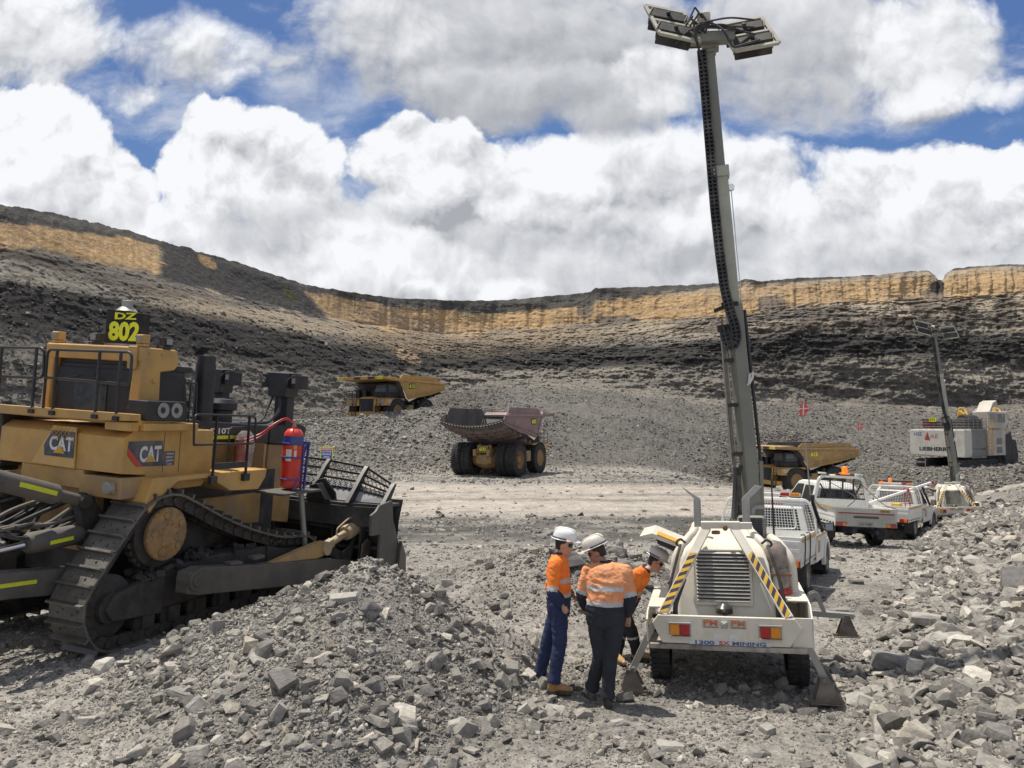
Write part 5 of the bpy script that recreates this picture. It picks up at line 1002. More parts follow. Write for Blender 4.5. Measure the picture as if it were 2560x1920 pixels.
    for k_ in range(3): b.tube(arc([tv + Vector((.05, -.2, .2)), tv + Vector((-.2, -.3, .12 - .05 * k_)), tv + Vector((-.16, -.25, -.1)), tv + Vector((-.10, -.12, -.3))], .15, 6), .016)
    b.tube(arc([tv + Vector((.0, -.2, .2)), tv + Vector((.18, -.28, .05)), tv + Vector((.30, -.32, -.26)), tv + Vector((.42, -.32, -.24)), tv + Vector((.65, -.32, -.2))], .1, 6), .015)
    b.obj('lamp_cables', BLKD, T)
    return T
tower((2.43, 8.95, 0), 14, -1.5, 'cream lighting tower trailer with hazard striped frame and tall mast beside three men')
T2 = tower((17.55, 31.2, -1.05), 18, -3.4, 'small lighting tower trailer far off at the end of the ute row', False); T2.scale = (.95, .95, .945)
# ------------------------------------------------------------------ utes (origin: ground under the tray tail, centre)
def screen(b, P, nu, nv, t=.008):
    for i in range(nu + 1): b.bar(P(i / nu, 0), P(i / nu, 1), t, t)
    for j in range(nv + 1): b.bar(P(0, j / nv), P(1, j / nv), t, t)
def ute(loc, yaw, roll, pitch, label, double=False, kind=0):
    U_ = empty('utility_truck', loc, yaw, roll, pitch); tag(U_, label, 'ute', 'white utes parked in a row along the rubble bank')
    y0 = 2.02 if not double else 1.72; yr = y0 + (1.45 if not double else 1.95); yh = yr + 1.55                 # cab back, windscreen base, nose
    # lower body: stations y -> (half width, z bottom, z top)
    st = [(y0, .86, .48, 1.08), (y0 + .5, .88, .45, 1.08), (yr - .2, .88, .45, 1.08), (yr + .35, .89, .45, 1.07), (yr + .9, .88, .45, 1.02), (yr + 1.35, .84, .48, .95), (yh, .74, .55, .82)]
    vs = []; fs = []
    for y, w_, a, c in st: vs += [(-w_ * .93, y, a), (-w_, y, a + .2), (-w_, y, c - .08), (-w_ * .93, y, c), (w_ * .93, y, c), (w_, y, c - .08), (w_, y, a + .2), (w_ * .93, y, a)]
    for i in range(len(st) - 1): fs += [(i * 8 + k, i * 8 + (k + 1) % 8, i * 8 + 8 + (k + 1) % 8, i * 8 + 8 + k) for k in range(8)]
    fs += [tuple(range(7, -1, -1)), tuple(range((len(st) - 1) * 8, len(st) * 8))]
    b = B(); b.add(vs, fs); body = b.obj('body', WHITE, U_, .03, seg=3)
    # greenhouse
    rf = 1.78; ft = [(y0 + .02, .80, 1.05), (y0 + .12, .66, 1.62), (y0 + .3, .62, rf - .03), (y0 + .6, .61, rf), (yr - .55, .61, rf), (yr - .35, .63, rf - .05), (yr + .35, .78, 1.05)]
    vs = []; fs = []
    for y, w_, z in ft: vs += [(-w_, y, z), (w_, y, z)]
    base = [(-.82, y0 + .02, 1.03), (.82, y0 + .02, 1.03), (-.82, yr + .35, 1.03), (.82, yr + .35, 1.03)]
    n = len(ft); fs = [(2 * i, 2 * i + 1, 2 * i + 3, 2 * i + 2) for i in range(n - 1)]
    fs += [tuple(2 * i for i in range(n - 1, -1, -1)), tuple(2 * i + 1 for i in range(n))]
    fs += [(0, 2 * n - 2, 2 * n - 1, 1)]
    b = B(); b.add(vs, fs); gh = b.obj('cab', WHITE, U_, .04, seg=3)
    # windows (slightly proud panels)
    b = B(); b.add([(-.64, y0 + .03, 1.14), (.64, y0 + .03, 1.14), (.54, y0 + .125, 1.58), (-.54, y0 + .125, 1.58)], [(0, 1, 2, 3)])
    b.v = [(x, y - .022, z) for x, y, z in b.v]; b.obj('rear_window', GLASS, gh, ang=0, fix=False)
    hwz = lambda y, z: np.interp(z, [1.05, 1.75], [.805, .625])
    doors = [(y0 + .42, yr - .05)] if not double else [(y0 + .30, y0 + .98), (y0 + 1.06, yr - .0)]
    for s_ in (-1, 1):
        for di, (a, c) in enumerate(doors):
            last = di == len(doors) - 1
            pz_ = [(a, 1.13), (c + (.12 if last else 0), 1.13), (c - (.38 if last else 0), 1.64), (a + .04, 1.66)]
            b = B(); b.add([((hwz(y, z) + .012) * s_, y, z) for y, z in pz_], [(0, 1, 2, 3) if s_ > 0 else (3, 2, 1, 0)]); b.obj('side_window', GLASS, gh, ang=0, fix=False)
        if not double: 
            b = B(); b.add([((hwz(0, z) + .012) * s_, y, z) for y, z in [(y0 + .12, 1.14), (y0 + .36, 1.14), (y0 + .36, 1.60), (y0 + .2, 1.60)]], [(0, 1, 2, 3)]); b.obj('quarter_window', GLASS, gh, ang=0, fix=False)
        for di, (a, c) in enumerate(doors):
            b = B(); b.ext([(a - .1, .5), (c + .25, .5), (c + .28, 1.05), (a - .08, 1.05)], 'x', .882 * s_, .894 * s_); dr = b.obj('door', WHITE, U_, .004)
            b = B(); b.bb(min(.9 * s_, .925 * s_), max(.9 * s_, .925 * s_), a - .02, a + .14, .93, .965); b.obj('door_handle', BLK if kind else WHITE, dr, .006)
            if di == len(doors) - 1:
                b = B(); b.bb(min(.895 * s_, .899 * s_), max(.895 * s_, .899 * s_), a + .15, a + .5, .68, .93); b.obj('door_decal', mat('worn_decal', (.42, .33, .2), .6, 0, .2, .4), dr, ang=0)
        b = B(); b.bb(min(.893 * s_, .897 * s_), max(.893 * s_, .897 * s_), y0 + .05, yr + .75, .99, 1.035); b.obj('side_stripe', mat('amber_stripe', (.66, .40, .12), .5, 0, .1, .3), U_, ang=0)
        b = B(); b.box((1.03 * s_, yr - .02, 1.17), (.20, .10, .19), (0, 0, 10 * s_)); b.bar((.84 * s_, yr + .02, 1.1), (1.0 * s_, yr, 1.12), .05); mr = b.obj('wing_mirror', BLK, U_, .03, seg=3)
        b = B(); b.box((1.03 * s_, yr - .075, 1.17), (.15, .006, .14), (0, 0, 10 * s_)); b.obj('mirror_glass', mat('mirror', (.35, .38, .4), .08, 1, 0), mr)
        # flared front guard
        b = B(); yf = yr + .62; P0 = [(yf + .52 * math.cos(a), .38 + .52 * math.sin(a)) for a in np.linspace(-.1, math.pi + .1, 16)]; P1 = [(yf + .42 * math.cos(a), .38 + .42 * math.sin(a)) for a in np.linspace(math.pi + .1, -.1, 16)]
        b.ext(P0 + P1, 'x', .84 * s_, .925 * s_); b.obj('wheel_arch', WHITE, U_, .012)
        b = B(); b.ext([(yf - .42, .2), (yf - .42, .6), (yf + .42, .6), (yf + .42, .2)], 'x', .6 * s_, .85 * s_); b.obj('wheel_well', TXD, U_)
        road_wheel(U_, .78 * s_, yf, .38, .38, .25, s_, RIMW); road_wheel(U_, .77 * s_, 1.08 if not double else .98, .38, .38, .25, s_, RIMW)
        b = B(); b.bb(min(.64 * s_, .9 * s_), max(.64 * s_, .9 * s_), .55, .57, .22, .72); b.obj('mud_flap', BLKD, U_)
    # snorkel + bullbar + chassis
    b = B(); b.bar((.86, yr + .2, 1.05), (.72, yr - .3, 1.72), .07, .07); b.box((.72, yr - .32, 1.80), (.09, .14, .14)); b.obj('snorkel', BLK, U_, .02)
    b = B(); b.bb(-.4, -.3, .0, yh - .3, .42, .55); b.bb(.3, .4, 0, yh - .3, .42, .55); b.cyl((-.7, 1.05, .38), (.7, 1.05, .38), .06); b.lathe([(0, 0), (.13, .3), (.13, .7), (0, 1)], (-.2, 1.05, .38), (.2, 1.05, .38), 14); b.bb(-.5, -.1, .3, .9, .4, .62); b.obj('underbody', TXD, U_)
    # tray
    TW = .925; tl = y0 - .06; tz = .78
    b = B(); b.bb(-TW, TW, 0, tl, tz, tz + .05); b.bb(-TW, TW, 0.0, .04, tz - .14, tz + .0); 
    for s_ in (-1, 1):
        b.bar((TW * s_ - .02 * s_, 0, tz - .02), (TW * s_ - .02 * s_, tl, tz - .02), .03, .05); b.bar((TW * s_ - .02 * s_, 0, tz - .12), (TW * s_ - .02 * s_, tl, tz - .12), .03, .03)
        for k_ in range(9): yy = .05 + (tl - .1) * k_ / 8; b.bb(min(TW * s_, (TW - .03) * s_), max(TW * s_, (TW - .03) * s_), yy - .015, yy + .015, tz - .13, tz)
    tray = b.obj('tray', WHITE, U_, .004)
    b = B(); b.bb(-TW, TW, -.0, .03, tz + .05, 1.18)
    for z in (tz + .12, tz + .26): b.bb(-TW + .03, TW - .03, -.012, 0, z, z + .07)
    tg = b.obj('tailgate', WHITE, tray, .008)
    for s_ in (-1, 1):
        b = B(); b.bb(min(TW * s_, (TW - .03) * s_), max(TW * s_, (TW - .03) * s_), .03, tl, tz + .05, 1.18); b.bb(min(TW * s_, (TW + .012) * s_), max(TW * s_, (TW + .012) * s_), .05, tl - .02, tz + .12, tz + .30); b.obj('side_board', WHITE, tray, .008)
        b = B(); b.bb(min((TW + .012) * s_, (TW + .016) * s_), max((TW + .012) * s_, (TW + .016) * s_), .1, tl - .05, 1.09, 1.15); b.obj('board_stripe', MATS['amber_stripe'], tray, ang=0)
        b = B(); b.bb(min(TW * s_ - .02 * s_, (TW - .30) * s_), max(TW * s_ - .02 * s_, (TW - .30) * s_), -.03, .0, tz - .14, tz - .02); lp = b.obj('tail_lamp', TRED, tray, .01)
        b = B(); xa = (TW - .10) * s_ if kind != 1 else (TW - .27) * s_; b.box((xa, -.034, tz - .08), (.11, .012, .10)); b.obj('indicator_lens', TAMB, lp)
    # headboard
    hb = empty('headboard', (0, 0, 0)); hb.parent = U_
    zt = 1.80 if kind != 1 else 2.0; yb = y0 - .10
    if kind == 1:
        b = B(); b.tube(arc([(-.88, yb, tz), (-.84, yb, 1.25), (-.70, yb, zt), (.70, yb, zt), (.84, yb, 1.25), (.88, yb, tz)], .2, 7), .055, 12); b.bb(-.82, .82, yb - .01, yb + .01, tz + .05, 1.30); b.obj('hoop', WHITE, hb)
        b = B()
        for x in (-.35, .05, .40): b.bar((x, yb, 1.3), (x, yb, zt - .03), .04, .04)
        b.bar((-.78, yb, 1.32), (.78, yb, 1.32), .04); b.bar((-.68, yb - .02, 1.75), (-.40, yb - .02, 1.34), .035); b.bar((.40, yb - .02, 1.34), (.62, yb - .02, 1.75), .035); b.obj('rack_bars', BLKD, hb, ang=0)
        b = B(); screen(b, lambda u, v: Vector((-.78 + 1.56 * u + (.5 - u) * .22 * v, yb + .03, 1.30 + .62 * v)), 26, 12, .006); b.obj('mesh_screen', BLKD, hb, ang=0)
        b = B(); b.lathe([(0, 0), (.10, 0), (.10, .15), (.085, .2), (.08, .9), (.05, 1), (0, 1)], (.1, yb, zt + .08), (.1, yb, zt + .32), 18); b.box((.1, yb, zt + .09), (.3, .12, .05)); bc = b.obj('beacon', BRONZE, hb)
        b = B(); b.box((.1, yb, zt + .06), (.62, .1, .05)); b.bb(-.6, -.42, yb - .08, yb + .08, zt + .04, zt + .08); b.obj('light_bar', BLKD, hb)
        for x0 in (-.62, .55): b = B(); b.box((x0, yb, zt + .08), (.2, .18, .05)); b.obj('end_marker', WHITE, hb, .01)
    else:
        b = B(); b.tube(arc([(-.96, yb, 1.15), (-.92, yb, 1.45), (-.80, yb, zt), (.80, yb, zt), (.92, yb, 1.45), (.96, yb, 1.15)], .14, 6), .022, 8); b.bb(-.86, .86, yb - .01, yb + .01, tz + .05, 1.16)
        b.tube(arc([(-.52, yb, 1.16), (-.50, yb, 1.66), (.50, yb, 1.66), (.56, yb, 1.2), (-.5, yb, 1.16)], .08), .012); b.obj('hoop', WHITE, hb)
        b = B(); screen(b, lambda u, v: Vector((-.95 + 1.90 * u + (.5 - u) * .32 * v, yb, 1.16 + .60 * v)), 32, 11, .009); b.obj('mesh_screen', WHITE, hb, ang=0)
        b = B(); b.bb(-.58, .60, yb + .25, yb + .45, 1.84, 1.90); lb = b.obj('light_bar', WHITE, hb, .01)
        for x0, m_ in ((-.50, BRONZE), (.30, TRED), (.50, TAMB)): b = B(); b.bb(x0 - .09, x0 + .09, yb + .24, yb + .46, 1.85, 1.915); b.obj('bar_lens', m_, lb, .008)
        b = B(); b.bb(-.25, .25, y0 + .16, y0 + .18, 1.655, 1.69); b.obj('high_stop_lamp', TRED, hb)
    if kind == 1:
        b = B(); b.bb(-.84, .84, -.016, -.012, 1.00, 1.045); b.obj('red_stripe', TRED, tray, ang=0)
        b = B(); b.bb(-.38, .38, -.016, -.012, .88, .95); b.obj('tailgate_slot', TXD, tray, ang=0)
        b = B(); b.bb(.40, .70, -.02, -.012, 1.07, 1.15); pl = b.obj('fleet_plate', HAZY, tray, ang=0); text('1234 07', TXD, pl, (.55, -.02, 1.11), (1, 0, 0), (0, 0, 1), .045, .25, .02)
        b = B(); b.bb(-.22, .20, -.03, -.02, .65, .77); pl = b.obj('number_plate', mat('plate_white', (.5, .5, .48), .5, 0, .05, .3), tray, ang=0); text('294 WMR', TXD, pl, (-.01, -.03, .71), (1, 0, 0), (0, 0, 1), .07, .36, .01)
        b = B()
        screen(b, lambda u, v: Vector((-.92 + 1.84 * u, -.03 - .03 * math.sin(v * 3), .66 + .54 * v - .05 * math.sin(u * 3.14) * (1 - v))), 46, 14, .005); screen(b, lambda u, v: Vector((-.94, -.02 + 1.64 * u, 1.02 + .18 * v)), 34, 5, .005)
        b.obj('cargo_net', GALV, U_, ang=0)
        for pts in ([(-.94, yb, 1.35), (-.95, .9, 1.06), (-.94, .4, 1.0), (-.6, -.06, .72)], [(-.55, yb - .02, 1.9), (-.1, .3, 1.45), (-.6, -.05, 1.2)], [(.62, yb - .02, 1.8), (.80, .5, 1.25), (.90, .0, 1.2)]):
            b = B(); b.tube(arc(pts, .3, 6), .012); b.obj('rope', BLKD, U_)
    elif kind == 0:
        for x0, yy in ((.93, .35), (.94, .95)): b = B(); b.tube(arc([(x0 - .06, yy, 1.2), (x0 + .02, yy - .05, 1.22), (x0 + .02, yy, 1.0), (x0, yy + .02, .62)], .06), .012); b.obj('tie_down_strap', BLKD, U_)
    elif kind == 2:
        b = B(); b.bar((-.62, .35, 1.15), (1.20, 2.6, 1.98), .085, .07); o = b.obj('white_pole', mat('bright_white', (.82, .82, .82), .5, 0, .02), U_, .006)
        for t_ in (.62, .98): 
            p = Vector((-.62, .35, 1.15)).lerp(Vector((1.2, 2.6, 1.98)), t_); b = B(); b.box(p, (.10, .10, .10), (0, -24, 40)); b.obj('red_tape', TRED, o)
        for x0 in (.36, .52): b = B(); b.tube([(x0, yb - .03, 1.75), (x0 + .03, yb - .08, 1.3), (x0 + .05, yb - .05, 1.0)], .016); b.obj('red_strap', TRED, U_)
        b = B(); b.ext([(-.3 + .35, 1.0), (.5, 1.0), (.42, 1.22), (.16, 1.22)], 'y', .9, 1.25); b.obj('yellow_crate', HAZY, U_, .02)
        b = B(); b.bb(-.88, -.60, -.02, -.012, 1.04, 1.13)
        pl = b.obj('fleet_plate', HAZY, tray, ang=0); pl.location = (.9, 0, 0); text('FAB 01', TXD, pl, (-.74, -.02, 1.085), (1, 0, 0), (0, 0, 1), .05, .23, .02)
        b = B(); b.cyl((-.45, yb + .35, 1.97), (.55, yb + .35, 1.97), .04, n=10); b.obj('rolled_bag', BLK, U_); b = B(); b.lathe([(0, 0), (.07, 0), (.065, .8), (0, 1)], (-.2, yb + .33, 1.93), (-.2, yb + .33, 2.08), 14); b.obj('beacon', BRONZE, U_)
    return U_
def whip(parent, p0, p1, r, flag=None, m_=None):
    b = B(); b.tube([p0, p1], [r, r * .6], 6); o = b.obj('whip_antenna', m_ or GALV, parent)
    if flag:
        t = Vector(p1); a = flag
        fm = mat('flag_red', (.72, .07, .05), .7, 0, .12)
        f3 = [t, t + Vector((a * .62, .02, -a * .52)), t + Vector((a * .30, .06, -a * .95)), t + Vector((-a * .10, -.02, -a * 1.0)), t + Vector((-a * .06, .03, -a * .5))]
        b = B(); b.add(f3, [(0, 1, 2, 3, 4)]); q = b.obj('flag', fm, o, ang=0); sd_ = q.modifiers.new('thick', 'SOLIDIFY'); sd_.thickness = .006
        c = t + Vector((a * .18, .02, -a * .52)); b = B(); b.bar(c + Vector((-a * .25, -.02, -a * .04)), c + Vector((a * .36, -.01, a * .02)), a * .07, .014, (0, 1, 0)); b.bar(c + Vector((-a * .02, -.02, a * .36)), c + Vector((0, -.02, -a * .42)), a * .07, .014, (0, 1, 0)); b.obj('flag_cross', TXW, o, ang=0)
    return o
u1 = ute((4.40, 14.8, -.14), 28, 0, -3, 'white single cab tray ute right behind the near lighting tower, with white mesh headboard', kind=0)
u2 = ute((10.3, 23.2, -.54), -3, 3, 0, 'white double cab ute with netted tray, tall white hoop and orange beacon', double=True, kind=1)
u3 = ute((12.98, 28.0, -.95), 39, 0, -1.5, 'white tray ute carrying a long white pole tied with red straps', kind=2)
def loc_of(o, w):                                        # world point into an object's own frame
    M = Matrix.Translation(o.location) @ o.rotation_euler.to_matrix().to_4x4(); return M.inverted() @ Vector(w)
whip(u2, loc_of(u2, at(2022, 1240, 22.9)), loc_of(u2, at(2003, 1000, 22.9)), .022, .46)
whip(u2, loc_of(u2, at(2146, 1196, 24.5)), loc_of(u2, at(2145, 1052, 24.5)), .014, .30)
whip(u1, loc_of(u1, at(1930, 1345, 14.0)), loc_of(u1, at(1925, 1195, 14.0)), .02, None, BLK)
whip(u3, loc_of(u3, at(2306, 1230, 30)), loc_of(u3, at(2312, 1105, 30)), .012)
# ------------------------------------------------------------------ haul trucks (origin: ground under the rear axle)
def big_wheel(parent, x, y, side, out, r=1.55, w=.92):
    W_ = empty('wheel', (x, y, r)); W_.parent = parent; b = B()
    b.lathe([(r * .53, .03), (r * .80, -.01), (r * .93, .05), (r * .97, .14), (r * .97, .86), (r * .93, .95), (r * .80, 1.01), (r * .53, .97)], (-w / 2, 0, 0), (w / 2, 0, 0), 48)
    for k_ in range(40):
        a = 2 * math.pi * (k_ + .5) / 40
        for sx_ in (-1, 1):
            a2 = a + (.078 if sx_ > 0 else 0); b.box((sx_ * w * .27, math.cos(a2) * r * .985, math.sin(a2) * r * .985), (w * .40, .15, .09), (math.degrees(a2) - 90, 0, 0)); b.box((sx_ * w * .49, math.cos(a2) * r * .93, math.sin(a2) * r * .93), (.06, .12, .17), (math.degrees(a2) - 90, 0, 0))
    b.obj('tyre', RUB, W_)
    b = B(); b.lathe([(r * .53, .04), (r * .50, .08), (r * .47, .28), (r * .40, .34), (r * .38, .5), (0, .5)] if out else [(r * .53, .0), (r * .5, .1), (0, .1)], (side * w * .5, 0, 0), (-side * w * .5, 0, 0), 36)
    b.lathe([(0, 0), (r * .17, 0), (r * .2, .1), (r * .2, 1), (0, 1)], (side * w * (.42 if out else .1), 0, 0), (-side * w * .3, 0, 0), 24)
    for k_ in range(18): a = 2 * math.pi * k_ / 18; b.cyl((side * w * .1, math.cos(a) * r * .33, math.sin(a) * r * .33), (side * w * .16, math.cos(a) * r * .33, math.sin(a) * r * .33), .035, n=6)
    b.obj('rim', OCHRE, W_); return W_
def haul(loc, yaw, label, num, bodym, trim, inner, numcol, plate=True):
    T = empty('haul_truck', loc, yaw); tag(T, label, 'haul truck', 'large mine haul trucks')
    for s_ in (-1, 1):
        big_wheel(T, s_ * 2.65, 5.18, s_, False); big_wheel(T, s_ * 2.82, 0, s_, True); big_wheel(T, s_ * 1.80, 0, s_, False)
    # chassis and rear axle
    b = B()
    for s_ in (-1, 1): b.ext([(-1.6, 1.9), (-1.6, 2.5), (2, 2.7), (6.6, 2.5), (6.8, 1.3), (5.8, 1.1), (3, 1.5), (.5, 1.7)], 'x', s_ * .55, s_ * .85)
    b.obj('chassis', YELD, T, .03)
    b = B(); b.lathe([(0, 0), (.55, .02), (.75, .2), (.9, .4), (.9, .6), (.75, .8), (.55, .98), (0, 1)], (-1.5, 0, 1.5), (1.5, 0, 1.5), 24); b.bb(-.45, .45, -1.1, -.3, 1.1, 2.0); b.obj('rear_axle', YELD, T)
    for s_ in (-1, 1): b = B(); b.cyl((s_ * .6, -.7, 1.5), (s_ * .55, -.9, 2.9), .17, n=16); b.cyl((s_ * .6, -.85, 1.2), (s_ * .6, -.85, 2.0), .26, n=16); b.obj('rear_suspension', YELD, T)
    for s_ in (-1, 1): b = B(); b.cyl((s_ * 1.15, 2.6, 1.7), (s_ * 1.2, 3.3, 3.6), .24, n=16); b.cyl((s_ * 2.0, 5.2, 1.5), (s_ * 1.9, 5.1, 3.1), .26, n=16); b.obj('hoist_cylinder', BLKD, T)
    b = B(); b.bb(-.5, .6, -1.35, -1.28, 2.2, 2.85); pl = b.obj('rear_plate', YELD, T, .01)
    b = B(); b.bb(-.36, .46, -1.37, -1.352, 2.3, 2.75); b.obj('number_backing', TXD, pl, ang=0); text(num, BRIGHTLIME, pl, (.05, -1.372, 2.53), (1, 0, 0), (0, 0, 1), .36, .70, .03)
    b = B(); b.lathe([(0, 0), (.5, .05), (.55, .5), (.5, .95), (0, 1)], (-2.6, 2.2, 1.55), (-2.6, 3.8, 1.55), 20); b.obj('fuel_tank', YELD, T)
    b = B(); b.bb(-2.95, -2.2, 2.1, 2.95, 1.2, 2.35); b.obj('side_tank', YELD, T, .04); b = B(); b.bb(2.2, 2.95, 2.1, 3.2, 1.3, 2.3); b.obj('side_tank', YELD, T, .04)
    # front: bumper, grille, deck, cab, ladders, rails
    b = B(); b.ext([(6.5, .9), (7.0, 1.0), (7.05, 1.5), (6.9, 3.2), (6.0, 3.3), (6.0, 2.2)], 'x', -1.1, 1.1); b.bb(-2.6, 2.6, 6.75, 7.2, 1.05, 1.5); fb_ = b.obj('front_body', YEL, T, .04)
    b = B(); b.bb(-.95, .95, 7.06, 7.1, 1.55, 3.0); gr = b.obj('radiator_grille', TXD, T, .01)
    b = B()
    for k_ in range(12): b.bar((-1.0 - .9 * .0, 7.14, 1.2 + .15 * k_), (-.2, 7.14, 1.2 + .15 * k_), .04)
    b.obj('grille_bars', BLKD, gr)
    for s_ in (-1, 1):
        b = B(); b.ext([(7.1, 2.2), (7.1, 2.95), (6.3, 3.0), (3.5, 2.98), (3.3, 2.85), (3.7, 2.82), (4.2, 3.12 - .3), (4.6, 2.9), (5.8, 2.9), (6.5, 2.55), (6.75, 2.2)], 'x', s_ * 1.15, s_ * 3.05); mg = b.obj('front_guard', YEL, T, .03)
        b = B(); b.ext([(6.5, 2.2), (7.15, 2.2), (7.15, 2.95), (6.3, 2.95)], 'x', s_ * 3.05, s_ * 3.08); b.obj('guard_panel', YEL, mg, .01)
        text('CAT', TXW, mg, (s_ * 3.085, 6.55, 2.66), (0, s_, 0), (0, 0, 1), .34, .75, .03)
        b = B(); b.bb(s_ * 2.3 - .3, s_ * 2.3 + .3, 7.1, 7.16, 2.4, 2.8); b.obj('headlamp', GALV, mg, .03)
        b = B()
        for x_ in (s_ * 1.5, s_ * 2.1): b.bar((x_, 7.35, .6), (x_, 7.1, 3.0), .06)
        for k_ in range(8): b.bar((s_ * 1.5, 7.35 - .03 * k_, .65 + .3 * k_), (s_ * 2.1, 7.35 - .03 * k_, .65 + .3 * k_), .05)
        b.obj('ladder', BLKD, T)
    b = B(); b.bb(-3.1, 3.1, 3.9, 7.2, 2.98, 3.06); b.obj('deck', YELD, T, .01)
    b = B(); 
    for s_ in (-1, 1):
        for z in (3.45, 3.95): b.tube([(s_ * 3.05, 4.3, z), (s_ * 3.05, 7.15, z), (s_ * 1.2, 7.15, z)], .03)
        for yy in (4.3, 5.2, 6.2, 7.15): b.tube([(s_ * 3.05, yy, 3.0), (s_ * 3.05, yy, 3.95)], .03)
        for xx in (1.2, 2.1): b.tube([(s_ * xx, 7.15, 3.0), (s_ * xx, 7.15, 3.95)], .03)
    b.obj('handrail', BLKD, T)
    b = B(); b.ext([(4.4, 3.06), (6.5, 3.06), (6.6, 3.9), (6.35, 4.75), (4.4, 4.75)], 'x', -2.55, -.75); cb = b.obj('cab', BLK, T, .05)
    b = B(); b.ext([(4.6, 3.75), (6.3, 3.75), (6.15, 4.55), (4.6, 4.55)], 'x', -2.56, -2.58); b.ext([(4.6, 3.75), (6.3, 3.75), (6.15, 4.55), (4.6, 4.55)], 'x', -.74, -.72); b.obj('side_window', mat('sky_glass', (.10, .12, .13), .1, 0, 0), cb, .01)
    b = B(); b.add([(-2.4, 6.63, 3.8), (-.9, 6.63, 3.8), (-.9, 6.44, 4.6), (-2.4, 6.44, 4.6)], [(0, 1, 2, 3)]); b.obj('windscreen', MATS['sky_glass'], cb, ang=0, fix=False)
    b = B(); b.bb(-.5, .6, 4.6, 5.6, 3.06, 4.2); b.cyl((1.3, 5.9, 3.06), (1.3, 5.9, 4.1), .3, n=16); b.cyl((2.3, 5.9, 3.06), (2.3, 5.9, 4.1), .3, n=16); b.bb(.9, 2.8, 4.4, 5.4, 3.06, 3.9); b.obj('engine_intake', BLK, T, .03)
    # dump body
    D_ = empty('dump_body', (0, 0, 0)); D_.parent = T; hwb = 3.3
    side = [(-3.75, 4.72), (-3.45, 5.05), (-2.2, 5.35), (3.9, 5.20), (5.0, 5.22), (5.1, 4.95), (4.55, 4.55), (4.1, 3.95), (3.75, 3.15), (3.5, 2.95), (-.4, 3.55), (-3.0, 4.12), (-3.7, 4.35)]
    for s_ in (-1, 1):
        b = B(); b.ext(side, 'x', s_ * (hwb - .08), s_ * hwb); sp = b.obj('body_side', bodym, D_, .02)
        b = B(); b.ext([(-2.7, 5.2), (-2.3, 5.82), (4.4, 5.82), (5.0, 5.38), (5.0, 5.15)], 'x', s_ * (hwb - .22), s_ * (hwb - .14)); b.obj('side_extension', bodym, D_, .01)
        b = B(); b.ext([(-2.72, 4.3), (-2.72, 5.2), (-2.3, 5.80), (4.3, 5.80), (4.9, 5.36), (4.4, 4.6), (3.5, 3.1), (-.4, 3.6)], 'x', s_ * (hwb - .26), s_ * (hwb - .225)); b.obj('body_liner', inner, D_)
        b = B(); b.bar((s_ * (hwb + .05), -3.6, 5.02), (s_ * (hwb + .05), 4.9, 5.14), .16, .16); b.bar((s_ * (hwb + .05), -3.6, 4.50), (s_ * (hwb + .05), 3.9, 3.42), .14, .12); b.bar((s_ * (hwb + .03), 4.9, 5.05), (s_ * (hwb + .03), 3.7, 3.2), .1, .2); b.bar((s_ * (hwb + .04), -3.3, 4.30), (s_ * (hwb + .04), 3.6, 3.08), .1, .1); b.obj('side_rib', bodym, sp, .02)
        if plate: b = B(); b.bb(min(s_ * (hwb + .01), s_ * (hwb + .02)), max(s_ * (hwb + .01), s_ * (hwb + .02)), 2.35, 3.45, 4.25, 4.85); b.obj('number_backing', TXD, sp, ang=0)
        text(num, numcol, sp, (s_ * (hwb + .02), 2.9, 4.55), (0, s_, 0), (0, 0, 1), .46, .95, .04)
    fl = [(-3.8, 4.45), (-2.4, 3.95), (1.2, 3.12), (3.3, 2.72), (3.9, 3.1), (4.6, 4.3), (5.1, 5.0), (5.6, 5.1)]; nx_ = 8; vs = []; fs = []
    for th in (0, -.16):
        for i in range(nx_ + 1):
            x = -hwb + .1 + (2 * hwb - .2) * i / nx_; sag = (1 - (x / hwb) ** 2)
            for k_, (y, z) in enumerate(fl): vs.append((x, y, z + th + (-.55 * sag + .28 if k_ < 3 else -.12 * sag)))
    nk = len(fl); o2 = (nx_ + 1) * nk
    for i in range(nx_):
        for k_ in range(nk - 1): a = i * nk + k_; fs += [(a, a + nk, a + nk + 1, a + 1), (o2 + a, o2 + a + 1, o2 + a + nk + 1, o2 + a + nk)]
        a = i * nk; fs.append((a, o2 + a, o2 + a + nk, a + nk))
    b = B(); b.add(vs, fs); b.obj('body_floor', inner, D_, ang=30)
    for y_ in (-2.9, -2.0, -1.0, 0.2, 1.4, 2.4):
        b = B(); pts = []
        for i in range(9):
            x = -hwb + .15 + (2 * hwb - .3) * i / 8; sag = 1 - (x / hwb) ** 2; z = np.interp(y_, [p[0] for p in fl], [p[1] for p in fl]) + (-.55 * sag + .28 if y_ < 1.2 else -.12 * sag) - .3; pts.append((x, y_, z))
        for i in range(8): b.bar(pts[i], pts[i + 1], .26, .34)
        b.obj('floor_rib', trim, D_, .02)
    for s_ in (-.7, .7): b = B(); b.ext([(-2.4, 3.3), (-1.2, 2.75), (1, 2.65), (3, 2.4), (3, 2.8), (1, 3.0), (-1, 3.2)], 'x', s_ - .15, s_ + .15); b.obj('hoist_beam', trim, D_, .02)
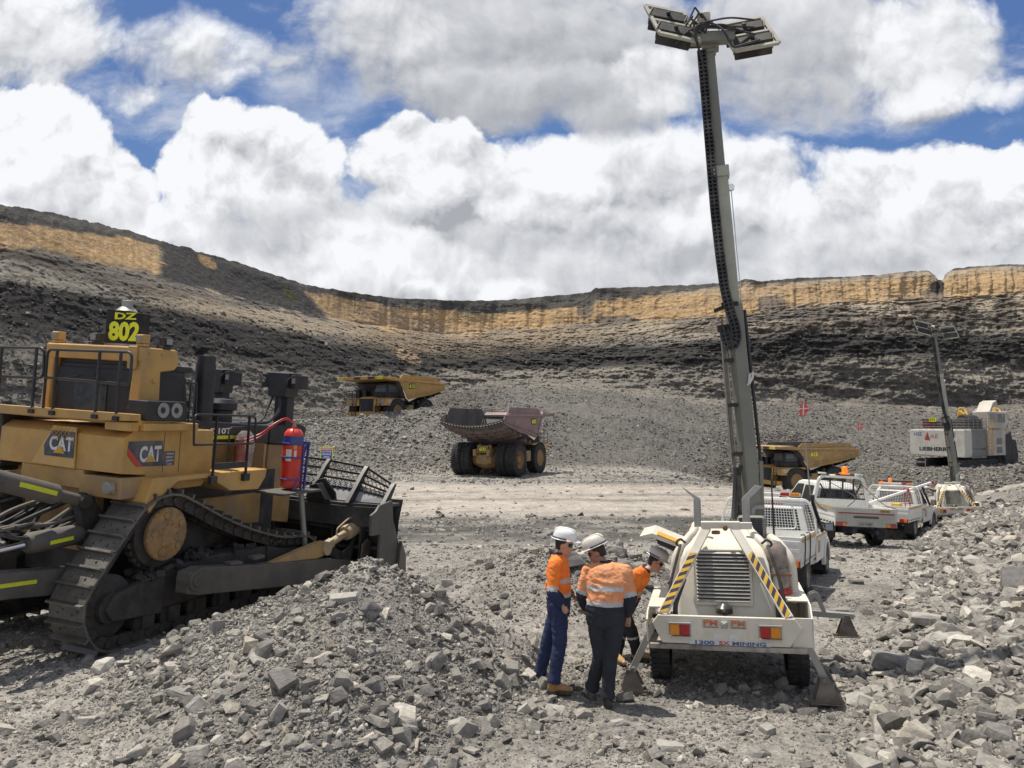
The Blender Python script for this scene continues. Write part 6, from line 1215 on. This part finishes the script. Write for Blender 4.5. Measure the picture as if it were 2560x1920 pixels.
    b = B(); b.ext([(5.0, 5.22), (5.05, 4.98), (8.1, 5.18), (8.15, 5.42), (5.6, 5.5)], 'x', -3.2, 3.2); b.bar((-3.25, 5.0, 5.15), (-3.25, 8.1, 5.33), .16, .26); b.bar((3.25, 5.0, 5.15), (3.25, 8.1, 5.33), .16, .26); b.bar((-3.3, 8.15, 5.3), (3.3, 8.15, 5.3), .2, .34); cn = b.obj('canopy', bodym, D_, .02)
    b = B(); b.bb(-3.33, -2.6, 8.255, 8.27, 5.16, 5.46); o = b.obj('canopy_number', BRIGHTLIME, cn, ang=0); text(num, TXD, o, (-2.97, 8.275, 5.31), (-1, 0, 0), (0, 0, 1), .2, .5, .02)
    b = B(); b.bb(2.6, 3.33, 8.255, 8.27, 5.16, 5.46); o = b.obj('canopy_number', BRIGHTLIME, cn, ang=0); text(num, TXD, o, (2.97, 8.275, 5.31), (-1, 0, 0), (0, 0, 1), .2, .5, .02)
    for xx in (-1.7, .4): b = B(); b.bb(xx - .5, xx + .5, 8.255, 8.268, 5.18, 5.44); b.obj('canopy_label', TXD, cn, ang=0)
    b = B()
    for i in range(22):
        x = -3.1 + 6.2 * i / 21; sag = 1 - (x / hwb) ** 2; b.bar((x, -3.83, 4.32 - .55 * sag + .28), (x, -3.6, 4.05 - .55 * sag + .28), .16, .1)
    b.obj('tail_lugs', BODYGREY, D_)
    return T
haul((36.3, 94.6, -4.9), -108.6, 'yellow haul truck numbered 615 standing sideways behind the parked utes', '615', YELD, BLKD, BODYGREY, BRIGHTLIME, False)
haul((-13.1, 96.8, 3.0), -149, 'yellow haul truck numbered 613 coming along the raised bench behind the rubble bund', '613', YEL, BLKD, BODYGREY, BRIGHTLIME)
h6 = haul((-2.2, 74.6, -1.75), 25, 'haul truck numbered 600 with faded pink dump body seen from behind on the haul road', '600', PINK, mat('dark_red_brown', (.13, .085, .08), .75, 0, .3, .5), BODYGREY, BRIGHTLIME)
[o for o in h6.children if o.name.startswith('dump_body')][0].location = (0, .2, .55)
# ------------------------------------------------------------------ mining excavator (origin: ground under the counterweight, centre)
def excavator():
    E_ = empty('mining_excavator', (53.6, 99.7, -2.6), 58); tag(E_, 'huge white hydraulic mining excavator digging at the foot of the right highwall', 'excavator')
    EW = mat('excavator_white', (.62, .61, .55), .6, 0, .08, .7, 0, .35, (.34, .28, .22)); EG = mat('excavator_grey', (.20, .205, .20), .6, .1, .15, .5, 0, 1)
    b = B(); b.ext([(-3.5, 5.0), (3.5, 5.0), (3.55, 2.2), (3.4, 1.55), (-3.4, 1.75), (-3.6, 2.3)], 'y', 0, 1.6); cw = b.obj('counterweight', EW, E_, .12, seg=3)
    text('HSE', TXB, cw, (-2.45, 0, 4.4), (1, 0, 0), (0, 0, 1), .48, 1.05, .02); text('HSE', TXB, cw, (1.75, 0, 4.4), (1, 0, 0), (0, 0, 1), .48, 1.3, .02); text('LIEBHERR', TXD, cw, (-.5, 0, 2.55), (1, 0, 0), (0, 0, 1), .5, 3.6, .05)
    b = B(); b.add([(-1.6, -.01, 3.7), (-.85, -.01, 3.6), (-1.2, -.01, 4.75)], [(0, 1, 2)]); b.obj('emblem', mat('emblem_red', (.35, .05, .06), .6), cw, ang=0); text('AE', mat('emblem_brown', (.35, .2, .2), .6), cw, (-.35, 0, 4.15), (1, 0, 0), (0, 0, 1), .55, 1.1, .03)
    b = B(); b.ext([(1.6, 1.7), (8.2, 1.7), (8.2, 2.4), (1.6, 2.6)], 'x', -3.4, 3.4); b.obj('upper_frame', EG, E_, .05)
    b = B(); b.bb(-3.4, 3.4, 1.6, 5.2, 2.6, 5.1); b.obj('engine_house', EG, E_, .08)
    b = B(); b.bb(2.6, 3.5, 5.3, 9.6, 1.7, 5.0); b.obj('side_module', EW, E_, .06)
    for yy, z0 in ((7.4, 3.1), (7.4, 2.0)): b = B(); b.bb(3.5, 3.53, yy, yy + 1.3, z0, z0 + .8); b.obj('side_hatch', EG, E_, .02)
    b = B(); b.bb(1.6, 3.6, 5.4, 9.8, 5.1, 7.3); cab = b.obj('cab', EW, E_, .1)
    b = B(); b.bb(3.6, 3.63, 5.8, 9.4, 5.9, 7.0); b.obj('cab_window', EG, cab)
    b = B()
    for k_ in range(8): b.bb(3.62, 3.68, 5.8, 7.4, 5.9 + .14 * k_, 5.97 + .14 * k_)
    b.obj('cab_louvre', EW, cab)
    b = B(); b.bb(-3.2, 1.2, 5.2, 8.6, 2.6, 6.2); b.cyl((-2.5, 3.4, 5.1), (-2.5, 3.4, 6.6), .35); b.cyl((1.8, 2.6, 6.1), (1.8, 5.2, 6.1), .8, n=18); b.bb(.6, 3.0, 2.2, 5.2, 5.1, 6.3); b.obj('exhaust_deck', BLKD, E_, .08)
    b = B()
    for z in (5.35, 5.7, 6.05, 6.4):
        b.tube([(-3.3, .1, z), (3.4, .1, z), (3.5, 5.2, z)], .035); b.tube([(-3.3, .1, z), (-3.3, 5, z)], .035)
    for x in np.linspace(-3.3, 3.4, 8): b.tube([(x, .1, 5.0), (x, .1, 6.4)], .04)
    for y in np.linspace(1, 5, 5): b.tube([(3.5, y, 5.0), (3.5, y, 6.4)], .04)
    b.obj('deck_railing', EG, E_)
    for x0, x1 in ((-1.9, -.3), (.6, 1.5)): b = B(); b.bb(x0, x1, .14, .2, 5.2, 6.3); b.obj('red_panel', mat('dull_red', (.25, .045, .05), .6), E_)
    b = B(); b.bb(-.95, -.05, .0, .06, 6.0, 6.5); o = b.obj('number_board', BRIGHTLIME, E_); text('E92', TXD, o, (-.5, -.002, 6.25), (1, 0, 0), (0, 0, 1), .34, .75, .02)
    for x, y in ((.6, 4.0), (2.5, 8.6)): b = B(); b.tube(arc([(x, y, 6.3), (x, y + .2, 7.8), (x + .6, y + .5, 7.6), (x + 1.2, y, 6.6)], .4), .12); b.box((x + .4, y, 7.0), (.8, .5, .5), (0, 30, 0)); b.obj('hose_guide', HAZY, E_, .05)
    b = B()
    for k_ in range(9): b.bb(3.55, 4.1, 5.0, 5.3, 2.0 + .42 * k_, 2.06 + .42 * k_)
    b.bar((4.1, 5.0, 1.9), (4.1, 5.0, 6.2), .06); b.bar((4.1, 5.35, 1.9), (4.1, 5.35, 6.2), .06); b.obj('access_ladder', HAZY, E_)
    for s_ in (-1, 1):
        b = B(); b.ext([(.6, .1), (8.6, .1), (9.2, .6), (8.8, 1.3), (.4, 1.3), (0, .7)], 'x', s_ * 1.5, s_ * 2.9); b.obj('crawler_track', BLKD, E_, .15)
    b = B(); b.cyl((0, 4.6, .9), (0, 4.6, 1.75), 1.6, n=28); b.obj('slew_ring', BLKD, E_)
    b = B(); b.ext([(8.0, 2.8), (9.5, 5.5), (12, 8.6), (13.0, 8.9), (13.2, 8.2), (10.6, 5.0), (9.6, 2.8)], 'x', -.9, .9); b.obj('boom', EW, E_, .1)
    b = B(); b.bar((0, 12.6, 8.6), (0, 14.2, 3.2), 1.0, 1.3, (0, 1, 0)); b.obj('stick', EG, E_, .1)
    b = B(); b.cyl((-1.3, 8.6, 3.4), (-1.2, 12.0, 7.6), .3); b.cyl((1.3, 8.6, 3.4), (1.2, 12.0, 7.6), .3); b.obj('boom_cylinder', EG, E_)
    b = B(); b.ext([(11.6, .6), (14.6, .1), (15.4, 1.4), (14.8, 3.6), (13.0, 3.8), (12.2, 2.6)], 'x', -2.3, 2.3); b.ext([(9.7, 4.2), (11.5, 4.8), (12.3, 2.0), (11.0, -.2), (9.9, -.2)], 'x', 2.4, 3.3); b.obj('bucket', BLKD, E_, .1)
    return E_
excavator()
# ------------------------------------------------------------------ active mining area sign
p = at(818, 1132, 60); zg = gz(p.x, p.y); S = empty('mining_area_sign', (p.x, p.y, zg), 8); tag(S, 'yellow bordered ACTIVE MINING AREA sign standing beyond the dozer blade', 'sign')
hz = p.z - zg
for s_ in (-1, 1): b = B(); b.tube([(s_ * .42, .05, -.1), (s_ * .42, .05, hz + .35)], .035); b.obj('post', YELD, S)
b = B(); b.bb(-.50, .50, 0, .03, hz - .50, hz + .45); sb = b.obj('sign_board', LIME, S, .01)
b = B(); b.bb(-.42, .42, -.012, 0, hz - .43, hz + .20); b.obj('blue_field', mat('sign_blue', (.05, .09, .36), .5, 0, .05), sb, ang=0)
b = B(); b.bb(-.42, .42, -.012, 0, hz + .21, hz + .38); b.obj('red_field', mat('sign_pink', (.6, .2, .2), .5, 0, .05), sb, ang=0)
for k_, (s_, wd) in enumerate((('ACTIVE', .74), ('MINING', .70), ('AREA', .5))): text(s_, TXW, sb, (0, -.015, hz + .10 - .20 * k_), (1, 0, 0), (0, 0, 1), .13, wd, .03)
text('WARNING', TXW, sb, (0, -.015, hz + .295), (1, 0, 0), (0, 0, 1), .09, .7, .02)
# ------------------------------------------------------------------ people
def rm_obj(b, name, mats, parent, vox, smooth=4, wr=0., cls=None, seed=0):
    """fuse overlapping closed shapes into one continuous skin, wrinkle it, sort faces into materials"""
    me = bpy.data.meshes.new(name); me.from_pydata(b.v, [], b.f); bm = bmesh.new(); bm.from_mesh(me); bmesh.ops.recalc_face_normals(bm, faces=bm.faces); bm.to_mesh(me); bm.free()
    o = bpy.data.objects.new(name, me); COL.objects.link(o)
    m = o.modifiers.new('r', 'REMESH'); m.mode = 'VOXEL'; m.voxel_size = vox; m.use_smooth_shade = True
    m = o.modifiers.new('s', 'SMOOTH'); m.factor = .6; m.iterations = smooth
    bpy.context.view_layer.update(); dg = bpy.context.evaluated_depsgraph_get(); m2 = bpy.data.meshes.new_from_object(o.evaluated_get(dg)); bpy.data.objects.remove(o)
    n = len(m2.vertices); a = np.zeros(n * 3); m2.vertices.foreach_get('co', a); a = a.reshape(-1, 3)
    if wr:
        nn = np.zeros(n * 3); m2.vertices.foreach_get('normal', nn); nn = nn.reshape(-1, 3)
        k_ = fbm(a[:, 0] * 9 + seed, a[:, 1] * 9, a[:, 2] * 15 + 3 * a[:, 0], 4, .6, True); a2 = a + nn * (k_ * wr)[:, None]; m2.vertices.foreach_set('co', a2.ravel())
    m2.materials.clear()
    for x in mats: m2.materials.append(x)
    if cls is not None:
        pc = np.zeros(len(m2.polygons) * 3); m2.polygons.foreach_get('center', pc); m2.polygons.foreach_set('material_index', cls(pc.reshape(-1, 3)).astype(np.int32))
    m2.update(); o = bpy.data.objects.new(name, m2); COL.objects.link(o)
    if parent: o.parent = parent
    return o
def loft(b, secs, n=18):
    vs = []; fs = []
    for c, ax, ay in secs:
        for i in range(n):
            t_ = 2 * math.pi * i / n; vs.append(Vector(c) + Vector(ax) * math.cos(t_) + Vector(ay) * math.sin(t_))
    k_ = len(secs)
    for j in range(k_ - 1):
        for i in range(n): fs.append((j * n + i, j * n + (i + 1) % n, (j + 1) * n + (i + 1) % n, (j + 1) * n + i))
    fs += [tuple(range(n - 1, -1, -1)), tuple(range((k_ - 1) * n, k_ * n))]; b.add(vs, fs)
def ball(b, c, r, n=10): b.lathe([(math.sin(math.pi * i / n) * r, .5 - .5 * math.cos(math.pi * i / n)) for i in range(n + 1)], Vector(c) - Vector((0, 0, r)), Vector(c) + Vector((0, 0, r)), 12)
def limb(b, pts, rs):
    for i in range(len(pts) - 1): b.tube([pts[i], pts[i].lerp(pts[i + 1], .5), pts[i + 1]], [rs[i], (rs[i] + rs[i + 1]) / 2 * 1.02, rs[i + 1]], 14); ball(b, pts[i], rs[i] * .99)
    ball(b, pts[-1], rs[-1] * .99)
def segd(P, a, b_):
    a, b_ = np.array(a), np.array(b_); d = b_ - a; t = np.clip(((P - a) @ d) / (d @ d), 0, 1); return np.linalg.norm(P - (a + t[:, None] * d), axis=1), t
SKIN = mat('skin', (.50, .29, .20), .5, 0, .08, 0, 0, 30); SKIN2 = mat('tanned_skin', (.36, .19, .125), .55, 0, .08, 0, 0, 30)
ORG = mat('hi_vis_orange', (.92, .22, .025), .75, 0, .08, .12, .2, 12, (.75, .3, .12)); FADE = mat('faded_hi_vis', (.74, .30, .13), .8, 0, .14, .35, .2, 7, (.66, .36, .2))
NAVY = mat('navy_cloth', (.018, .03, .09), .85, 0, .2, .15, .2, 10, (.07, .08, .12)); DNAVY = mat('charcoal_cloth', (.018, .022, .032), .85, 0, .2, .25, .2, 8, (.06, .06, .07)); SILV = mat('reflective_silver', (.50, .50, .50), .45, .2, .08, .15)
BOOT = mat('tan_boot', (.33, .18, .075), .8, 0, .2, .35, .2, 14, (.33, .27, .2)); BOOT2 = mat('dark_boot', (.05, .045, .04), .8, 0, .3, .5, .2, 14, (.2, .18, .16)); HATW = mat('helmet_white', (.80, .80, .79), .3, 0, .02, .08); HATC = mat('helmet_cream', (.66, .62, .54), .4, 0, .06, .3); HAIR = mat('dark_hair', (.03, .02, .015), .7)
def frame(f, u):
    f = Vector(f).normalized(); r = f.cross(Vector(u)).normalized(); u = r.cross(f).normalized(); return r, f, u
def person(P, J, fwd, hf, hu, W_, mats, label, hatm, skin, boots, knee_band=False, hair=True):
    """J: joints in world space; W_: torso scale"""
    o0 = Vector(P); j = {k_: Vector(v) - o0 for k_, v in J.items()}
    r, f, u = frame(fwd, (0, 0, 1)); orange, dark, pants, silver = mats
    # body: one continuous figure
    b = B(); pel, chest, nk, hd = j['pelvis'], j['chest'], j['neck'], j['head']; sp_ = (nk - pel).normalized(); rx = (j['shR'] - j['shL']).normalized(); fy = rx.cross(sp_).normalized(); fy = -fy if fy.dot(f) < 0 else fy
    a0, b0 = .150 * W_, .10 * W_
    loft(b, [(pel - sp_ * .08, rx * a0 * .8, fy * b0 * .9), (pel, rx * a0, fy * b0), (pel.lerp(chest, .5), rx * a0 * .86, fy * b0 * .95), (chest, rx * a0 * 1.08, fy * b0 * 1.02), (nk - sp_ * .06, rx * a0 * .8, fy * b0 * .7), (nk, rx * .055, fy * .055)])
    hr, hfv, huv = frame(hf, hu)
    limb(b, [nk - sp_ * .03, hd - huv * .07], [.058, .052])
    loft(b, [(hd - huv * .125 + hfv * .035, hr * .025, hfv * .03), (hd - huv * .105 + hfv * .03, hr * .046, hfv * .052), (hd - huv * .06 + hfv * .012, hr * .062, hfv * .082), (hd, hr * .073, hfv * .094), (hd + huv * .06 - hfv * .003, hr * .074, hfv * .097), (hd + huv * .10 - hfv * .008, hr * .058, hfv * .078), (hd + huv * .122 - hfv * .01, hr * .02, hfv * .03)], 20)
    ns = hd + hfv * .095; b.add([ns + huv * .028 - hfv * .01, ns - huv * .028 + hr * .017 - hfv * .008, ns - huv * .028 - hr * .017 - hfv * .008, ns - huv * .022 + hfv * .024, ns - hfv * .03], [(0, 1, 3), (0, 3, 2), (1, 2, 3), (0, 4, 1), (0, 2, 4), (1, 4, 2)])
    b.box(hd + hfv * .088 - huv * .058, (.045, .045, .012)); ball(b, hd + hfv * .078 - huv * .095, .024); 
    for s_ in (-1, 1):
        b.lathe([(0, 0), (.028, .1), (.032, .6), (.02, 1), (0, 1)], hd + hr * s_ * .062 - hfv * .008 - huv * .008, hd + hr * s_ * .086 - hfv * .016 - huv * .004, 10)
    for S, rs in (('R', 1), ('L', -1)):
        limb(b, [j['sh' + S], j['el' + S], j['wr' + S]], [.048, .038, .027]); limb(b, [j['hip' + S], j['kn' + S], j['an' + S]], [.07, .05, .036])
        d = (j['toe' + S] - j['an' + S]); limb(b, [j['an' + S] - Vector((0, 0, .04)), j['toe' + S] + Vector((0, 0, .0))], [.036, .028])
    body = rm_obj(b, 'person', [skin], None, .009, 3); body.location = o0; tag(body, label, 'person', 'men in hi vis shirts beside the lighting tower')
    # eyes, mouth, hair
    e = B()
    for s_ in (-1, 1): e.box(hd + hfv * .086 + hr * s_ * .032 + huv * .012, (.018, .014, .010))
    # hands
    for S in 'RL':
        w0 = j['wr' + S]; d = (w0 - j['el' + S]).normalized(); hd_ = j.get('hd' + S, d); hd_ = Vector(hd_).normalized(); sd_ = hd_.cross(fy).normalized(); pn = sd_.cross(hd_).normalized()
        h = B(); loft(h, [(w0 - hd_ * .01, sd_ * .026, pn * .02), (w0 + hd_ * .04, sd_ * .040, pn * .018), (w0 + hd_ * .09, sd_ * .042, pn * .015), (w0 + hd_ * .10, sd_ * .03, pn * .01)], 12)
        for q, (of, ln) in enumerate(((-.031, .062), (-.011, .076), (.010, .072), (.030, .056))):
            p0 = w0 + hd_ * .088 + sd_ * of; p1 = p0 + (hd_ * .9 + pn * .35).normalized() * ln * .45; p2 = p1 + (hd_ * .6 + pn * .8).normalized() * ln * .33; p3 = p2 + (hd_ * .1 + pn).normalized() * ln * .3
            h.tube([p0, p1, p2, p3], [.0095, .009, .0085, .007], 8); ball(h, p3, .007, 6)
        p0 = w0 + hd_ * .03 - sd_ * .034; p1 = p0 + (hd_ * .6 - sd_ * .6 + pn * .3).normalized() * .038; p2 = p1 + (hd_ * .8 + pn * .5).normalized() * .032; h.tube([p0, p1, p2], [.013, .011, .009], 8); ball(h, p2, .009, 6)
        rm_obj(h, 'hand', [skin], body, .0045, 2)
    # trousers
    b = B(); k2 = 1.16
    loft(b, [(pel + sp_ * .10, rx * a0 * 1.02, fy * b0 * 1.22), (pel, rx * a0 * 1.16, fy * b0 * 1.34), (pel - Vector((0, 0, .10)), rx * a0 * 1.10, fy * b0 * 1.30), (pel - Vector((0, 0, .16)), rx * a0 * .7, fy * b0 * .9)])
    for S in 'RL':
        an = j['an' + S]; limb(b, [j['hip' + S], j['kn' + S]], [.098 * (W_ * .5 + .5), .080]); limb(b, [j['kn' + S], an.lerp(j['kn' + S], .12)], [.078, .066]); b.tube([an.lerp(j['kn' + S], .3), an.lerp(j['kn' + S], .02) - Vector((0, 0, .01))], [.064, .078], 14)
    def cl(Pp):
        o = np.zeros(len(Pp))
        if knee_band:
            for S in 'RL':
                dd, t = segd(Pp, j['kn' + S], j['an' + S]); o[(dd < .13) & (t > .02) & (t < .14)] = 1
        return o
    tr = rm_obj(b, 'trousers', [pants, silver], body, .012, 4, .012, cl, 3)
    b = B(); b.bar(pel + sp_ * .03 - fy * b0 * 1.37 - rx * .08, pel + sp_ * .03 - fy * b0 * 1.37 - rx * .01, .004, .09, sp_)
    # shirt
    b = B(); bel = W_ ** .6
    loft(b, [(pel - sp_ * .01, rx * a0 * 1.08, fy * b0 * 1.30), (pel + sp_ * .08, rx * a0 * 1.14, fy * b0 * 1.42), (pel.lerp(chest, .55), rx * a0 * 1.14, fy * b0 * 1.46), (chest, rx * a0 * 1.26, fy * b0 * 1.32), (nk - sp_ * .10, rx * a0 * 1.10, fy * b0 * 1.12), (nk - sp_ * .045, rx * a0 * .80, fy * b0 * .95), (nk + sp_ * .0, rx * .08, fy * .075)], 22)
    for S in 'RL':
        sh, el, wr_ = j['sh' + S], j['el' + S], j['wr' + S]; limb(b, [sh, el], [.078, .060]); limb(b, [el, wr_.lerp(el, .12)], [.060, .044]); b.tube([nk - sp_ * .05, sh], [.07, .072], 12)
    top = (nk - pel).length
    def cs(Pp):
        o = np.zeros(len(Pp)); dt, tt_ = segd(Pp, pel, nk); al = ((Pp - np.array(pel)) @ np.array(sp_)) / top
        isarm = np.zeros(len(Pp), bool); ta = np.zeros(len(Pp)); fore = np.zeros(len(Pp), bool)
        for S in 'RL':
            d1, t1 = segd(Pp, j['sh' + S], j['el' + S]); d2, t2 = segd(Pp, j['el' + S], j['wr' + S]); ar = (np.minimum(d1, d2) < .098) & (np.minimum(d1, d2) < dt * .85) & ((t1 > .12) | (d2 < d1))
            isarm |= ar; fo = ar & (d2 < d1) & (t2 > .04); fore |= fo; up = ar & ~fo; ta = np.where(up, t1, ta)
        w2, w1, w0_ = (.17, .26), (.47, .56), .17
        o[~isarm & (al < w0_)] = 1; o[~isarm & (al >= w2[0]) & (al < w2[1])] = 2; o[~isarm & (al >= w1[0]) & (al < w1[1])] = 2
        o[fore] = 1; o[isarm & ~fore & (ta > .80)] = 2; o[isarm & ~fore & (ta > .97)] = 1
        return o
    rm_obj(b, 'shirt', [orange, dark, silver], body, .011, 4, .015, cs, 8)
    b = B(); loft(b, [(nk - sp_ * .045, rx * .088, fy * .080), (nk + sp_ * .03, rx * .066, fy * .064), (nk + sp_ * .03, rx * .058, fy * .056), (nk - sp_ * .04, rx * .07, fy * .06)], 18); b.obj('collar', dark, body, ang=60)
    # boots
    for S in 'RL':
        an, toe = j['an' + S], j['toe' + S]; d = (toe - an); d.z = 0; d.normalize(); s_ = Vector((-d.y, d.x, 0)); z0 = toe.z - .03; g0 = Vector((an.x, an.y, z0))
        b = B(); loft(b, [(g0 + Vector((0, 0, .17)), d * .055, s_ * .05), (g0 + Vector((0, 0, .10)), d * .06, s_ * .05), (g0 + Vector((0, 0, .03)), d * .075, s_ * .05), (g0, d * .07, s_ * .045)], 14)
        loft(b, [(g0 - d * .03 + Vector((0, 0, .045)), s_ * .045, Vector((0, 0, .045))), (g0 + d * .07 + Vector((0, 0, .05)), s_ * .046, Vector((0, 0, .05))), (g0 + d * .15 + Vector((0, 0, .038)), s_ * .05, Vector((0, 0, .038))), (g0 + d * .20 + Vector((0, 0, .03)), s_ * .035, Vector((0, 0, .028)))], 14)
        bo = rm_obj(b, 'boot', [boots], body, .008, 3)
        b = B(); loft(b, [(g0 - d * .0 - Vector((0, 0, .01)), d * .085, s_ * .05), (g0 + Vector((0, 0, .012)), d * .085, s_ * .05)], 14); loft(b, [(g0 + d * .12 - Vector((0, 0, .01)), d * .105, s_ * .055), (g0 + d * .12 + Vector((0, 0, .012)), d * .105, s_ * .055)], 14); b.obj('sole', BOOT2, bo, ang=40)
    # hard hat
    hh = huv; c = hd + huv * .070 - hfv * .006
    b = B(); prof = [(1.0, 0), (.985, .25), (.93, .55), (.80, .8), (.55, .95), (.25, 1.01), (0.01, 1.02)]
    loft(b, [(c + hh * .126 * t, hr * .117 * k_, hfv * .142 * k_) for k_, t in prof], 28)
    o = b.obj('hard_hat', hatm, body, ang=60)
    b = B(); loft(b, [(c - hh * .006, hr * .132, hfv * .158), (c + hh * .006, hr * .124, hfv * .149)], 28); loft(b, [(c - hh * .010 + hfv * .060, hr * .105, hfv * .140), (c + hh * .008 + hfv * .045, hr * .095, hfv * .118)], 24); b.obj('brim', hatm, o, ang=60)
    b = B()
    for x_ in (-.025, 0, .025): b.tube([c + hh * .126 * t + hfv * .142 * k_ * s__ + hr * x_ for k_, t, s__ in [(.93, .57, -1), (.80, .82, -1), (.55, .975, -1), (0, 1.045, 1), (.55, .975, 1), (.80, .82, 1), (.93, .57, 1)]], .006, 6)
    b.obj('hat_ridge', hatm, o, ang=60)
    b = B(); b.tube([c + hh * .012 + hr * .121 * math.cos(a) + hfv * .146 * math.sin(a) for a in np.linspace(math.pi * .95, math.pi * 2.05, 16)], .008, 6); b.obj('goggle_strap', TXD, o)
    b = B(); gl = hd + huv * .012
    loft(b, [(gl + huv * .02, hr * .075, hfv * .104), (gl - huv * .02, hr * .073, hfv * .103)], 24); b.v = [v for v in b.v]
    keep = []
    for f_ in b.f:
        if len(f_) > 4: continue
        cc = sum((Vector(b.v[i]) for i in f_), Vector()) / 4
        if (cc - gl).dot(hfv) > .045: keep.append(f_)
    b.f = keep; b.mi = [0] * len(keep); g_o = b.obj('safety_glasses', mat('glasses', (.03, .03, .035), .1), body, ang=60, fix=False)
    if hair:
        b = B(); loft(b, [(hd + huv * .075 - hfv * .012, hr * .079, hfv * .098), (hd + huv * .02 - hfv * .022, hr * .079, hfv * .086), (hd - huv * .03 - hfv * .042, hr * .064, hfv * .058), (hd - huv * .06 - hfv * .05, hr * .05, hfv * .038)], 20); b.obj('hair', HAIR, body, ang=60)
    return body
def pc(x, y, Y): return at(1280 + x / 3.318, 1280 + y / 3.318, Y)
JA = dict(pelvis=pc(380, 745, 9.32), chest=pc(378, 500, 9.33), neck=pc(383, 345, 9.33), head=pc(428, 262, 9.33), shR=pc(352, 425, 9.14), shL=pc(392, 425, 9.52), elR=pc(328, 650, 9.06), wrR=pc(418, 758, 9.12), hdR=(.15, .25, -1), elL=pc(420, 620, 9.62), wrL=pc(490, 668, 9.5),
          hipR=pc(385, 800, 9.24), hipL=pc(370, 800, 9.42), knR=pc(392, 1050, 9.22), anR=pc(338, 1375, 9.2), toeR=pc(480, 1428, 9.17), knL=pc(290, 1060, 9.45), anL=pc(225, 1305, 9.52), toeL=pc(330, 1352, 9.5))
person(pc(380, 1400, 9.3), JA, (.97, -.12, 0), (.96, -.1, -.16), (0, 0, 1), 1.0, (ORG, NAVY, NAVY, SILV), 'person in bright orange shirt and blue trousers seen from the side, hand in pocket', HATW, SKIN, BOOT)
JB = dict(pelvis=pc(768, 815, 8.88), chest=pc(790, 560, 8.90), neck=pc(770, 410, 8.92), head=pc(697, 325, 9.0), shR=pc(925, 478, 8.84), shL=pc(632, 478, 8.98), elR=pc(978, 690, 8.78), wrR=pc(952, 838, 8.82), elL=pc(568, 660, 9.0), wrL=pc(602, 785, 9.18),
          hipR=pc(842, 880, 8.86), hipL=pc(698, 880, 8.92), knR=pc(805, 1160, 8.82), anR=pc(780, 1500, 8.80), toeR=pc(760, 1560, 9.02), knL=pc(722, 1150, 8.94), anL=pc(650, 1425, 9.05), toeL=pc(602, 1475, 9.22))
person(pc(768, 1500, 8.9), JB, (-.25, .97, 0), (-.86, .30, -.42), (-.30, .1, 1), 1.32, (FADE, DNAVY, DNAVY, SILV), 'heavyset person in faded orange shirt and dark trousers with his back to the camera', HATC, SKIN2, BOOT2)
JC = dict(pelvis=pc(885, 765, 10.6), chest=pc(1000, 575, 10.55), neck=pc(1100, 465, 10.55), head=pc(1180, 405, 10.55), shR=pc(1030, 500, 10.38), shL=pc(1070, 480, 10.72), elR=pc(960, 690, 10.42), wrR=pc(930, 830, 10.4), elL=pc(1020, 680, 10.85), wrL=pc(960, 820, 10.75),
          hipR=pc(905, 815, 10.5), hipL=pc(880, 815, 10.7), knR=pc(985, 990, 10.45), anR=pc(1020, 1130, 10.5), toeR=pc(1110, 1168, 10.45), knL=pc(880, 1010, 10.6), anL=pc(850, 1165, 10.45), toeL=pc(915, 1215, 10.25))
person(pc(900, 1180, 10.5), JC, (.9, -.2, 0), (.86, -.22, -.42), (.45, 0, .9), 1.0, (ORG, NAVY, DNAVY, SILV), 'person in bright orange shirt bending forward to look at the trailer', HATW, SKIN, mat('yellow_boot', (.45, .27, .08), .8, 0, .2, .4), knee_band=True)
